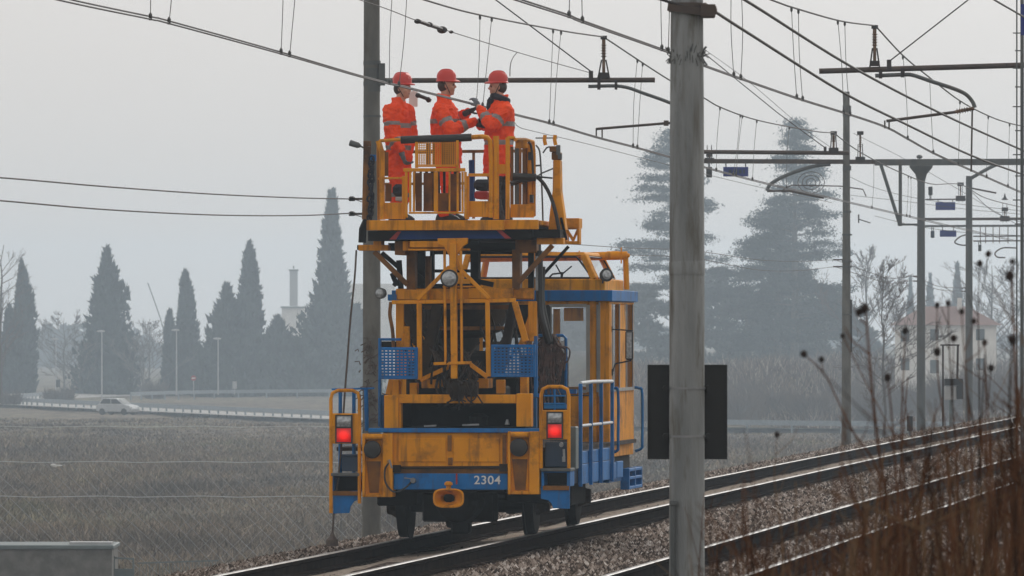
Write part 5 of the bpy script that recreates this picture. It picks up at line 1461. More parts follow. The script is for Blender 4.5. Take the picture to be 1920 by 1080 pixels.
# ---- lamp posts at both rear corners
def lamp_post(pa, pb_, ytop, ybot, lx0, lx1, yl, yr, y2, side):
    yv = -0.03
    pts = [(pa, ybot, yv), (pa, ytop+16, yv), (pa+3, ytop+5, yv), (pa+13, ytop, yv), (pb_-13, ytop, yv), (pb_-3, ytop+5, yv), (pb_, ytop+16, yv), (pb_, ybot-(18 if side < 0 else 0), yv)]
    o = vb(vt(pts, 0.021, 8), 'lamp_hoop', M['orange'], smooth=True)
    p = MB(); p.rect(pa+2, pb_-2, yl-5, y2+3, -0.05, 0.0); po = vb(p, 'lamp_plate', M['orange'], o, bevel=0.006)
    for nm, mt, a, c in (('clear_lamp', 'lens', yl, yr), ('red_lamp', 'redlamp', yr+3, y2)):
        f = MB(); x0, x1 = lx0-2.5, lx1+2.5
        f.rect(x0, lx0, a-2, c+2, -0.075, -0.051); f.rect(lx1, x1, a-2, c+2, -0.075, -0.051); f.rect(lx0, lx1, a-2, a, -0.075, -0.051); f.rect(lx0, lx1, c, c+2, -0.075, -0.051)
        fo = vb(f, 'lamp_frame', M['rubber'], po)
        l = MB(); qa, qb = Q(lx0, c, -0.07), Q(lx1, a, -0.07); cx, cz = (qa.x+qb.x)/2, (qa.z+qb.z)/2; hx, hz = (qb.x-qa.x)/2, (qb.z-qa.z)/2
        # slightly domed lens
        N = 6; vs = []
        for i in range(N+1):
            for j in range(N+1):
                u, v = -1+2*i/N, -1+2*j/N
                vs.append((u*hx, -0.018*(1-u*u)*(1-v*v), v*hz))
        l._add(vs, [(i*(N+1)+j, (i+1)*(N+1)+j, (i+1)*(N+1)+j+1, i*(N+1)+j+1) for i in range(N) for j in range(N)])
        l.box(-hx, hx, 0.004, 0.018, -hz, hz)
        lo = vb(l, nm, M[mt], po, smooth=True); lo.location = (cx, -0.066, cz)
lamp_post(620.5, 674, 732, 962, 631, 658, 780, 800, 829, -1)
lamp_post(1014.5, 1066.5, 725, 878, 1027, 1053, 774, 792.5, 821, 1)
# ---- corner steps
def step(px0, px1, yt, ym, yb, hole, cut):
    s = MB(); yv = -0.02
    hx0, hx1, hy0, hy1 = hole
    s.rect(px0, hx0, yt, ym, yv, 0.36); s.rect(hx1, px1, yt, ym, yv, 0.36); s.rect(hx0, hx1, yt, hy0, yv, 0.36); s.rect(hx0, hx1, hy1, ym, yv, 0.36)
    so = vb(s, 'corner_step', M['blue'], bevel=0.006)
    k = MB(); k.rect(hx0, hx1, hy0, hy1, 0.30, 0.34); k.rect(hx0, hx1, hy0, hy0+2, 0.0, 0.3); k.rect(hx0, hx1, hy1-1.5, hy1, 0.0, 0.3); vb(k, 'step_hollow', M['black'], so)
    t = MB(); t.rect(px0-1, px1+1, yt-6, yt-0.3, yv-0.03, 0.38); vb(t, 'step_tread', M['galv'], so, bevel=0.005)
    d = MB(); d.pprism(cut, yv+0.01, yv+0.04); vb(d, 'lower_plate', M['blue'], so, bevel=0.004)
    g = MB(); g.rect(hx0-2, hx1+4, ym-1, ym+7, yv-0.012, yv+0.005); vb(g, 'rusty_lip', M['orange_dirty'], so)
step(621, 674, 893, 922, 962, (625, 672, 893, 921), [(624, 922), (673, 920), (674, 936), (664, 940), (657, 950), (655, 962), (625, 963)])
step(1015, 1069, 884, 912, 955, (1020, 1063, 886, 911), [(1014, 912), (1068, 912), (1068, 954), (1037, 953), (1034, 944), (1028, 938), (1014, 935)])
b = MB(); b.rect(640, 673, 852, 856, 0.0, 0.3); b.rect(641, 673, 856, 884, 0.02, 0.05); vb(b, 'side_step', M['dark_blue'], bevel=0.005)
b = MB()
for x in (638, 663.5): b.tube([Q(x, 735, 0.16), Q(x, 893, 0.16)], 0.022, 8)
b.tube([Q(638, 737, 0.16), Q(640, 731, 0.16), Q(664, 731, 0.16)], 0.015, 6)
b.tube([Q(622, 730, 0.35), Q(702, 728, 0.35)], 0.012, 6); b.tube([Q(686, 730, 0.35), Q(688, 808, 0.35)], 0.025, 8)
vb(b, 'left_handrail', M['blue'], smooth=True)
# equipment behind the right lamp post
b = MB(); b.rect(1022, 1064, 829, 876, 0.05, 0.30); vb(b, 'valve_box', M['dark_blue'], bevel=0.01)
b = MB(); b.lathe(Q(1052, 834, 0.02), (0, 1, 0), [(0, 0.025), (0.04, 0.03)], 10); b.bar(Q(1057, 842, 0.0), Q(1058, 864, 0.0), 0.025, 0.025); b.lathe(Q(1057, 866, -0.02), (0,0,1), [(0, 0.02), (0.06, 0.02)], 8); vb(b, 'air_valves', M['steel'])
b = MB(); b.rect(1066, 1080, 800, 880, 0.35, 0.6); vb(b, 'side_tank', M['green_metal'], bevel=0.01)
b = MB(); b.tube([Q(1020, 742, 0.3), Q(1060, 742, 0.3)], 0.012, 6); b.tube([Q(1020, 757, 0.3), Q(1060, 757, 0.3)], 0.012, 6); b.tube([Q(1040, 730, 0.3), Q(1040, 768, 0.3)], 0.012, 6); b.rect(1020, 1062, 758, 766, 0.3, 0.33); vb(b, 'inner_rail', M['blue'])

# ---- right side: skirt, railing and cab
XS = 1.40
def side_z(py, yv):
    t = T0+yv; r = XS+TRACK; Y = t*CP - r*SP
    return ZC - (py-HOR)*Y/F
b = MB()
for ya, yb in ((0.95, 1.85), (1.93, 2.85), (2.93, 3.95)):
    b.box(XS-0.02, XS, ya, yb, 0.84, 0.985); b.box(XS-0.012, XS+0.004, ya, yb, 0.60, 0.832)
vb(b, 'side_skirt', M['blue'], bevel=0.004)
b = MB(); b.box(XS-0.06, XS-0.021, 0.4, 4.6, 0.62, 1.0); b.box(XS-0.30, XS-0.06, 0.4, 4.6, 0.72, 0.76); vb(b, 'side_sill', M['dark_blue'])
b = MB()
for yy in (0.90, 1.89, 2.89, 3.99):
    b.box(XS+0.005, XS+0.045, yy-0.025, yy+0.025, 0.58, 1.785)
vb(b, 'railing_post', M['blue'])
b = MB(); b.tube([(XS+0.025, 0.90, 1.79), (XS+0.025, 2.0, 1.80), (XS+0.025, 4.0, 1.79)], 0.022, 8); b.tube([(XS+0.025, 0.90, 1.29), (XS+0.025, 4.0, 1.29)], 0.018, 8); vb(b, 'railing_bar', M['guard'])
b = MB(); b.box(XS-0.04, XS, 4.05, 4.65, 0.585, 0.79); b.box(XS-0.04, XS+0.003, 4.69, 5.3, 0.60, 0.80); vb(b, 'front_step', M['blue'], bevel=0.004)
b = MB(); b.box(0.7, XS-0.045, 4.25, 5.6, 0.55, 0.62)
for ya in (5.55, 6.2, 6.9): b.box(XS-0.06, XS+0.05, ya, ya+0.06, 0.44, 0.70)
for zz in (0.44, 0.56, 0.66): b.box(XS-0.06, XS+0.05, 5.61, 6.9, zz, zz+0.035)
vb(b, 'front_step_frame', M['blue'], bevel=0.004)
# cab
CY0, CY1, CX = 4.6, 7.1, 1.33
zb, zt = 0.98, 2.78
cab = MB()
# rear wall: left part, below door, posts
qd0, qd1 = Q(1028, 0, CY0).x, Q(1104, 0, CY0).x
p1x, p2x, p3x = Q(1118, 0, CY0).x, Q(1123, 0, CY0).x, Q(1143, 0, CY0).x
zdoor0, zdoor1 = Q(0, 734, CY0).z, Q(0, 572, CY0).z
cab.box(-CX, -0.25, CY0, CY0+0.05, zb, zt)
cab.box(-0.25, qd0, CY0, CY0+0.05, zb, zdoor0 + 0.1); cab.box(-0.25, qd0, CY0, CY0+0.05, zt-0.14, zt); cab.box(qd0-0.10, qd0, CY0, CY0+0.05, zdoor0+0.1, zt-0.14)
cab.box(qd0, qd1, CY0, CY0+0.05, zb, zdoor0-0.05); cab.box(qd0, qd1, CY0, CY0+0.05, zdoor1, zt)
cab.box(qd1, p1x, CY0, CY0+0.06, zb, zt); cab.box(p2x, p3x, CY0-0.01, CY0+0.08, zb, zt)
cab.box(p1x, p2x, CY0+0.02, CY0+0.05, zb, zt)
# side wall: lower panel, posts, head
cab.box(p3x-0.04, p3x, CY0+0.08, CY1, zb-0.13, 1.69)
for ya, yb in ((CY0+0.08, CY0+0.22), (5.55, 6.25), (6.98, CY1)): cab.box(p3x-0.05, p3x+0.002, ya, yb, 1.69, zt-0.05)
cab.box(p3x-0.05, p3x+0.002, CY0+0.08, CY1, zt-0.05, zt)
cab.box(-CX, p3x, CY1, CY1+0.05, zb, 1.70); cab.box(-CX, -CX+0.05, CY0, CY1, zb, zt)
for x in (-CX, -0.05, p3x-0.08): cab.box(x, x+0.08, CY1, CY1+0.05, 1.70, zt)
cabo = vb(cab, 'cab_body', M['orange'], bevel=0.008)
b = MB()
b.box(qd0-0.02, qd0+0.03, CY0-0.025, CY0-0.002, zdoor0, zdoor1); b.box(qd1-0.03, qd1+0.015, CY0-0.025, CY0-0.002, zdoor0, zdoor1); b.box(qd0+0.03, qd1-0.03, CY0-0.025, CY0-0.002, zdoor1-0.03, zdoor1+0.01); b.box(qd0+0.03, qd1-0.03, CY0-0.025, CY0-0.002, zdoor0-0.01, zdoor0+0.03)
b.box(p1x+0.005, p2x-0.004, CY0-0.012, CY0+0.01, zdoor0, zdoor1); b.box(p2x+0.0, p2x+0.018, CY0-0.03, CY0-0.012, zdoor0-0.05, zt-0.02)
for ya in (CY0+0.23, 5.52, 6.26, 6.95): b.box(p3x+0.004, p3x+0.016, ya, ya+0.04, 1.66, zt-0.04)
b.box(p3x+0.004, p3x+0.02, CY0+0.1, CY1, 1.66, 1.70)
b.box(qd0-0.14, qd0-0.11, CY0-0.02, CY0, zdoor0+0.1, zdoor1)
vb(b, 'window_seal', M['grey_frame'], cabo)
b = MB(); b.box(Q(1056, 0, CY0).x, Q(1092, 0, CY0).x, CY0+0.07, CY0+0.10, Q(0, 602, CY0).z, Q(0, 578, CY0).z); b.box(Q(1036, 0, CY0).x, Q(1048, 0, CY0).x, CY0+0.07, CY0+0.12, zdoor0, zdoor1-0.05); vb(b, 'inner_partition', M['orange'], cabo)
b = MB(); b.box(qd0+0.03, qd1-0.03, CY0+0.012, CY0+0.018, zdoor0+0.03, zdoor1-0.03); vb(b, 'door_window', M['glass'], cabo)
b = MB(); b.box(-0.25, qd0-0.10, CY0+0.012, CY0+0.018, zdoor0+0.1, zt-0.14); vb(b, 'rear_window', M['glass'], cabo)
b = MB(); b.box(p3x-0.03, p3x-0.024, CY0+0.22, 5.55, 1.69, zt-0.05); b.box(p3x-0.03, p3x-0.024, 6.25, 6.98, 1.69, zt-0.05); vb(b, 'side_window', M['glass'], cabo)
b = MB(); b.box(-CX+0.08, -0.05, CY1+0.02, CY1+0.026, 1.70, zt-0.02); b.box(0.03, p3x-0.08, CY1+0.02, CY1+0.026, 1.70, zt-0.02); vb(b, 'windscreen', M['glass'], cabo)
b = MB(); b.box(-0.7, 0.9, 6.2, 6.5, 1.05, 1.60); b.box(0.15, 0.5, 5.6, 5.7, 1.3, 1.9); vb(b, 'driving_desk', M['black'], cabo)
b = MB(); b.box(-CX-0.04, Q(1148, 0, CY0-0.05).x, CY0-0.06, CY1+0.16, Q(0, 565, CY0-0.05).z, Q(0, 545, CY0-0.05).z); b.box(-CX, CX, CY0, CY1+0.05, zt-0.02, Q(0,565,CY0-.05).z-0.002); rf = vb(b, 'cab_roof', M['blue'], cabo, bevel=0.01)
# raised observation cupola
zc0 = Q(0, 547, CY0+0.3).z; 
def cupola():
    y0c, y1c = CY0+0.25, CY1-0.3
    xb0, xb1 = -0.62, Q(1131, 0, y0c).x; xt0, xt1 = -0.50, Q(1094, 0, y0c).x
    z0, z1 = zc0, Q(0, 474, y0c).z
    zs = Q(0, 524, y0c).z; zh = Q(0, 481, y0c).z
    def lerp_x(z, a, c): return a + (c-a)*(z-z0)/(z1-z0)
    c = MB()
    c.box(xb0-0.02, xb1+0.02, y0c, y1c, z0, zs)                              # sill
    c._add([(lerp_x(zh, xb0, xt0), y0c+0.08, zh), (lerp_x(zh, xb1, xt1), y0c+0.08, zh), (lerp_x(zh, xb1, xt1), y1c-0.1, zh), (lerp_x(zh, xb0, xt0), y1c-0.1, zh),
            (xt0, y0c+0.12, z1), (xt1, y0c+0.12, z1), (xt1, y1c-0.2, z1), (xt0, y1c-0.2, z1)],
           [(3,2,1,0), (4,5,6,7), (0,1,5,4), (1,2,6,5), (2,3,7,6), (3,0,4,7)])
    def post(xa, xb, ya, yb, w=0.07):
        c.bar((xa, ya, zs-0.01), (xb, yb, zh+0.01), w, w)
    xs_b, xs_t = lerp_x(zs, xb1, xt1), lerp_x(zh, xb1, xt1)
    post(xs_b-0.03, xs_t-0.03, y0c+0.04, y0c+0.11, 0.085); post(xs_b-0.03, xs_t-0.03, y1c-0.05, y1c-0.14)
    post(lerp_x(zs, xb0, xt0)+0.03, lerp_x(zh, xb0, xt0)+0.03, y0c+0.04, y0c+0.11); post(lerp_x(zs, xb0, xt0)+0.03, lerp_x(zh, xb0, xt0)+0.03, y1c-0.05, y1c-0.14)
    post(0.32, 0.34, y0c+0.04, y0c+0.11, 0.05)
    o = vb(c, 'cupola', M['orange'], cabo, bevel=0.012)
    g = MB()
    g._add([(lerp_x(zs, xb0, xt0), y0c+0.05, zs), (xs_b-0.06, y0c+0.05, zs), (xs_t-0.06, y0c+0.12, zh), (lerp_x(zh, xb0, xt0), y0c+0.12, zh)], [(0, 1, 2, 3)])
    g._add([(xs_b-0.02, y0c+0.1, zs), (xs_b-0.02, y1c-0.1, zs), (xs_t-0.02, y1c-0.16, zh), (xs_t-0.02, y0c+0.16, zh)], [(0, 1, 2, 3)])
    g._add([(lerp_x(zs, xb0, xt0), y1c-0.06, zs), (xs_b-0.06, y1c-0.06, zs), (xs_t-0.06, y1c-0.14, zh), (lerp_x(zh, xb0, xt0), y1c-0.14, zh)], [(0, 1, 2, 3)])
    vb(g, 'cupola_glass', M['glass'], o)
    s = MB()
    loop = [(lerp_x(zs, xb0, xt0)+0.02, y0c+0.03, zs+0.012), (xs_b-0.10, y0c+0.03, zs+0.012), (xs_b-0.075, y0c+0.035, zs+0.03), (xs_t-0.10, y0c+0.09, zh-0.035), (xs_t-0.13, y0c+0.10, zh-0.012), (lerp_x(zh, xb0, xt0), y0c+0.10, zh-0.012)]
    s.tube(loop, 0.014, 6)
    side = [(xs_b+0.0, y0c+0.12, zs+0.012), (xs_b+0.0, y1c-0.15, zs+0.012), (xs_t+0.0, y1c-0.2, zh-0.012), (xs_t+0.0, y0c+0.2, zh-0.012), (xs_b+0.0, y0c+0.12, zs+0.012)]
    s.tube(side, 0.012, 6)
    vb(s, 'cupola_seal', M['rubber'], o)
    w = MB(); yv = y0c+0.02
    w.tube([Q(1030, 520, yv), Q(1036, 514, yv), Q(1052, 512, yv)], 0.012, 6); w.tube([Q(1052, 514, yv), Q(1042, 496, yv)], 0.010, 6); w.tube([Q(1054, 514, yv), Q(1072, 499, yv)], 0.010, 6); w.tube([Q(1053, 521, yv), Q(1054, 510, yv)], 0.016, 6)
    vb(w, 'wiper', M['rubber'], o)
    # work lamp on the shoulder of the cupola
    l = MB(); lc = Q(1132, 517, y0c); l.lathe(lc, (0.45, -0.85, 0.1), [(0, 0.03), (0.03, 0.07), (0.10, 0.085), (0.105, 0.06)], 16); l.tube([lc, lc + Vector((-0.02, 0.02, -0.12))], 0.018, 6); lo = vb(l, 'work_lamp', M['rubber'], o, smooth=True)
    l = MB(); l.lathe(lc + Vector((0.45, -0.85, 0.1)).normalized()*0.106, (0.45, -0.85, 0.1), [(0, 0.058), (0.008, 0.03)], 14); vb(l, 'lamp_lens', M['lens'], lo)
cupola()
b = MB(); yv = CY1-0.6
b.tube([Q(880, 484, yv), Q(1088, 481, yv), Q(1176, 479, yv)], 0.055, 10); b.tube([Q(1138, 479.5, yv), Q(1160, 479, yv)], 0.058, 10)
b.rect(1163.5, 1166, 464, 494, yv-0.06, yv-0.05); b.rect(1085, 1087, 470, 480, yv-0.06, yv-0.05)
b.tube([Q(1173, 482, yv), Q(1175, 543, yv)], 0.035, 8); b.ellipsoid(Q(1177, 479, yv), 0.03, 0.03, 0.03, 8, 6)
b.tube([Q(860, 478, yv), Q(862, 545, yv)], 0.04, 8)
vb(b, 'roof_tube_rail', M['orange'], smooth=True)
# mirror and hand rails of the cab
b = MB(); yv = CY0+0.2
b.tube([Q(1144, 617, yv), Q(1186, 620, yv)], 0.009, 6); b.tube([Q(1184, 676, yv), Q(1154, 682, yv), Q(1148, 698, yv)], 0.011, 6); b.rect(1142, 1148, 612, 622, yv-0.02, yv+0.03); b.rect(1143, 1149, 692, 704, yv-0.02, yv+0.03)
mo = vb(b, 'mirror_arm', M['rubber'], cabo)
b = MB(); b.rect(1172, 1187, 620, 675, yv-0.03, yv+0.01); vb(b, 'mirror', M['rubber'], cabo, bevel=0.02)
b = MB(); b.rect(1174.5, 1184.5, 623.5, 672, yv-0.036, yv-0.031); vb(b, 'mirror_glass', M['lens'], cabo)
for x, yv, yt, yb in ((1148, CY0+0.05, 726, 850), (1193, CY1-0.1, 726, 846)):
    b = vt([(x-3, yt, yv), (x+5, yt+2, yv), (x+11, yt+12, yv), (x+11, yb-18, yv), (x+10, yb-6, yv), (x-2, yb, yv)], 0.018, 8, 4); vb(b, 'cab_handrail', M['blue'], cabo, smooth=True)
b = MB(); b.box(0.3, CX-0.06, CY0+0.3, CY1, 0.60, 0.9); vb(b, 'cab_floor', M['black'], cabo)

# ---- lift mechanism on the deck
b = MB(); b.lathe(Q(852, 716, 2.2), (0, 0, 1), [(0, 0.46), (0.08, 0.50), (0.30, 0.44), (0.34, 0.30), (0.52, 0.30), (0.60, 0.55), (0.74, 0.62), (0.88, 0.66), (0.98, 0.66), (1.02, 0.5)], 28); vb(b, 'slewing_turret', M['grime'], smooth=True)
b = MB()
b.rect(742, 800, 543, 562, 0.75, 1.0); b.rect(742, 1000, 541, 562, 1.0, 1.1); b.rect(878, 962, 540, 560, 0.8, 1.0); b.rect(962.5, 1000, 540, 560, 0.9, 1.0)
vb(b, 'turret_beam', M['orange'], bevel=0.008)
b = MB(); b.rect(780, 965, 572, 580, 1.3, 1.5); b.rect(800, 950, 612, 619, 1.2, 1.3); vb(b, 'cross_member', M['orange_dirty'])
b = MB()   # big raking arms
vbar(b, (822, 572, 1.0), (792, 706, 1.0), 0.13, 0.16); vbar(b, (830, 580, 1.6), (800, 700, 1.6), 0.1, 0.2)
vbar(b, (757, 566, 1.0), (786, 645, 1.0), 0.12, 0.15); vbar(b, (965, 565, 1.0), (938, 700, 1.0), 0.10, 0.14)
vbar(b, (788, 708, 0.9), (855, 672, 0.9), 0.10, 0.10); vbar(b, (916, 700, 0.9), (856, 668, 0.9), 0.10, 0.10)
b.rect(825, 875, 660, 682, 1.0, 1.6); b.rect(790, 825, 640, 660, 1.9, 2.0); b.rect(905, 935, 640, 652, 1.9, 2.0)
vb(b, 'raking_arm', M['grime'], bevel=0.006)
b = MB()
b.rect(742, 757, 565, 655, 0.9, 1.05); b.rect(757, 768, 612, 655, 0.9, 1.0)
b.rect(990, 1006, 565, 640, 0.9, 1.05); vbar(b, (965, 566, 0.7), (986, 640, 0.7), 0.07, 0.07); vbar(b, (1002, 580, 1.0), (978, 650, 1.0), 0.08, 0.08)
vbar(b, (742, 712, 0.5), (735, 742, 0.5), 0.15, 0.1); b.rect(735, 748, 712, 742, 0.4, 0.6); b.rect(975, 988, 705, 740, 0.4, 0.6)
b.rect(790, 830, 712, 728, 0.5, 0.9); b.rect(875, 915, 710, 728, 0.5, 0.9); b.rect(930, 945, 712, 738, 0.45, 0.6); b.rect(768, 782, 718, 740, 0.45, 0.6)
vb(b, 'turret_leg', M['orange'], bevel=0.006)
b = MB(); b.box(-0.9, -0.2, 2.6, 3.2, 1.2, 2.0); b.box(0.45, 0.98, 2.9, 3.3, 1.2, 2.1); b.box(-0.2, 0.45, 2.6, 3.0, 1.1, 1.85); b.box(-0.35, 0.42, 1.4, 2.2, 1.2, 1.75); b.lathe((0.1, 1.0, 2.03), (1, 0, 0), [(0, 0.14), (0.34, 0.14)], 14)
b.box(-0.62, -0.40, 3.3, 3.5, 2.1, 2.72); b.box(0.2, 0.75, 3.3, 3.5, 2.32, 2.72)
vb(b, 'machine_block', M['black'], bevel=0.02)
b = MB(); b.box(-0.42, -0.24, 3.0, 3.1, 2.05, 2.60); b.box(-0.52, -0.3, 2.2, 2.35, 1.8, 2.0); b.rect(742, 762, 820, 850, 4.2, 4.3); vb(b, 'blue_cabinet', M['dark_blue'])
random.seed(17)
b = MB()   # hoses
for i in range(46):
    x = random.uniform(812, 890); y0 = random.uniform(640, 705); L = random.uniform(50, 100); yv = random.uniform(0.25, 0.7)
    pts = [(x + random.uniform(-25, 25), y0, yv+0.5), (x + random.uniform(-8, 8), y0 + L*0.35, yv), (x + random.uniform(-10, 10), y0 + L*0.7, yv-0.05), (x + random.uniform(-16, 16), min(760, y0 + L), yv)]
    b.tube(smoothpath([Q(*p) for p in pts], 3), random.uniform(0.010, 0.022), 5)
for i in range(26):
    x = random.choice((random.uniform(760, 800), random.uniform(905, 965))); y0 = random.uniform(560, 640)
    pts = [(x, y0, 1.3), (x+random.uniform(-18, 18), y0+random.uniform(20, 45), 1.1), (x+random.uniform(-26, 26), y0+random.uniform(50, 90), 1.2)]
    b.tube(smoothpath([Q(*p) for p in pts], 3), random.uniform(0.010, 0.018), 5)
vb(b, 'hydraulic_hoses', M['grime'])
b = MB()
for i in range(13):
    x = random.uniform(834, 900); yv = 0.04
    pts = [(x, 705 + random.uniform(0, 20), yv), (x+random.uniform(-12, 12), 725, yv-0.05), (x+random.uniform(-12, 12), 745, yv-0.05), (x+random.uniform(-14, 14), 757 + random.uniform(-10, 8), yv-0.06)]
    b.tube(smoothpath([Q(*p) for p in pts], 3), 0.009, 5)
b.rect(838, 868, 712, 736, 0.1, 0.3); b.rect(872, 893, 716, 744, 0.08, 0.3); b.lathe(Q(856, 738, 0.1), (0,1,0), [(0, 0.05), (0.02, 0.09), (0.2, 0.09)], 12)
vb(b, 'hose_reel', M['grime'])
# blue guards with woven mesh
def guard(px0, px1, py0, py1, yv, tall=None):
    f = MB(); w = 4
    f.rect(px0, px0+w+1, py0, py1, yv, yv+0.035); f.rect(px1-w-1, px1, py0, py1, yv, yv+0.035); f.rect(px0+w+1, px1-w-1, py0, py0+w+2, yv, yv+0.035); f.rect(px0+w+1, px1-w-1, py1-w, py1, yv, yv+0.035)
    o = vb(f, 'mesh_guard', M['blue'], bevel=0.004)
    m_ = MB(); y = py0+8
    while y < py1-5: m_.rect(px0+w, px1-w, y, y+3.6, yv+0.008, yv+0.022); y += 5.6
    x = px0+9
    while x < px1-6: m_.rect(x, x+3.2, py0+5, py1-3, yv+0.0222, yv+0.03); x += 7.2
    vb(m_, 'mesh', M['blue'], o)
guard(710, 783, 651, 711, 0.15); guard(921, 1004, 646, 707, 0.15)
b = MB()
b.rect(709, 714, 634, 800, 0.36, 0.42); b.rect(709, 752, 634, 639, 0.43, 0.47); b.rect(712, 725, 740, 803, 0.5, 0.56)
b.rect(1001, 1007, 630, 745, 0.36, 0.42); b.rect(996, 1014, 738, 745, 0.43, 0.47); b.rect(998, 1006, 746, 802, 0.40, 0.46)
vb(b, 'guard_post', M['blue'], bevel=0.004)
b = MB(); b.rect(715, 752, 640, 652, 0.9, 0.95); vb(b, 'dark_panel', M['black'])
b = vt([(1007, 733, 1.3), (1007, 634, 1.3), (1010, 629, 1.3), (1056, 629, 1.3), (1061, 634, 1.3), (1061, 733, 1.3)], 0.018, 8); vb(b, 'cable_hoop', M['blue'], smooth=True)
b = MB(); b.rect(1008, 1060, 690, 728, 1.45, 1.48); vb(b, 'hoop_plate', M['dark_blue'])
b = MB(); b.rect(1048, 1059, 640, 680, 1.35, 1.38); vb(b, 'hoop_card', M['plaster'])
# front orange frame with head lamp
b = MB(); yv = 0.30
vbar(b, (735, 567, yv), (967, 563, yv), 0.045, 0.055)
for x, a, c, w in ((786, 567, 712, 0.055), (914, 565, 706, 0.05), (850, 456, 710, 0.075), (833.5, 470, 681, 0.03), (864, 470, 679, 0.03)):
    vbar(b, (x, a, yv-0.05), (x+(1 if x < 800 else 2), c, yv-0.05), w, w)
vbar(b, (843, 500, yv-0.03), (783, 562, yv-0.03), 0.045, 0.045); vbar(b, (858, 500, yv-0.03), (918, 560, yv-0.03), 0.045, 0.045)
vbar(b, (813, 682, yv-0.09), (884, 680, yv-0.09), 0.035, 0.035)
vbar(b, (846, 686, yv), (788, 713, yv), 0.05, 0.05); vbar(b, (880, 682, yv), (914, 707, yv), 0.05, 0.05)
b.pprism([(820, 447), (877, 446), (876, 457), (868, 462), (856, 480), (862, 502), (842, 502), (842, 480), (832, 462), (821, 458)], yv-0.04, yv+0.02)
b.rect(768, 845, 452, 464, yv+0.1, yv+0.22); b.rect(765, 880, 466, 470, yv+0.1, yv+0.2)
vbar(b, (830, 538, yv), (905, 537, yv), 0.02, 0.02)
fo = vb(b, 'lift_front_frame', M['orange'], bevel=0.005)
l = MB(); lc = Q(842, 522, yv-0.2); l.lathe(lc, (0, 1, 0), [(0, 0.085), (0.0, 0.103), (0.03, 0.105), (0.08, 0.075), (0.13, 0.03)], 26); lo = vb(l, 'head_lamp', M['rubber'], fo, smooth=True)
l = MB(); l.lathe(lc + Vector((0, -0.012, 0)), (0, 1, 0), [(0, 0.02), (0.006, 0.06), (0.011, 0.084)], 20); vb(l, 'lamp_lens', M['lens'], lo, smooth=True)
b = MB(); lc = Q(721, 550, 0.8); b.lathe(lc, (-0.35, -0.9, 0), [(0, 0.02), (0.05, 0.06), (0.11, 0.068), (0.115, 0.05)], 18); b.rect(728, 742, 553, 564, 0.8, 0.9); so = vb(b, 'side_lamp', M['galv'], smooth=True)
l = MB(); l.lathe(Q(721, 550, 0.8) + Vector((-0.35, -0.9, 0)).normalized()*0.112, (-0.35, -0.9, 0), [(0, 0.055), (0.012, 0.05), (0.02, 0.02)], 16); vb(l, 'lamp_lens', M['lens'], so, smooth=True)
b = MB(); b.rect(727, 743, 552, 563, 0.72, 0.79); vb(b, 'lamp_bracket', M['blue'], so)
b = vt([(733, 566, 0.6), (731, 590, 0.6), (736, 620, 0.6), (738, 652, 0.6)], 0.022, 6, 4); vb(b, 'lever', M['orange_dirty'])

# ---- column head and cross beams under the platform
b = MB()
b.rect(762, 778, 470, 545, 0.9, 1.1); b.rect(960, 975, 468, 545, 0.9, 1.1); b.rect(797, 806, 480, 545, 1.6, 1.75); b.rect(740, 760, 452, 478, 0.6, 1.2)
b.rect(966, 1006, 446, 474, 0.9, 1.1)
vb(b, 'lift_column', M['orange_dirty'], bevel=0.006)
b = MB()
b.rect(672, 728, 459, 470, 0.7, 0.9); b.rect(700, 715, 436, 460, 0.7, 0.95); b.rect(1006.3, 1056, 446, 458, 0.7, 0.9); b.rect(755, 766, 452, 470, 0.5, 0.6)
vb(b, 'outrigger_beam', M['orange'], bevel=0.006)
b = MB()
vbar(b, (702, 472, 0.8), (764, 534, 0.8), 0.055, 0.06); vbar(b, (1036, 460, 0.8), (972, 530, 0.8), 0.055, 0.06)
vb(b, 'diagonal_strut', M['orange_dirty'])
b = MB()
vbar(b, (716, 474, 1.5), (746, 500, 1.5), 0.05, 0.06); vbar(b, (748, 488, 1.4), (752, 545, 1.4), 0.06, 0.06); vbar(b, (1066, 462, 1.2), (1014, 520, 1.2), 0.035, 0.04)
b.rect(882, 897, 450, 540, 1.9, 2.1); b.rect(812, 970, 470, 477, 2.3, 2.4); b.rect(812, 880, 505, 511, 2.3, 2.4); b.rect(778, 796, 470, 545, 1.9, 2.0); b.rect(806, 813, 460, 545, 1.9, 2.0)
b.rect(990, 1000, 474, 545, 1.5, 1.6); b.rect(728, 1000, 455, 470, 1.2, 1.9)
vbar(b, (885, 525, 1.8), (925, 534, 1.8), 0.06, 0.05); vbar(b, (770, 512, 1.8), (796, 530, 1.8), 0.1, 0.08)
b.rect(812, 880, 532, 545, 1.4, 1.6)
b.tube(smoothpath([Q(735, 512, 0.9), Q(740, 525, 0.9), Q(745, 535, 0.9), Q(738, 530, 0.9)], 3), 0.03, 6)
vb(b, 'lift_linkage', M['black'])
b = MB(); b.rect(1004, 1009, 480, 545, 0.95, 1.05); vb(b, 'steel_piston', M['steel'])
b = vt([(1010, 470, 1.0), (1012, 530, 1.0), (1013, 580, 1.0), (1022, 620, 1.0), (1028, 640, 1.1)], 0.045, 8, 4); b.tube(smoothpath([Q(1018, 500, 1.1), Q(1017, 560, 1.1), Q(1026, 610, 1.1), Q(1034, 645, 1.2)], 4), 0.03, 8); vb(b, 'hose_bundle', M['rubber'], smooth=True)

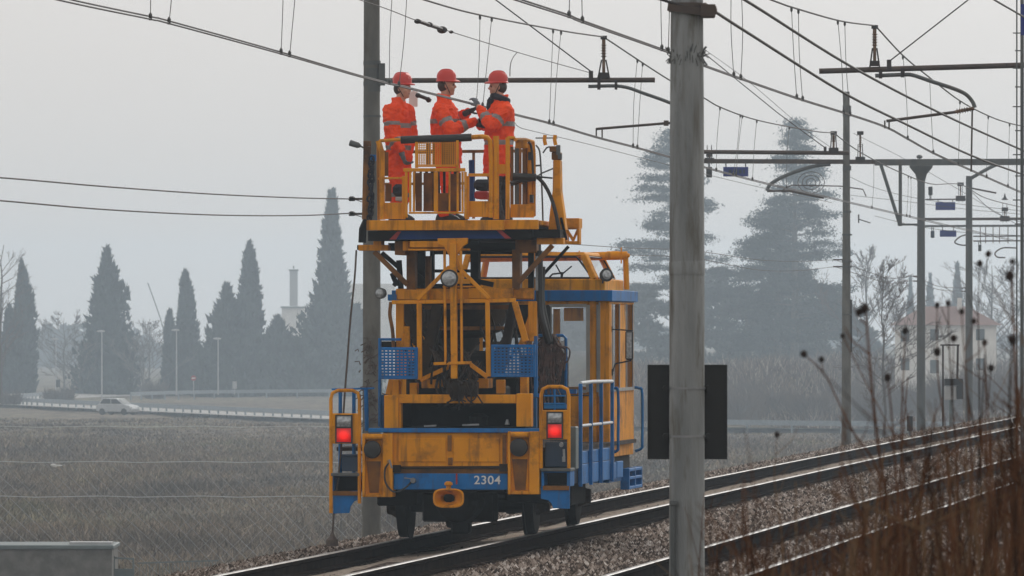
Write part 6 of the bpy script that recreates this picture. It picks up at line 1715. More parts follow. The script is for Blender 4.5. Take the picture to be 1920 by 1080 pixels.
# ---- work platform
PY0, PY1 = 0.30, 4.0
pf = MB(); pf.rect(687, 945, 412.5, 432, PY0, PY0+0.08); a0_ = Q(687, 432, PY0); a1_ = Q(1010, 412, PY0)
pf.rect(945.3, 1009, 412, 430, PY0+0.1, PY0+0.18)
pf.box(a0_.x, a1_.x, PY0+0.18, PY1, a1_.z-0.06, a1_.z-0.005)
pfo = vb(pf, 'platform_floor', M['orange'], bevel=0.006)
ZF = a1_.z - 0.005
b = MB(); b.pprism([(748, 433), (938, 431), (950, 447), (736, 449)], 0.42, 0.46); vb(b, 'blue_end_plate', M['royal'], pfo)
b = MB(); b.pprism([(745, 434), (752, 434), (742, 449), (730, 449)], 0.40, 0.44); b.pprism([(930, 431), (939, 431), (958, 447), (947, 447)], 0.40, 0.44); vb(b, 'red_end_stripe', M['red'], pfo)
b = MB(); b.box(a0_.x+0.1, a1_.x-0.1, 0.5, 3.9, ZF-0.22, ZF-0.061); b.rect(690, 745, 433, 452, 0.45, 0.6); b.rect(958, 1050, 430, 446, 0.6, 0.9); vb(b, 'floor_bearer', M['black'], pfo)
def prail(pts, r, mat='orange', name='guard_rail', n=6, sm=0):
    return vb(vt(pts, r, n, sm), name, M[mat], pfo, smooth=True)
yv = PY0+0.06
# corner stanchions and top rail
prail([(717, 412, yv), (716, 285, yv), (712, 272, yv), (709, 264, yv)], 0.032, n=8); prail([(709, 266, yv+0.3), (711, 412, yv+0.3)], 0.022)
prail([(712, 264, yv), (745, 262, yv), (770, 263, yv)], 0.022)
prail([(752, 262.5, yv-0.04), (800, 260.5, yv-0.04), (842, 259.5, yv-0.04), (884, 257.5, yv-0.04)], 0.045, 'rubber', 'padded_rail', 12)
prail([(884, 257.5, yv-0.02), (905, 256, yv-0.02), (914, 258, yv-0.02), (919, 264, yv-0.02), (921, 300, yv-0.02), (921, 408, yv-0.02)], 0.028, 'orange', n=8)
for x, y0_, w in ((930, 255, 0.036), (952, 258, 0.026), (757, 330, 0.022), (876, 330, 0.026)):
    prail([(x, y0_, yv), (x, 411, yv)], w)
prail([(952, 260, yv), (953, 258, yv), (966, 258.5, yv)], 0.02)
# mid rails and kick panels
b = MB()
b.rect(720, 757, 332, 336, yv-0.01, yv+0.03); b.rect(720, 757, 380, 411, yv, yv+0.02); b.rect(878, 920, 325, 331, yv-0.01, yv+0.03); b.rect(877, 919, 377, 407, yv, yv+0.02); b.rect(934, 950, 308, 326, yv, yv+0.02)
vb(b, 'kick_panel', M['orange'], pfo, bevel=0.004)
# gate
g = MB(); gy = PY0-0.02
g.rect(756, 872, 315, 322, gy-0.02, gy+0.02); g.rect(766, 869, 397, 401, gy-0.02, gy+0.02)
for x, w in ((759, 5), (767, 4), (774, 4), (813, 8), (841, 3), (856, 4), (865, 4), (870, 5)): g.rect(x, x+w, 322.2, 396.8 if x > 763 and x < 869 else 408, gy-0.012, gy+0.012)
g.rect(778, 784, 266, 314.8, gy+0.0, gy+0.03); g.rect(855, 860, 263, 314.8, gy, gy+0.03); g.rect(784.2, 854.8, 309, 313, gy, gy+0.03)
go = vb(g, 'gate', M['orange'], pfo, bevel=0.004)
m_ = MB(); random.seed(4)
y = 268.0
while y < 309: m_.rect(784.2, 854.8, y, y+1.5, gy+0.004, gy+0.01); y += 3.9
x = 786.0
while x < 854: m_.rect(x, x+1.6, 266, 309, gy+0.0102, gy+0.016); x += 4.1
vb(m_, 'gate_mesh', M['orange'], go)
m_ = MB(); m_.rect(800, 806, 268, 309, gy+0.02, gy+0.03); m_.rect(811, 816, 268, 309, gy+0.02, gy+0.03); m_.rect(828, 854, 267, 309, gy+0.02, gy+0.03); m_.rect(779, 791, 324, 396, gy+0.25, gy+0.26); m_.rect(794, 811, 324, 396, gy+0.27, gy+0.28); m_.rect(843, 856, 326, 396, gy+0.25, gy+0.26); m_.rect(821, 840, 362, 396, gy+0.2, gy+0.21); m_.rect(858, 864, 324, 396, gy+0.3, gy+0.31); m_.rect(721, 728, 285, 330, gy+0.3, gy+0.31); m_.rect(722, 734, 345, 378, gy+0.4, gy+0.41)
vb(m_, 'gate_plate', M['orange_dirty'], go)
b = MB()
for i in range(8):
    x = 778 + i*11; 
    b.bar(Q(x, 318, gy+0.3), Q(x + random.uniform(-4, 4), 396, gy+0.35), random.uniform(0.02, 0.05), 0.03)
vb(b, 'stored_bars', M['grime'], pfo)
b = MB(); b.rect(889, 916, 358, 373, 0.9, 1.4); vb(b, 'tool_box', M['red'], pfo, bevel=0.02)
b = MB(); b.rect(887, 918, 336, 357, 0.95, 1.4); b.rect(735, 756, 345, 368, 0.9, 1.2); vb(b, 'tool_bag', M['navy'], pfo, bevel=0.04)
b = MB(); b.rect(741, 758, 369, 377, 0.5, 0.8); vb(b, 'grey_case', M['lampgrey'], pfo, bevel=0.01)
# left side and far end rails
for yy in (1.2, 2.2, 3.2): prail([(713, 300, yy), (713, 412, yy)], 0.020, 'orange_dirty', 'stanchion')
prail([(711, 268, yv+0.1), (712, 270, 2.0), (713, 271, 3.8)], 0.022, 'orange'); prail([(711, 335, yv+0.1), (713, 336, 3.8)], 0.018, 'orange')
prail([(720, 285, 3.9), (1004, 283, 3.9)], 0.022, 'orange_dirty'); prail([(720, 345, 3.9), (1004, 343, 3.9)], 0.018, 'orange_dirty')
for x in (735, 888, 918): prail([(x, 285, 3.9), (x, 410, 3.9)], 0.018, 'orange_dirty', 'stanchion')
prail([(884, 300, 2.6), (886, 400, 2.6)], 0.035, 'royal', 'blue_tube')
# right side rails of the platform, running away
xr = a1_.x - 0.02
def side(yv, z): return (xr, yv, z)
zt_ = Q(0, 265, 0.5).z
ptsr = [(966, 262, 0.5), (985, 262, 0.7), (999, 266, 1.0), (1001, 290, 1.0), (1001, 405, 1.0)]
prail(ptsr, 0.024, n=8)
b = MB(); b.rect(966, 988, 263, 278, 0.55, 0.6); b.rect(984, 994, 270, 278, 0.8, 0.85); b.rect(957, 1001, 383, 408, 0.5, 0.52); vb(b, 'side_panel', M['orange'], pfo, bevel=0.004)
for x, m2, w in ((969, 'galv', 0.026), (984, 'orange_dirty', 0.03), (993, 'orange', 0.028), (960, 'orange_dirty', 0.02)):
    prail([(x, 275, 0.9), (x, 406, 0.9)], w, m2, 'stanchion')
for x in (975, 990, 1000):
    prail([(x, 268, 3.6), (x, 406, 3.6)], 0.02, 'orange_dirty', 'stanchion')
prail([(962, 331, 0.8), (985, 332, 0.8), (1005, 333, 0.8)], 0.045, 'rubber', 'cable_roll', 8)
prail([(958, 345, 0.8), (975, 338, 0.8), (1000, 335, 0.8)], 0.03, 'rubber', 'cable_roll', 8)
prail([(958, 260, 0.75), (985, 264, 0.8), (993, 268, 0.8), (997, 282, 0.8), (1000, 330, 0.8)], 0.016, 'rubber', 'black_cable', 6, 4)
prail([(1005, 272, 1.0), (1012, 285, 1.0), (1015, 330, 1.0), (1017, 380, 1.0), (1018, 418, 1.0)], 0.011, 'galv', 'grey_cable', 6, 4)
prail([(1001, 311, 1.0), (1014, 310, 1.0)], 0.012, 'galv', 'cable_tie')
prail([(1005, 330, 0.9), (1020, 345, 0.9), (1033, 370, 0.9), (1042, 400, 0.9), (1048, 430, 0.9)], 0.022, 'rubber', 'black_cable', 8, 4)
prail([(1003, 335, 0.9), (1015, 325, 0.9), (1037, 316, 0.9)], 0.010, 'galv', 'grey_cable'); prail([(1005, 331, 0.9), (1036, 334, 0.9)], 0.012, 'rubber', 'black_cable')
b = MB(); b.rect(993, 999, 365, 380, 0.85, 0.95); b.rect(990, 997, 285, 300, 0.85, 0.95); vb(b, 'cable_plug', M['rubber'], pfo)
# tapering jib at the right corner
j = MB(); jy = 0.95
j.pprism([(1028, 432), (1030, 405), (1036, 358), (1037, 300), (1050, 300), (1051, 358), (1057, 400), (1061, 432)], jy, jy+0.2)
jo = vb(j, 'corner_jib', M['orange'], pfo, bevel=0.008)
b = MB(); b.rect(1030, 1044, 274, 285, jy-0.02, jy+0.2); b.rect(1034, 1051, 285, 300, jy+0.02, jy+0.18); vb(b, 'jib_head', M['orange_dirty'], jo, bevel=0.01)
b = MB(); b.rect(1043, 1050, 272, 290, jy-0.03, jy+0.02); b.rect(1046, 1053, 288, 298, jy-0.03, jy+0.02); b.rect(1004, 1045, 257.5, 260, jy+0.05, jy+0.07); vb(b, 'jib_fitting', M['galv'], jo)
for x in (1022, 1041): 
    b = vt([(x, 253, jy), (x-1, 262, jy), (x+1, 272, jy)], 0.022, 6, 3); vb(b, 'wire_roller', M['orange'], jo, smooth=True)
b = vt([(1018, 287, jy), (1025, 277, jy), (1031, 275, jy)], 0.010, 5); vb(b, 'jib_link', M['galv'], jo)
b = MB(); b.rect(1057, 1086, 409, 428, 2.2, 2.5); b.rect(1058, 1062, 428, 455, 2.2, 2.4); b.rect(1082, 1086, 428, 456, 2.2, 2.4); vbar(b, (1062, 430, 2.25), (1076, 452, 2.25), 0.035); vbar(b, (1084, 430, 2.25), (1074, 452, 2.25), 0.03); b.rect(1050, 1086, 452, 458, 2.2, 2.4)
vb(b, 'corner_bracket', M['orange'], pfo, bevel=0.006)
b = MB(); vbar(b, (1052, 408, 0.95), (1062, 450, 0.95), 0.03); b.rect(1044, 1052, 395, 435, 1.2, 1.3); vb(b, 'bracket_link', M['black'], pfo)
# left ladder post with a hanging chain
b = MB(); ly = 0.5
vbar(b, (686, 268, ly), (683, 412, ly), 0.05, 0.05); vbar(b, (692, 275, ly), (688, 412, ly), 0.04, 0.04)
for i in range(13): b.rect(681, 694, 350 + i*6.4 - 60*(i > 9), 353 + i*6.4 - 60*(i > 9), ly-0.02, ly+0.05)
b.rect(681, 694, 264, 274, ly-0.03, ly+0.06); b.rect(683, 690, 285, 345, ly-0.03, ly+0.03)
lad = vb(b, 'ladder_post', M['orange_dirty'], pfo, bevel=0.004)
b = MB(); random.seed(8)
for i in range(26):
    y = 298 + i*4.4; x = 698 + math.sin(i*1.7)*3 + random.uniform(-2, 2) - i*0.12; c = Q(x, y, ly-0.03); rr = 0.028; a = random.uniform(0, 3.1)
    b.tube([c + Vector((rr*math.cos(k*0.785)*math.cos(a), rr*math.cos(k*0.785)*math.sin(a), rr*1.3*math.sin(k*0.785))) for k in range(9)], 0.011, 5)
vb(b, 'hanging_chain', M['navy'], lad)
b = MB(); b.rect(694, 704, 290, 302, ly-0.02, ly+0.05); vb(b, 'chain_hook', M['blue'], lad)
b = vt([(688, 412, ly), (680, 430, ly), (679, 455, ly)], 0.045, 6); b.lathe(Q(670, 464, 0.75), (1, 0, 0), [(0, 0.03), (0.05, 0.03)], 8); vb(b, 'dark_bracket', M['black'], pfo)
b = MB(); lc = Q(676, 274, 0.5); b.lathe(lc, Q(654, 267, 0.5)-lc, [(0, 0.018), (0.03, 0.035), (0.13, 0.038), (0.135, 0.03)], 12); b.tube([lc, Q(684, 278, 0.5)], 0.012, 6); vb(b, 'flood_lamp', M['galv'], pfo, smooth=True)

# ---- a bundle of cables slung over the hoop
base = tuple(QW(Q(1034, 630, 1.28)))
cbn = MB(); random.seed(31)
for i in range(46):
    x = 1034 + random.gauss(0, 12); L = random.uniform(40, 96); yv = random.uniform(1.16, 1.27); w = random.uniform(3, 10)
    g_ = lambda k: random.gauss(0, k)
    pts = [(x*0.3 + 1034*0.7, 627, 1.29), (x - w*0.5 + g_(3), 642 + random.uniform(0, 10), yv), (x - w + g_(5), 632 + L*0.45, yv-abs(g_(0.03))), (x - w + g_(4), 632 + L*0.75, yv), (x - w*0.3, 632 + L, yv-0.02), (x + w*0.6 + g_(4), 632 + L*0.8, yv), (x + w*0.5 + g_(5), 632 + L*0.4, yv), (x*0.5 + 517, 648, yv)]
    cbn.tube(smoothpath([QW(Q(*p)) for p in pts], 4), random.uniform(0.006, 0.012), 5)
for i in range(18):
    x = 1030 + random.gauss(0, 8)
    cbn.tube(smoothpath([QW(Q(x, 650, 1.14)), QW(Q(x+random.gauss(0, 8), 690, 1.13)), QW(Q(x+random.gauss(0, 9), 745+random.uniform(-10, 15), 1.10))], 4), random.uniform(0.006, 0.010), 5)
tag(cbn.build('cable_bundle', M['cable'], base=base), 'bundle of brown cables slung over the blue hoop of the trolley', 'cable bundle')
# ---- earthing rope at the left
pp = [QW(Q(668, 470, 0.7)), QW(Q(665, 520, 0.3)), QW(Q(657, 600, 0.2)), QW(Q(651, 680, 0.15)), QW(Q(647, 730, 0.12)), QW(Q(638, 860, 0.1)), QW(Q(627, 955, 0.08)), QW(Q(623, 1003, 0.08))]
b = MB(); b.tube(smoothpath(pp, 5), 0.0115, 6); rbp = pp[-1]
b.lathe(rbp - Vector((0, 0, 0.13)), (0,0,1), [(0, 0.075), (0.07, 0.07), (0.11, 0.035), (0.16, 0.015)], 10)
tag(b.build('hanging_rope', M['rope'], base=tuple(rbp)), 'thin brown rope hanging from the left corner of the platform to the ballast', 'rope')
# ================================================================ PEOPLE ON THE PLATFORM
def remeshed(mb, voxel, smooth_it=3):
    me = bpy.data.meshes.new('tmp'); me.from_pydata(mb.v, [], mb.f); me.update()
    o = bpy.data.objects.new('tmp', me); COL.objects.link(o)
    md = o.modifiers.new('r', 'REMESH'); md.mode = 'VOXEL'; md.voxel_size = voxel
    if smooth_it:
        sm = o.modifiers.new('s', 'SMOOTH'); sm.iterations = smooth_it; sm.factor = 0.5
    bpy.context.view_layer.update()
    out = bpy.data.meshes.new_from_object(o.evaluated_get(bpy.context.evaluated_depsgraph_get()))
    bpy.data.objects.remove(o); bpy.data.meshes.remove(me)
    return out
from mathutils import noise as mnoise
def crumple(me, amp):
    """folds and creases of heavy cloth"""
    me.update(); nor = [Vector(v.normal) for v in me.vertices]
    for v, n in zip(me.vertices, nor):
        p = v.co
        q = Vector((p.x*9 + 1.5*mnoise.noise(p*4), p.y*9, p.z*17 + 3.0*mnoise.noise(p*5)))
        f = abs(mnoise.noise(q))*1.6 - 0.4 + 0.5*mnoise.noise(p*26)
        v.co = p + n*(amp*f)
    return me
def mesh_child(name, me, mats, parent, base, classify=None):
    me.materials.clear()
    for m in mats: me.materials.append(m)
    for p in me.polygons:
        p.use_smooth = True
        if classify: p.material_index = classify(p.center)
    off = Vector(base)
    for v in me.vertices: v.co -= off
    me.name = name
    o = bpy.data.objects.new(name, me); COL.objects.link(o); o.parent = parent
    return o
def limb(mb, pts, radii, n=12):
    mb.tube(smoothpath(pts, 4), 0.05, n, radii=list(np.interp(np.linspace(0, len(pts)-1, (len(pts)-1)*4+1), range(len(pts)), radii)))
    for p, r in zip(pts, radii): mb.ellipsoid(p, r, r, r, 12, 8)
def seg_u(p, a, b):
    d = b-a; u = max(0, min(1, (p-a).dot(d)/d.dot(d))); return u, (p - a - d*u).length

def make_hand(c, fwd, palm, mat, parent, base, side=1, curl=1.0):
    """gloved hand: palm, four unequal bent fingers and a thumb; fwd = towards the fingertips, palm = palm normal"""
    fwd = fwd.normalized(); palm = (palm - fwd*palm.dot(fwd)).normalized(); s = fwd.cross(palm).normalized()*side
    b = MB()
    rot = Matrix((s, fwd, palm)).transposed()
    b.ellipsoid(c, 0.046, 0.054, 0.024, 12, 8, rot)
    b.tube([c - fwd*0.10, c - fwd*0.03], 0.037, 10, 0.036)
    b.ellipsoid(c - fwd*0.10, 0.042, 0.02, 0.036, 10, 6, rot)
    for k, (off, L) in enumerate(((-0.033, 0.070), (-0.011, 0.080), (0.011, 0.075), (0.032, 0.060))):
        p = c + s*off + fwd*0.042
        pts = [p]; ang = 0.25*curl; d = fwd
        for j in range(3):
            d2 = fwd*math.cos(ang) + palm*math.sin(ang)
            p = p + d2*L*(0.42, 0.33, 0.28)[j]; pts.append(p); ang += 0.62*curl
        b.tube(pts, 0.0125, 7, 0.010); b.ellipsoid(pts[-1], 0.0105, 0.0105, 0.0105, 8, 5)
    p = c - s*0.040 - fwd*0.02
    q = p + (-s*0.5 + fwd*0.65 + palm*0.55).normalized()*0.042; e = q + (fwd*0.75 + palm*0.55 + s*0.25).normalized()*0.034
    b.tube([p, q, e], 0.015, 8, 0.0115); b.ellipsoid(e, 0.0115, 0.0115, 0.0115, 8, 5)
    return mesh_child('glove', remeshed(b, 0.0055, 2), [mat], parent, base)

def person(label, foot, head, face, neck, torso, near, far, legs, hem, hands, yaw, stripes_z, hivis_legs, nm_seed, scarf=False, lean_chin=0.0):
    """joints in photo columns/rows with their depth on the vehicle; face = facing direction in the vehicle frame"""
    J = lambda p: QW(Q(*p))
    base = tuple(Vector((J(foot).x, J(foot).y, ZF)))
    rt = empty('person', base, label, 'person', 'workers on the platform')
    f = (RT(face[0], face[1], 0)).normalized(); up = Vector((0, 0, 1)); s = f.cross(up)
    rz = math.atan2(f.y, f.x)
    hc = J(head); nk = J(neck)
    legj = [[J(p) for p in l] for l in legs]
    for l in legj: l[-1].z = ZF + 0.09
    tor = [(J((x, y, yv)), a, c) for x, y, yv, a, c in torso]
    nj, fj = [J(p) for p in near], [J(p) for p in far]
    hand_c = [J(h[0]) for h in hands]
    # --- body: one continuous surface
    b = MB()
    rot = Matrix((f, s, up)).transposed()
    b.ellipsoid(hc + up*0.025 - f*0.008, 0.096, 0.077, 0.098, 16, 12, rot)
    b.ellipsoid(hc + f*0.022 - up*0.045, 0.070, 0.060, 0.080, 14, 10, rot)
    b.ellipsoid(hc + f*0.062 - up*0.095, 0.028, 0.030, 0.024, 10, 8, rot)           # chin
    b.tube([hc + f*0.085 + up*0.012, hc + f*0.108 - up*0.030], 0.011, 8, 0.017)      # nose
    b.ellipsoid(hc + f*0.083 + up*0.022, 0.014, 0.050, 0.012, 10, 6, rot)           # brow
    b.ellipsoid(hc + f*0.084 - up*0.062, 0.012, 0.026, 0.010, 10, 6, rot)           # lips
    for e in (-1, 1): 
        b.ellipsoid(hc + s*e*0.077 - f*0.008 - up*0.01, 0.018, 0.010, 0.030, 8, 6, rot)
        b.ellipsoid(hc + s*e*0.045 + f*0.06 - up*0.03, 0.024, 0.022, 0.024, 8, 6, rot)
    b.tube([hc - up*0.06 - f*0.012, nk - up*0.05], 0.056, 12, 0.064)
    b.loft([(c, a*0.82, w*0.86, rz) for c, a, w in tor], 18)
    for arm, hcen in zip((nj, fj), hand_c): limb(b, list(arm) + [hcen.lerp(arm[-1], 0.35)], [0.058, 0.045, 0.036, 0.030])
    for l in legj: limb(b, l, [0.085, 0.060, 0.045])
    me = remeshed(b, 0.0105, 2)
    eyes = [hc + s*e*0.033 + f*0.082 + up*0.004 for e in (-1, 1)]
    mouth = hc + f*0.094 - up*0.062
    def cls(p):
        if min((p-e).length for e in eyes) < 0.0125: return 1
        if (p-mouth).length < 0.022 and abs(p.z-mouth.z) < 0.008: return 2
        return 0
    mesh_child('body', me, [M['skin'], M['black'], M['lip']], rt, base, cls)
    # --- trousers
    b = MB(); b.ellipsoid((legj[0][0]+legj[1][0])/2 + up*0.02, 0.15, 0.19, 0.15, 16, 10, rot)
    for l in legj: limb(b, l[:2] + [l[2] + up*0.02], [0.115, 0.088, 0.078])
    zl = [ZF + 0.32, ZF + 0.20]
    mesh_child('trousers', crumple(remeshed(b, 0.013, 3), 0.016), [M['hivis'] if hivis_legs else M['navy'], M['reflect']], rt, base, (lambda p: 1 if any(abs(p.z-z) < 0.025 for z in zl) else 0) if hivis_legs else None)
    for l in legj:
        b = MB(); a = Vector(l[2]); a.z = ZF
        b.loft([(a + f*0.05, 0.15, 0.052, rz), (a + f*0.05 + up*0.04, 0.148, 0.052, rz), (a + f*0.035 + up*0.07, 0.125, 0.05, rz), (a + up*0.11, 0.07, 0.05, rz), (a + up*0.20, 0.062, 0.055, rz)], 14)
        b.build('boot', M['rubber'], rt, base=base, smooth=True)
    # --- jacket
    b = MB()
    b.loft([(c, a, w, rz) for c, a, w in tor], 20)
    for arm, hcen in zip((nj, fj), hand_c):
        end = arm[-1].lerp(hcen, 0.25)
        mid1 = arm[0].lerp(arm[1], 0.5); mid2 = arm[1].lerp(end, 0.55)
        limb(b, [arm[0], mid1, arm[1], mid2, end], [0.094, 0.088, 0.080, 0.074, 0.056])
        # folds at the elbow
        for k in range(4):
            u = 0.2*k + 0.2; q = arm[0].lerp(arm[1], u) if k < 3 else arm[1].lerp(end, 0.3)
            b.ellipsoid(q + Vector((0, -0.01, 0)), 0.092, 0.086, 0.022, 12, 6)
    b.loft([(nk - up*0.07, 0.115, 0.125, rz), (nk - up*0.01, 0.088, 0.095, rz), (nk + up*0.03 - f*0.012, 0.082, 0.088, rz), (nk + up*0.062 - f*0.02, 0.078, 0.084, rz)], 16)       # collar
    rnd = random.Random(nm_seed)
    for k in range(9):                                                             # creases in the cloth
        c, a, w = tor[rnd.randrange(1, 4)]
        an = rnd.uniform(0, 6.28); q = c + f*math.cos(an)*a*0.93 + s*math.sin(an)*w*0.93 + up*rnd.uniform(-0.07, 0.07)
        b.ellipsoid(q, 0.03, 0.045, 0.06, 10, 6, Matrix.Rotation(rnd.uniform(-0.8, 0.8), 3, 'X'))
    arms = [(nj[0], nj[1], nj[-1].lerp(hand_c[0], 0.25)), (fj[0], fj[1], fj[-1].lerp(hand_c[1], 0.25))]
    def cj(p):
        best = min(((seg_u(p, a0, a1), 0) for a0, a1, a2 in arms), key=lambda t: t[0][1])
        best2 = min(((seg_u(p, a1, a2), 1) for a0, a1, a2 in arms), key=lambda t: t[0][1])
        bb = min(best, best2, key=lambda t: t[0][1])
        (u, d), k = bb
        if d < 0.105 and not (k == 0 and u < 0.12):
            L = 0.30
            if k == 0 and abs(u-0.60) < 0.10: return 1
            if k == 1 and abs(u-0.52) < 0.11: return 1
            return 0
        if any(abs(p.z - z) < 0.027 for z in stripes_z): return 1
        return 0
    mesh_child('jacket', crumple(remeshed(b, 0.0115, 3), 0.017), [M['hivis'], M['reflect']], rt, base, cj)
    # --- helmet, hair, gloves, scarf
    b = MB(); hb_ = hc + up*0.045 - f*0.006
    prof = [(0.0, 0.114), (0.004, 0.119), (0.012, 0.116), (0.018, 0.110), (0.07, 0.109), (0.105, 0.098), (0.130, 0.074), (0.144, 0.042), (0.148, 0.004)]
    rings = [(hb_ + up*h, r*1.06, r*0.93, rz) for h, r in prof]
    b.loft(rings, 24)
    b.loft([(hb_ + f*0.055 - up*0.006, 0.108, 0.088, rz), (hb_ + f*0.055 + up*0.004, 0.110, 0.090, rz), (hb_ + f*0.04 + up*0.02, 0.092, 0.082, rz)], 20)
    for e in (-0.035, 0, 0.035): b.tube(smoothpath([hb_ + f*0.108 + up*0.06 + s*e, hb_ + f*0.055 + up*0.134 + s*e, hb_ - f*0.055 + up*0.134 + s*e, hb_ - f*0.108 + up*0.06 + s*e], 4), 0.010, 6)
    b.build('helmet', M['helmet'], rt, base=base, smooth=True)
    b = MB()
    for e in (-1, 1): b.tube(smoothpath([hb_ + s*e*0.10 - f*0.02, hb_ + s*e*0.088 - up*0.06 + f*0.01, hc + s*e*0.05 - up*0.10 + f*0.04], 3), 0.005, 5)
    b.build('chin_strap', M['rubber'], rt, base=base)
    b = MB(); b.ellipsoid(hc - f*0.035 + up*0.0, 0.078, 0.082, 0.085, 14, 10, rot); b.build('hair', M['hair'], rt, base=base, smooth=True)
    if scarf:
        b = MB(); b.tube(smoothpath([nk + Vector((0.085*math.cos(a)*1.0, 0.085*math.sin(a), 0.022 + 0.03*math.cos(a - rz))) for a in np.linspace(0, 6.283, 12)], 2), 0.040, 8, cap=False)
        b.tube(smoothpath([nk + f*0.10 + up*0.02, nk + f*0.13 - up*0.06 + s*0.02, nk + f*0.12 - up*0.14], 4), 0.042, 8, 0.03)
        b.tube(smoothpath([nk - f*0.03 + up*0.09 + s*0.05, nk + f*0.06 + up*0.05 + s*0.07, nk + f*0.13 - up*0.02 + s*0.03], 3), 0.035, 8)
        b.build('scarf', M['navy'], rt, base=base, smooth=True)
    for (hp, d, pn, mt, sd_), c in zip(hands, hand_c):
        make_hand(c, RT(*d), RT(*pn), M[mt], rt, base, sd_)
    return rt
M['lip'] = surf('lips', (0.30, 0.11, 0.09), (0.26, 0.09, 0.08), scale=10, rough=0.5)
zrow = lambda py, yv: Q(800, py, yv).z

# left worker: stands side on, arm hanging
person('worker at the left end of the platform with one grey gloved arm hanging', foot=(742, 412, 1.4), head=(755, 166, 1.4), face=(0.93, -0.34), neck=(748, 192, 1.4),
       torso=[(750, 300, 1.4, 0.140, 0.185), (748, 275, 1.4, 0.148, 0.195), (746, 245, 1.4, 0.150, 0.20), (744, 220, 1.4, 0.148, 0.20), (745, 203, 1.4, 0.12, 0.185), (747, 193, 1.4, 0.085, 0.10)],
       near=[(731, 210, 1.26), (735, 248, 1.22), (750, 275, 1.18)], far=[(763, 208, 1.52), (770, 248, 1.55), (768, 276, 1.48)],
       legs=[[(741, 300, 1.34), (745, 352, 1.30), (742, 402, 1.36)], [(754, 300, 1.48), (756, 352, 1.48), (750, 402, 1.52)]],
       hem=300, hands=[((756, 295, 1.17), (0.35, -0.1, -0.94), (0.8, 0.5, 0.2), 'glove_grey', 1), ((766, 292, 1.44), (0.1, 0, -1), (0.6, -0.7, 0), 'glove_grey', -1)],
       yaw=0, stripes_z=[zrow(236, 1.4), zrow(277, 1.4)], hivis_legs=True, nm_seed=3)
# middle worker: faces right, both hands on the wire clamp
person('worker in the middle of the platform, facing right with both hands at the wire', foot=(838, 412, 1.7), head=(838, 160, 1.7), face=(1.0, 0.08), neck=(833, 186, 1.7),
       torso=[(840, 306, 1.7, 0.165, 0.21), (838, 280, 1.7, 0.17, 0.215), (836, 250, 1.7, 0.175, 0.22), (835, 222, 1.7, 0.175, 0.225), (833, 204, 1.7, 0.145, 0.205), (832, 190, 1.7, 0.09, 0.105)],
       near=[(825, 208, 1.49), (846, 244, 1.38), (884, 228, 1.52)], far=[(842, 206, 1.90), (856, 226, 2.0), (874, 212, 1.86)],
       legs=[[(834, 302, 1.62), (840, 355, 1.62), (832, 402, 1.62)], [(845, 302, 1.80), (850, 355, 1.80), (846, 402, 1.80)]],
       hem=300, hands=[((899, 226, 1.62), (0.9, 0.3, 0.25), (-0.2, 0.4, 0.9), 'glove', 1), ((884, 207, 1.80), (0.85, -0.15, 0.4), (0.3, -0.3, -0.8), 'glove', -1)],
       yaw=0, stripes_z=[zrow(228, 1.7)], hivis_legs=True, nm_seed=5)
# right worker: faces left, long jacket, dark trousers, dark scarf
person('worker facing left in dark scarf and dark trousers, gripping the wire', foot=(938, 412, 1.7), head=(933, 163, 1.7), face=(-1.0, -0.22), neck=(938, 188, 1.7),
       torso=[(933, 330, 1.7, 0.165, 0.21), (933, 300, 1.7, 0.17, 0.22), (935, 270, 1.7, 0.17, 0.22), (937, 240, 1.7, 0.175, 0.22), (938, 216, 1.7, 0.175, 0.225), (940, 202, 1.7, 0.145, 0.205), (939, 190, 1.7, 0.09, 0.105)],
       near=[(948, 208, 1.49), (922, 236, 1.38), (903, 210, 1.52)], far=[(930, 206, 1.90), (912, 232, 2.0), (903, 235, 1.82)],
       legs=[[(932, 312, 1.62), (926, 355, 1.62), (932, 402, 1.62)], [(944, 312, 1.80), (940, 355, 1.80), (946, 402, 1.80)]],
       hem=320, hands=[((894, 194, 1.64), (-0.45, 0.3, 0.85), (-0.6, 0.6, -0.3), 'glove_grey', -1), ((898, 234, 1.60), (-0.9, -0.1, 0.1), (0.1, -0.5, 0.8), 'glove', 1)],
       yaw=0, stripes_z=[zrow(233, 1.7), zrow(268, 1.7)], hivis_legs=False, nm_seed=9, scarf=True)
# white card held at the left worker's shoulder height and the clamp tool on the wire
base = tuple(QW(Q(770, 186, 1.75)))
b = MB(); a = QW(Q(767, 200, 2.15)); c = QW(Q(783, 171, 2.15))
b.box(a.x, c.x, a.y-0.01, a.y+0.012, a.z, c.z)
b.tube([QW(Q(775, 165, 2.15)), QW(Q(775, 172, 2.15))], 0.012, 6)
tag(b.build('white_tag', M['white'], base=base, bevel=0.004), 'white plate hanging from the contact wire behind the left worker', 'plate')
base = tuple(QW(Q(795, 183, 1.8)))
b = MB(); b.tube([QW(Q(780, 177, 1.8)), QW(Q(798, 184, 1.8)), QW(Q(808, 189, 1.8))], 0.022, 8); b.ellipsoid(QW(Q(784, 179, 1.8)), 0.035, 0.03, 0.03, 8, 6); b.ellipsoid(QW(Q(803, 187, 1.8)), 0.03, 0.03, 0.035, 8, 6)
tag(b.build('wire_tensioner', M['wire'], base=base, smooth=True), 'dark tensioner clamped on the wire between the left and middle workers', 'tool')
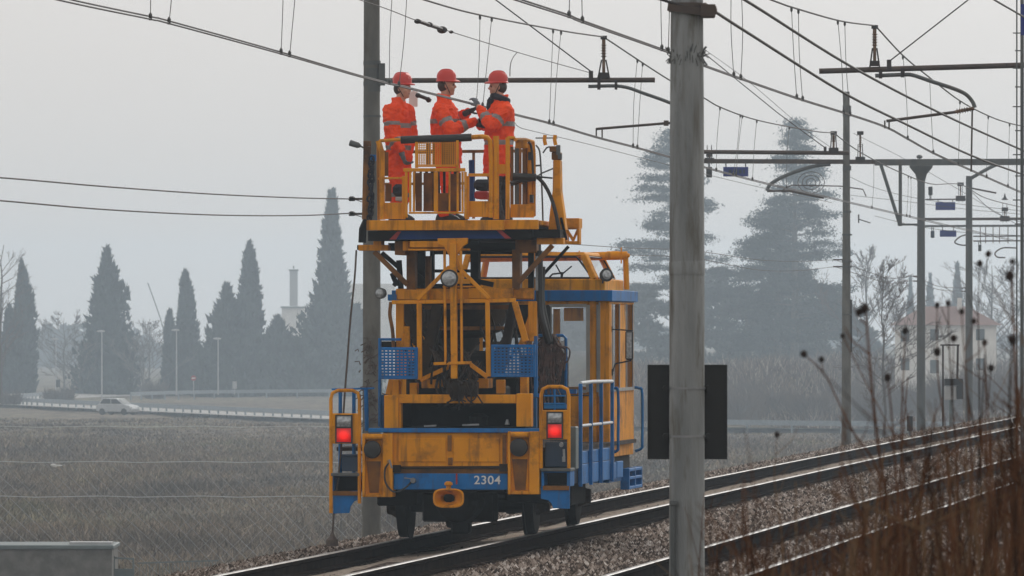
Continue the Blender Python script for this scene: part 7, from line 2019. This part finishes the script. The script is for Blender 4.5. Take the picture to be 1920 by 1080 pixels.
# ================================================================ FOREGROUND WEEDS
wr = random.Random(77); wrn = np.random.default_rng(78)
def weed_ground(p): return float(ground_z(np.array([p.x]), np.array([p.y]))[0])
def weed_mass(mb, n, dark):
    for i in range(n):
        px = wr.uniform(1310, 1720) if wr.random() < 0.30 else 1290 + 690*wr.random()**0.42
        Y = wr.uniform(13, 27)
        top = np.interp(px, [1320, 1450, 1600, 1750, 1850, 1980], [1085, 1055, 1005, 935, 870, 815]) + wr.gauss(0, 75)
        if wr.random() < 0.05: top -= wr.uniform(30, 150)
        tip = P(px, top, Y); foot = Vector((tip.x + wr.gauss(0, 0.10), tip.y + wr.uniform(-0.2, 0.2), 0)); foot.z = weed_ground(foot) - 0.03
        mid = foot.lerp(tip, 0.55) + Vector((wr.gauss(0, 0.035), 0, 0))
        r = wr.uniform(0.0020, 0.0056)
        mb.tube(smoothpath([foot, mid, tip], 3), r, 4, r*0.35, cap=False)
        L = (tip-foot).length
        for k in range(wr.randint(2, 6)):
            u = wr.uniform(0.4, 0.98); q = foot.lerp(tip, u); d = Vector((wr.gauss(0, 0.55), wr.gauss(0, 0.3), wr.uniform(0.25, 1))).normalized()*L*wr.uniform(0.07, 0.22)
            mb.tube([q, q + d*0.6 + Vector((0, 0, 0.004)), q + d], r*0.5, 3, r*0.25, cap=False)
for nm, n, mt, lb in (('dry_weeds', 230, 'weed', 'dense tangle of reddish brown dry weed stems at bottom right'), ('dry_weeds', 120, 'weed_dark', 'dark brown dry stems mixed through the tangle at bottom right'), ('dry_weeds', 85, 'weed_pale', 'pale tan dry stems mixed through the tangle at bottom right')):
    mb = MB(); weed_mass(mb, n, mt)
    tag(mb.build(nm, M[mt]), lb, 'weeds', kind='stuff')
def stalk(path, heads, r, label, Y=20.0, twigs=3, mat='weed'):
    pts = [P(x, y, Y) for x, y in path]
    foot = Vector((pts[0].x + 0.02, pts[0].y, 0)); foot.z = weed_ground(foot) - 0.03
    pts = [foot] + pts if pts[0].z > foot.z else pts
    rt = empty('dry_stalk', tuple(foot), label, 'plant', 'tall dry stalks with seed heads')
    b = MB(); b.tube(smoothpath(pts, 5), r, 6, r*0.35)
    for k in range(twigs):
        i = wr.randrange(1, len(pts)); q = pts[i].lerp(pts[i-1], wr.uniform(0, 0.6))
        d = Vector((wr.choice((-1, 1))*wr.uniform(0.02, 0.07), wr.gauss(0, 0.02), wr.uniform(0.03, 0.10)))
        b.tube([q, q + d*0.5 + Vector((d.x*0.2, 0, 0)), q + d], r*0.4, 4, r*0.25)
    for hx, hy, hr, i in heads:
        h = P(hx, hy, Y); q = pts[min(i, len(pts)-1)]
        if (h-q).length > 0.004: b.tube(smoothpath([q, q.lerp(h, 0.5) + Vector((0, 0, -0.008)), h], 3), r*0.45, 5, r*0.3)
    b.build('stem', M[mat], rt, base=tuple(foot))
    for hx, hy, hr, i in heads:
        c = P(hx, hy, Y); rr = hr*Y/F; b = MB(); b.ellipsoid(c, rr*0.85, rr*0.85, rr, 9, 6)
        for k in range(26):
            d = Vector((wr.gauss(0, 1), wr.gauss(0, 1), wr.gauss(0.1, 1))).normalized(); b.tube([c + d*rr*0.6, c + d*rr*1.35], rr*0.10, 3, rr*0.03, cap=False)
        b.build('seed_head', M['seed'], rt, base=tuple(foot))
stalk([(1660, 1080), (1655, 980), (1645, 880), (1600, 810), (1575, 760), (1545, 700), (1507, 664)], [(1507, 664, 7, 99), (1540, 674, 6, 6)], 0.0042, 'arching stalk with two heads, farthest left of the tall dry stalks', 20)
stalk([(1668, 1080), (1664, 960), (1650, 860), (1640, 780), (1632, 700), (1628, 640), (1622, 580)], [(1621, 578, 9, 99), (1611, 585, 7, 7)], 0.0058, 'thick stalk crossing the young bare tree with a paired dark head', 18)
stalk([(1690, 1080), (1680, 900), (1672, 780), (1664, 708)], [(1664, 708, 8, 99)], 0.0048, 'stalk ending in one dark head in front of the bare tree trunk', 19)
stalk([(1700, 1080), (1702, 960), (1690, 840), (1694, 700), (1697, 620)], [(1697, 620, 7, 99), (1580, 630, 5, 3)], 0.0045, 'stalk whose head stands just left of the funnel headed pole', 21)
stalk([(1790, 1080), (1782, 930), (1772, 800), (1760, 720), (1757, 660), (1757, 574)], [(1757, 572, 6, 99), (1757, 660, 8, 5)], 0.004, 'slim stalk with heads in front of the red roof', 22)
stalk([(1800, 1080), (1796, 900), (1786, 760), (1780, 650), (1778, 570)], [(1778, 569, 6, 99), (1788, 634, 7, 3)], 0.004, 'slim stalk right of the one in front of the red roof', 22, mat='weed_dark')
stalk([(1820, 1080), (1822, 900), (1815, 760), (1808, 660), (1803, 584)], [(1803, 584, 6, 99), (1826, 602, 6, 4)], 0.0042, 'stalk rising along the left edge of the curved arm pole', 19)
stalk([(1870, 1080), (1862, 900), (1852, 760), (1846, 643)], [(1846, 642, 6, 99), (1858, 690, 7, 3)], 0.004, 'stalk with heads right of the curved arm pole, half height', 21)
stalk([(1850, 1080), (1838, 880), (1836, 700), (1834, 580), (1837, 494)], [(1837, 494, 6, 99), (1853, 476, 6, 4)], 0.0036, 'very tall thin stalk crossing the curved arm pole', 23, mat='weed_dark')
stalk([(1915, 1080), (1908, 860), (1904, 700), (1900, 600), (1895, 520)], [(1893, 517, 10, 99), (1898, 490, 6, 4)], 0.0062, 'thick tall stalk with a big dark head near the right edge', 18)
stalk([(1905, 1080), (1900, 900), (1893, 760), (1898, 637)], [(1898, 637, 10, 99)], 0.0058, 'stalk with a large dark head below the tallest one at the right edge', 17, mat='weed_dark')
stalk([(1760, 1080), (1750, 960), (1738, 860), (1726, 800)], [(1704, 860, 6, 2)], 0.0052, 'short stalk without a top head by the dark lineside marker', 18)
stalk([(1640, 1120), (1628, 1000), (1600, 930), (1580, 870)], [], 0.0056, 'bent bare stalk over the middle of the empty track', 17)
stalk([(1470, 1120), (1465, 1000), (1452, 900), (1457, 815)], [(1457, 815, 6, 99)], 0.003, 'lone slim stalk with a pale tip standing right of the sign board', 21, mat='weed_pale')

# ================================================================ HAZE
hb = MB(); hb.box(-580, 620, -60, 2150, -9.0, 29.0)
hm = bpy.data.materials.new('winter_haze'); hm.use_nodes = True
ht = hm.node_tree
for n in list(ht.nodes): ht.nodes.remove(n)
ho_ = ht.nodes.new('ShaderNodeOutputMaterial'); hv = ht.nodes.new('ShaderNodeVolumePrincipled')
hv.inputs['Color'].default_value = (0.72, 0.865, 1.0, 1)
hv.inputs['Density'].default_value = 0.00050
hv.inputs['Anisotropy'].default_value = 0.6
ht.links.new(hv.outputs[0], ho_.inputs['Volume'])
hz = hb.build('haze', hm)
tag(hz, 'pale blue grey winter haze filling the valley', 'haze', kind='stuff')
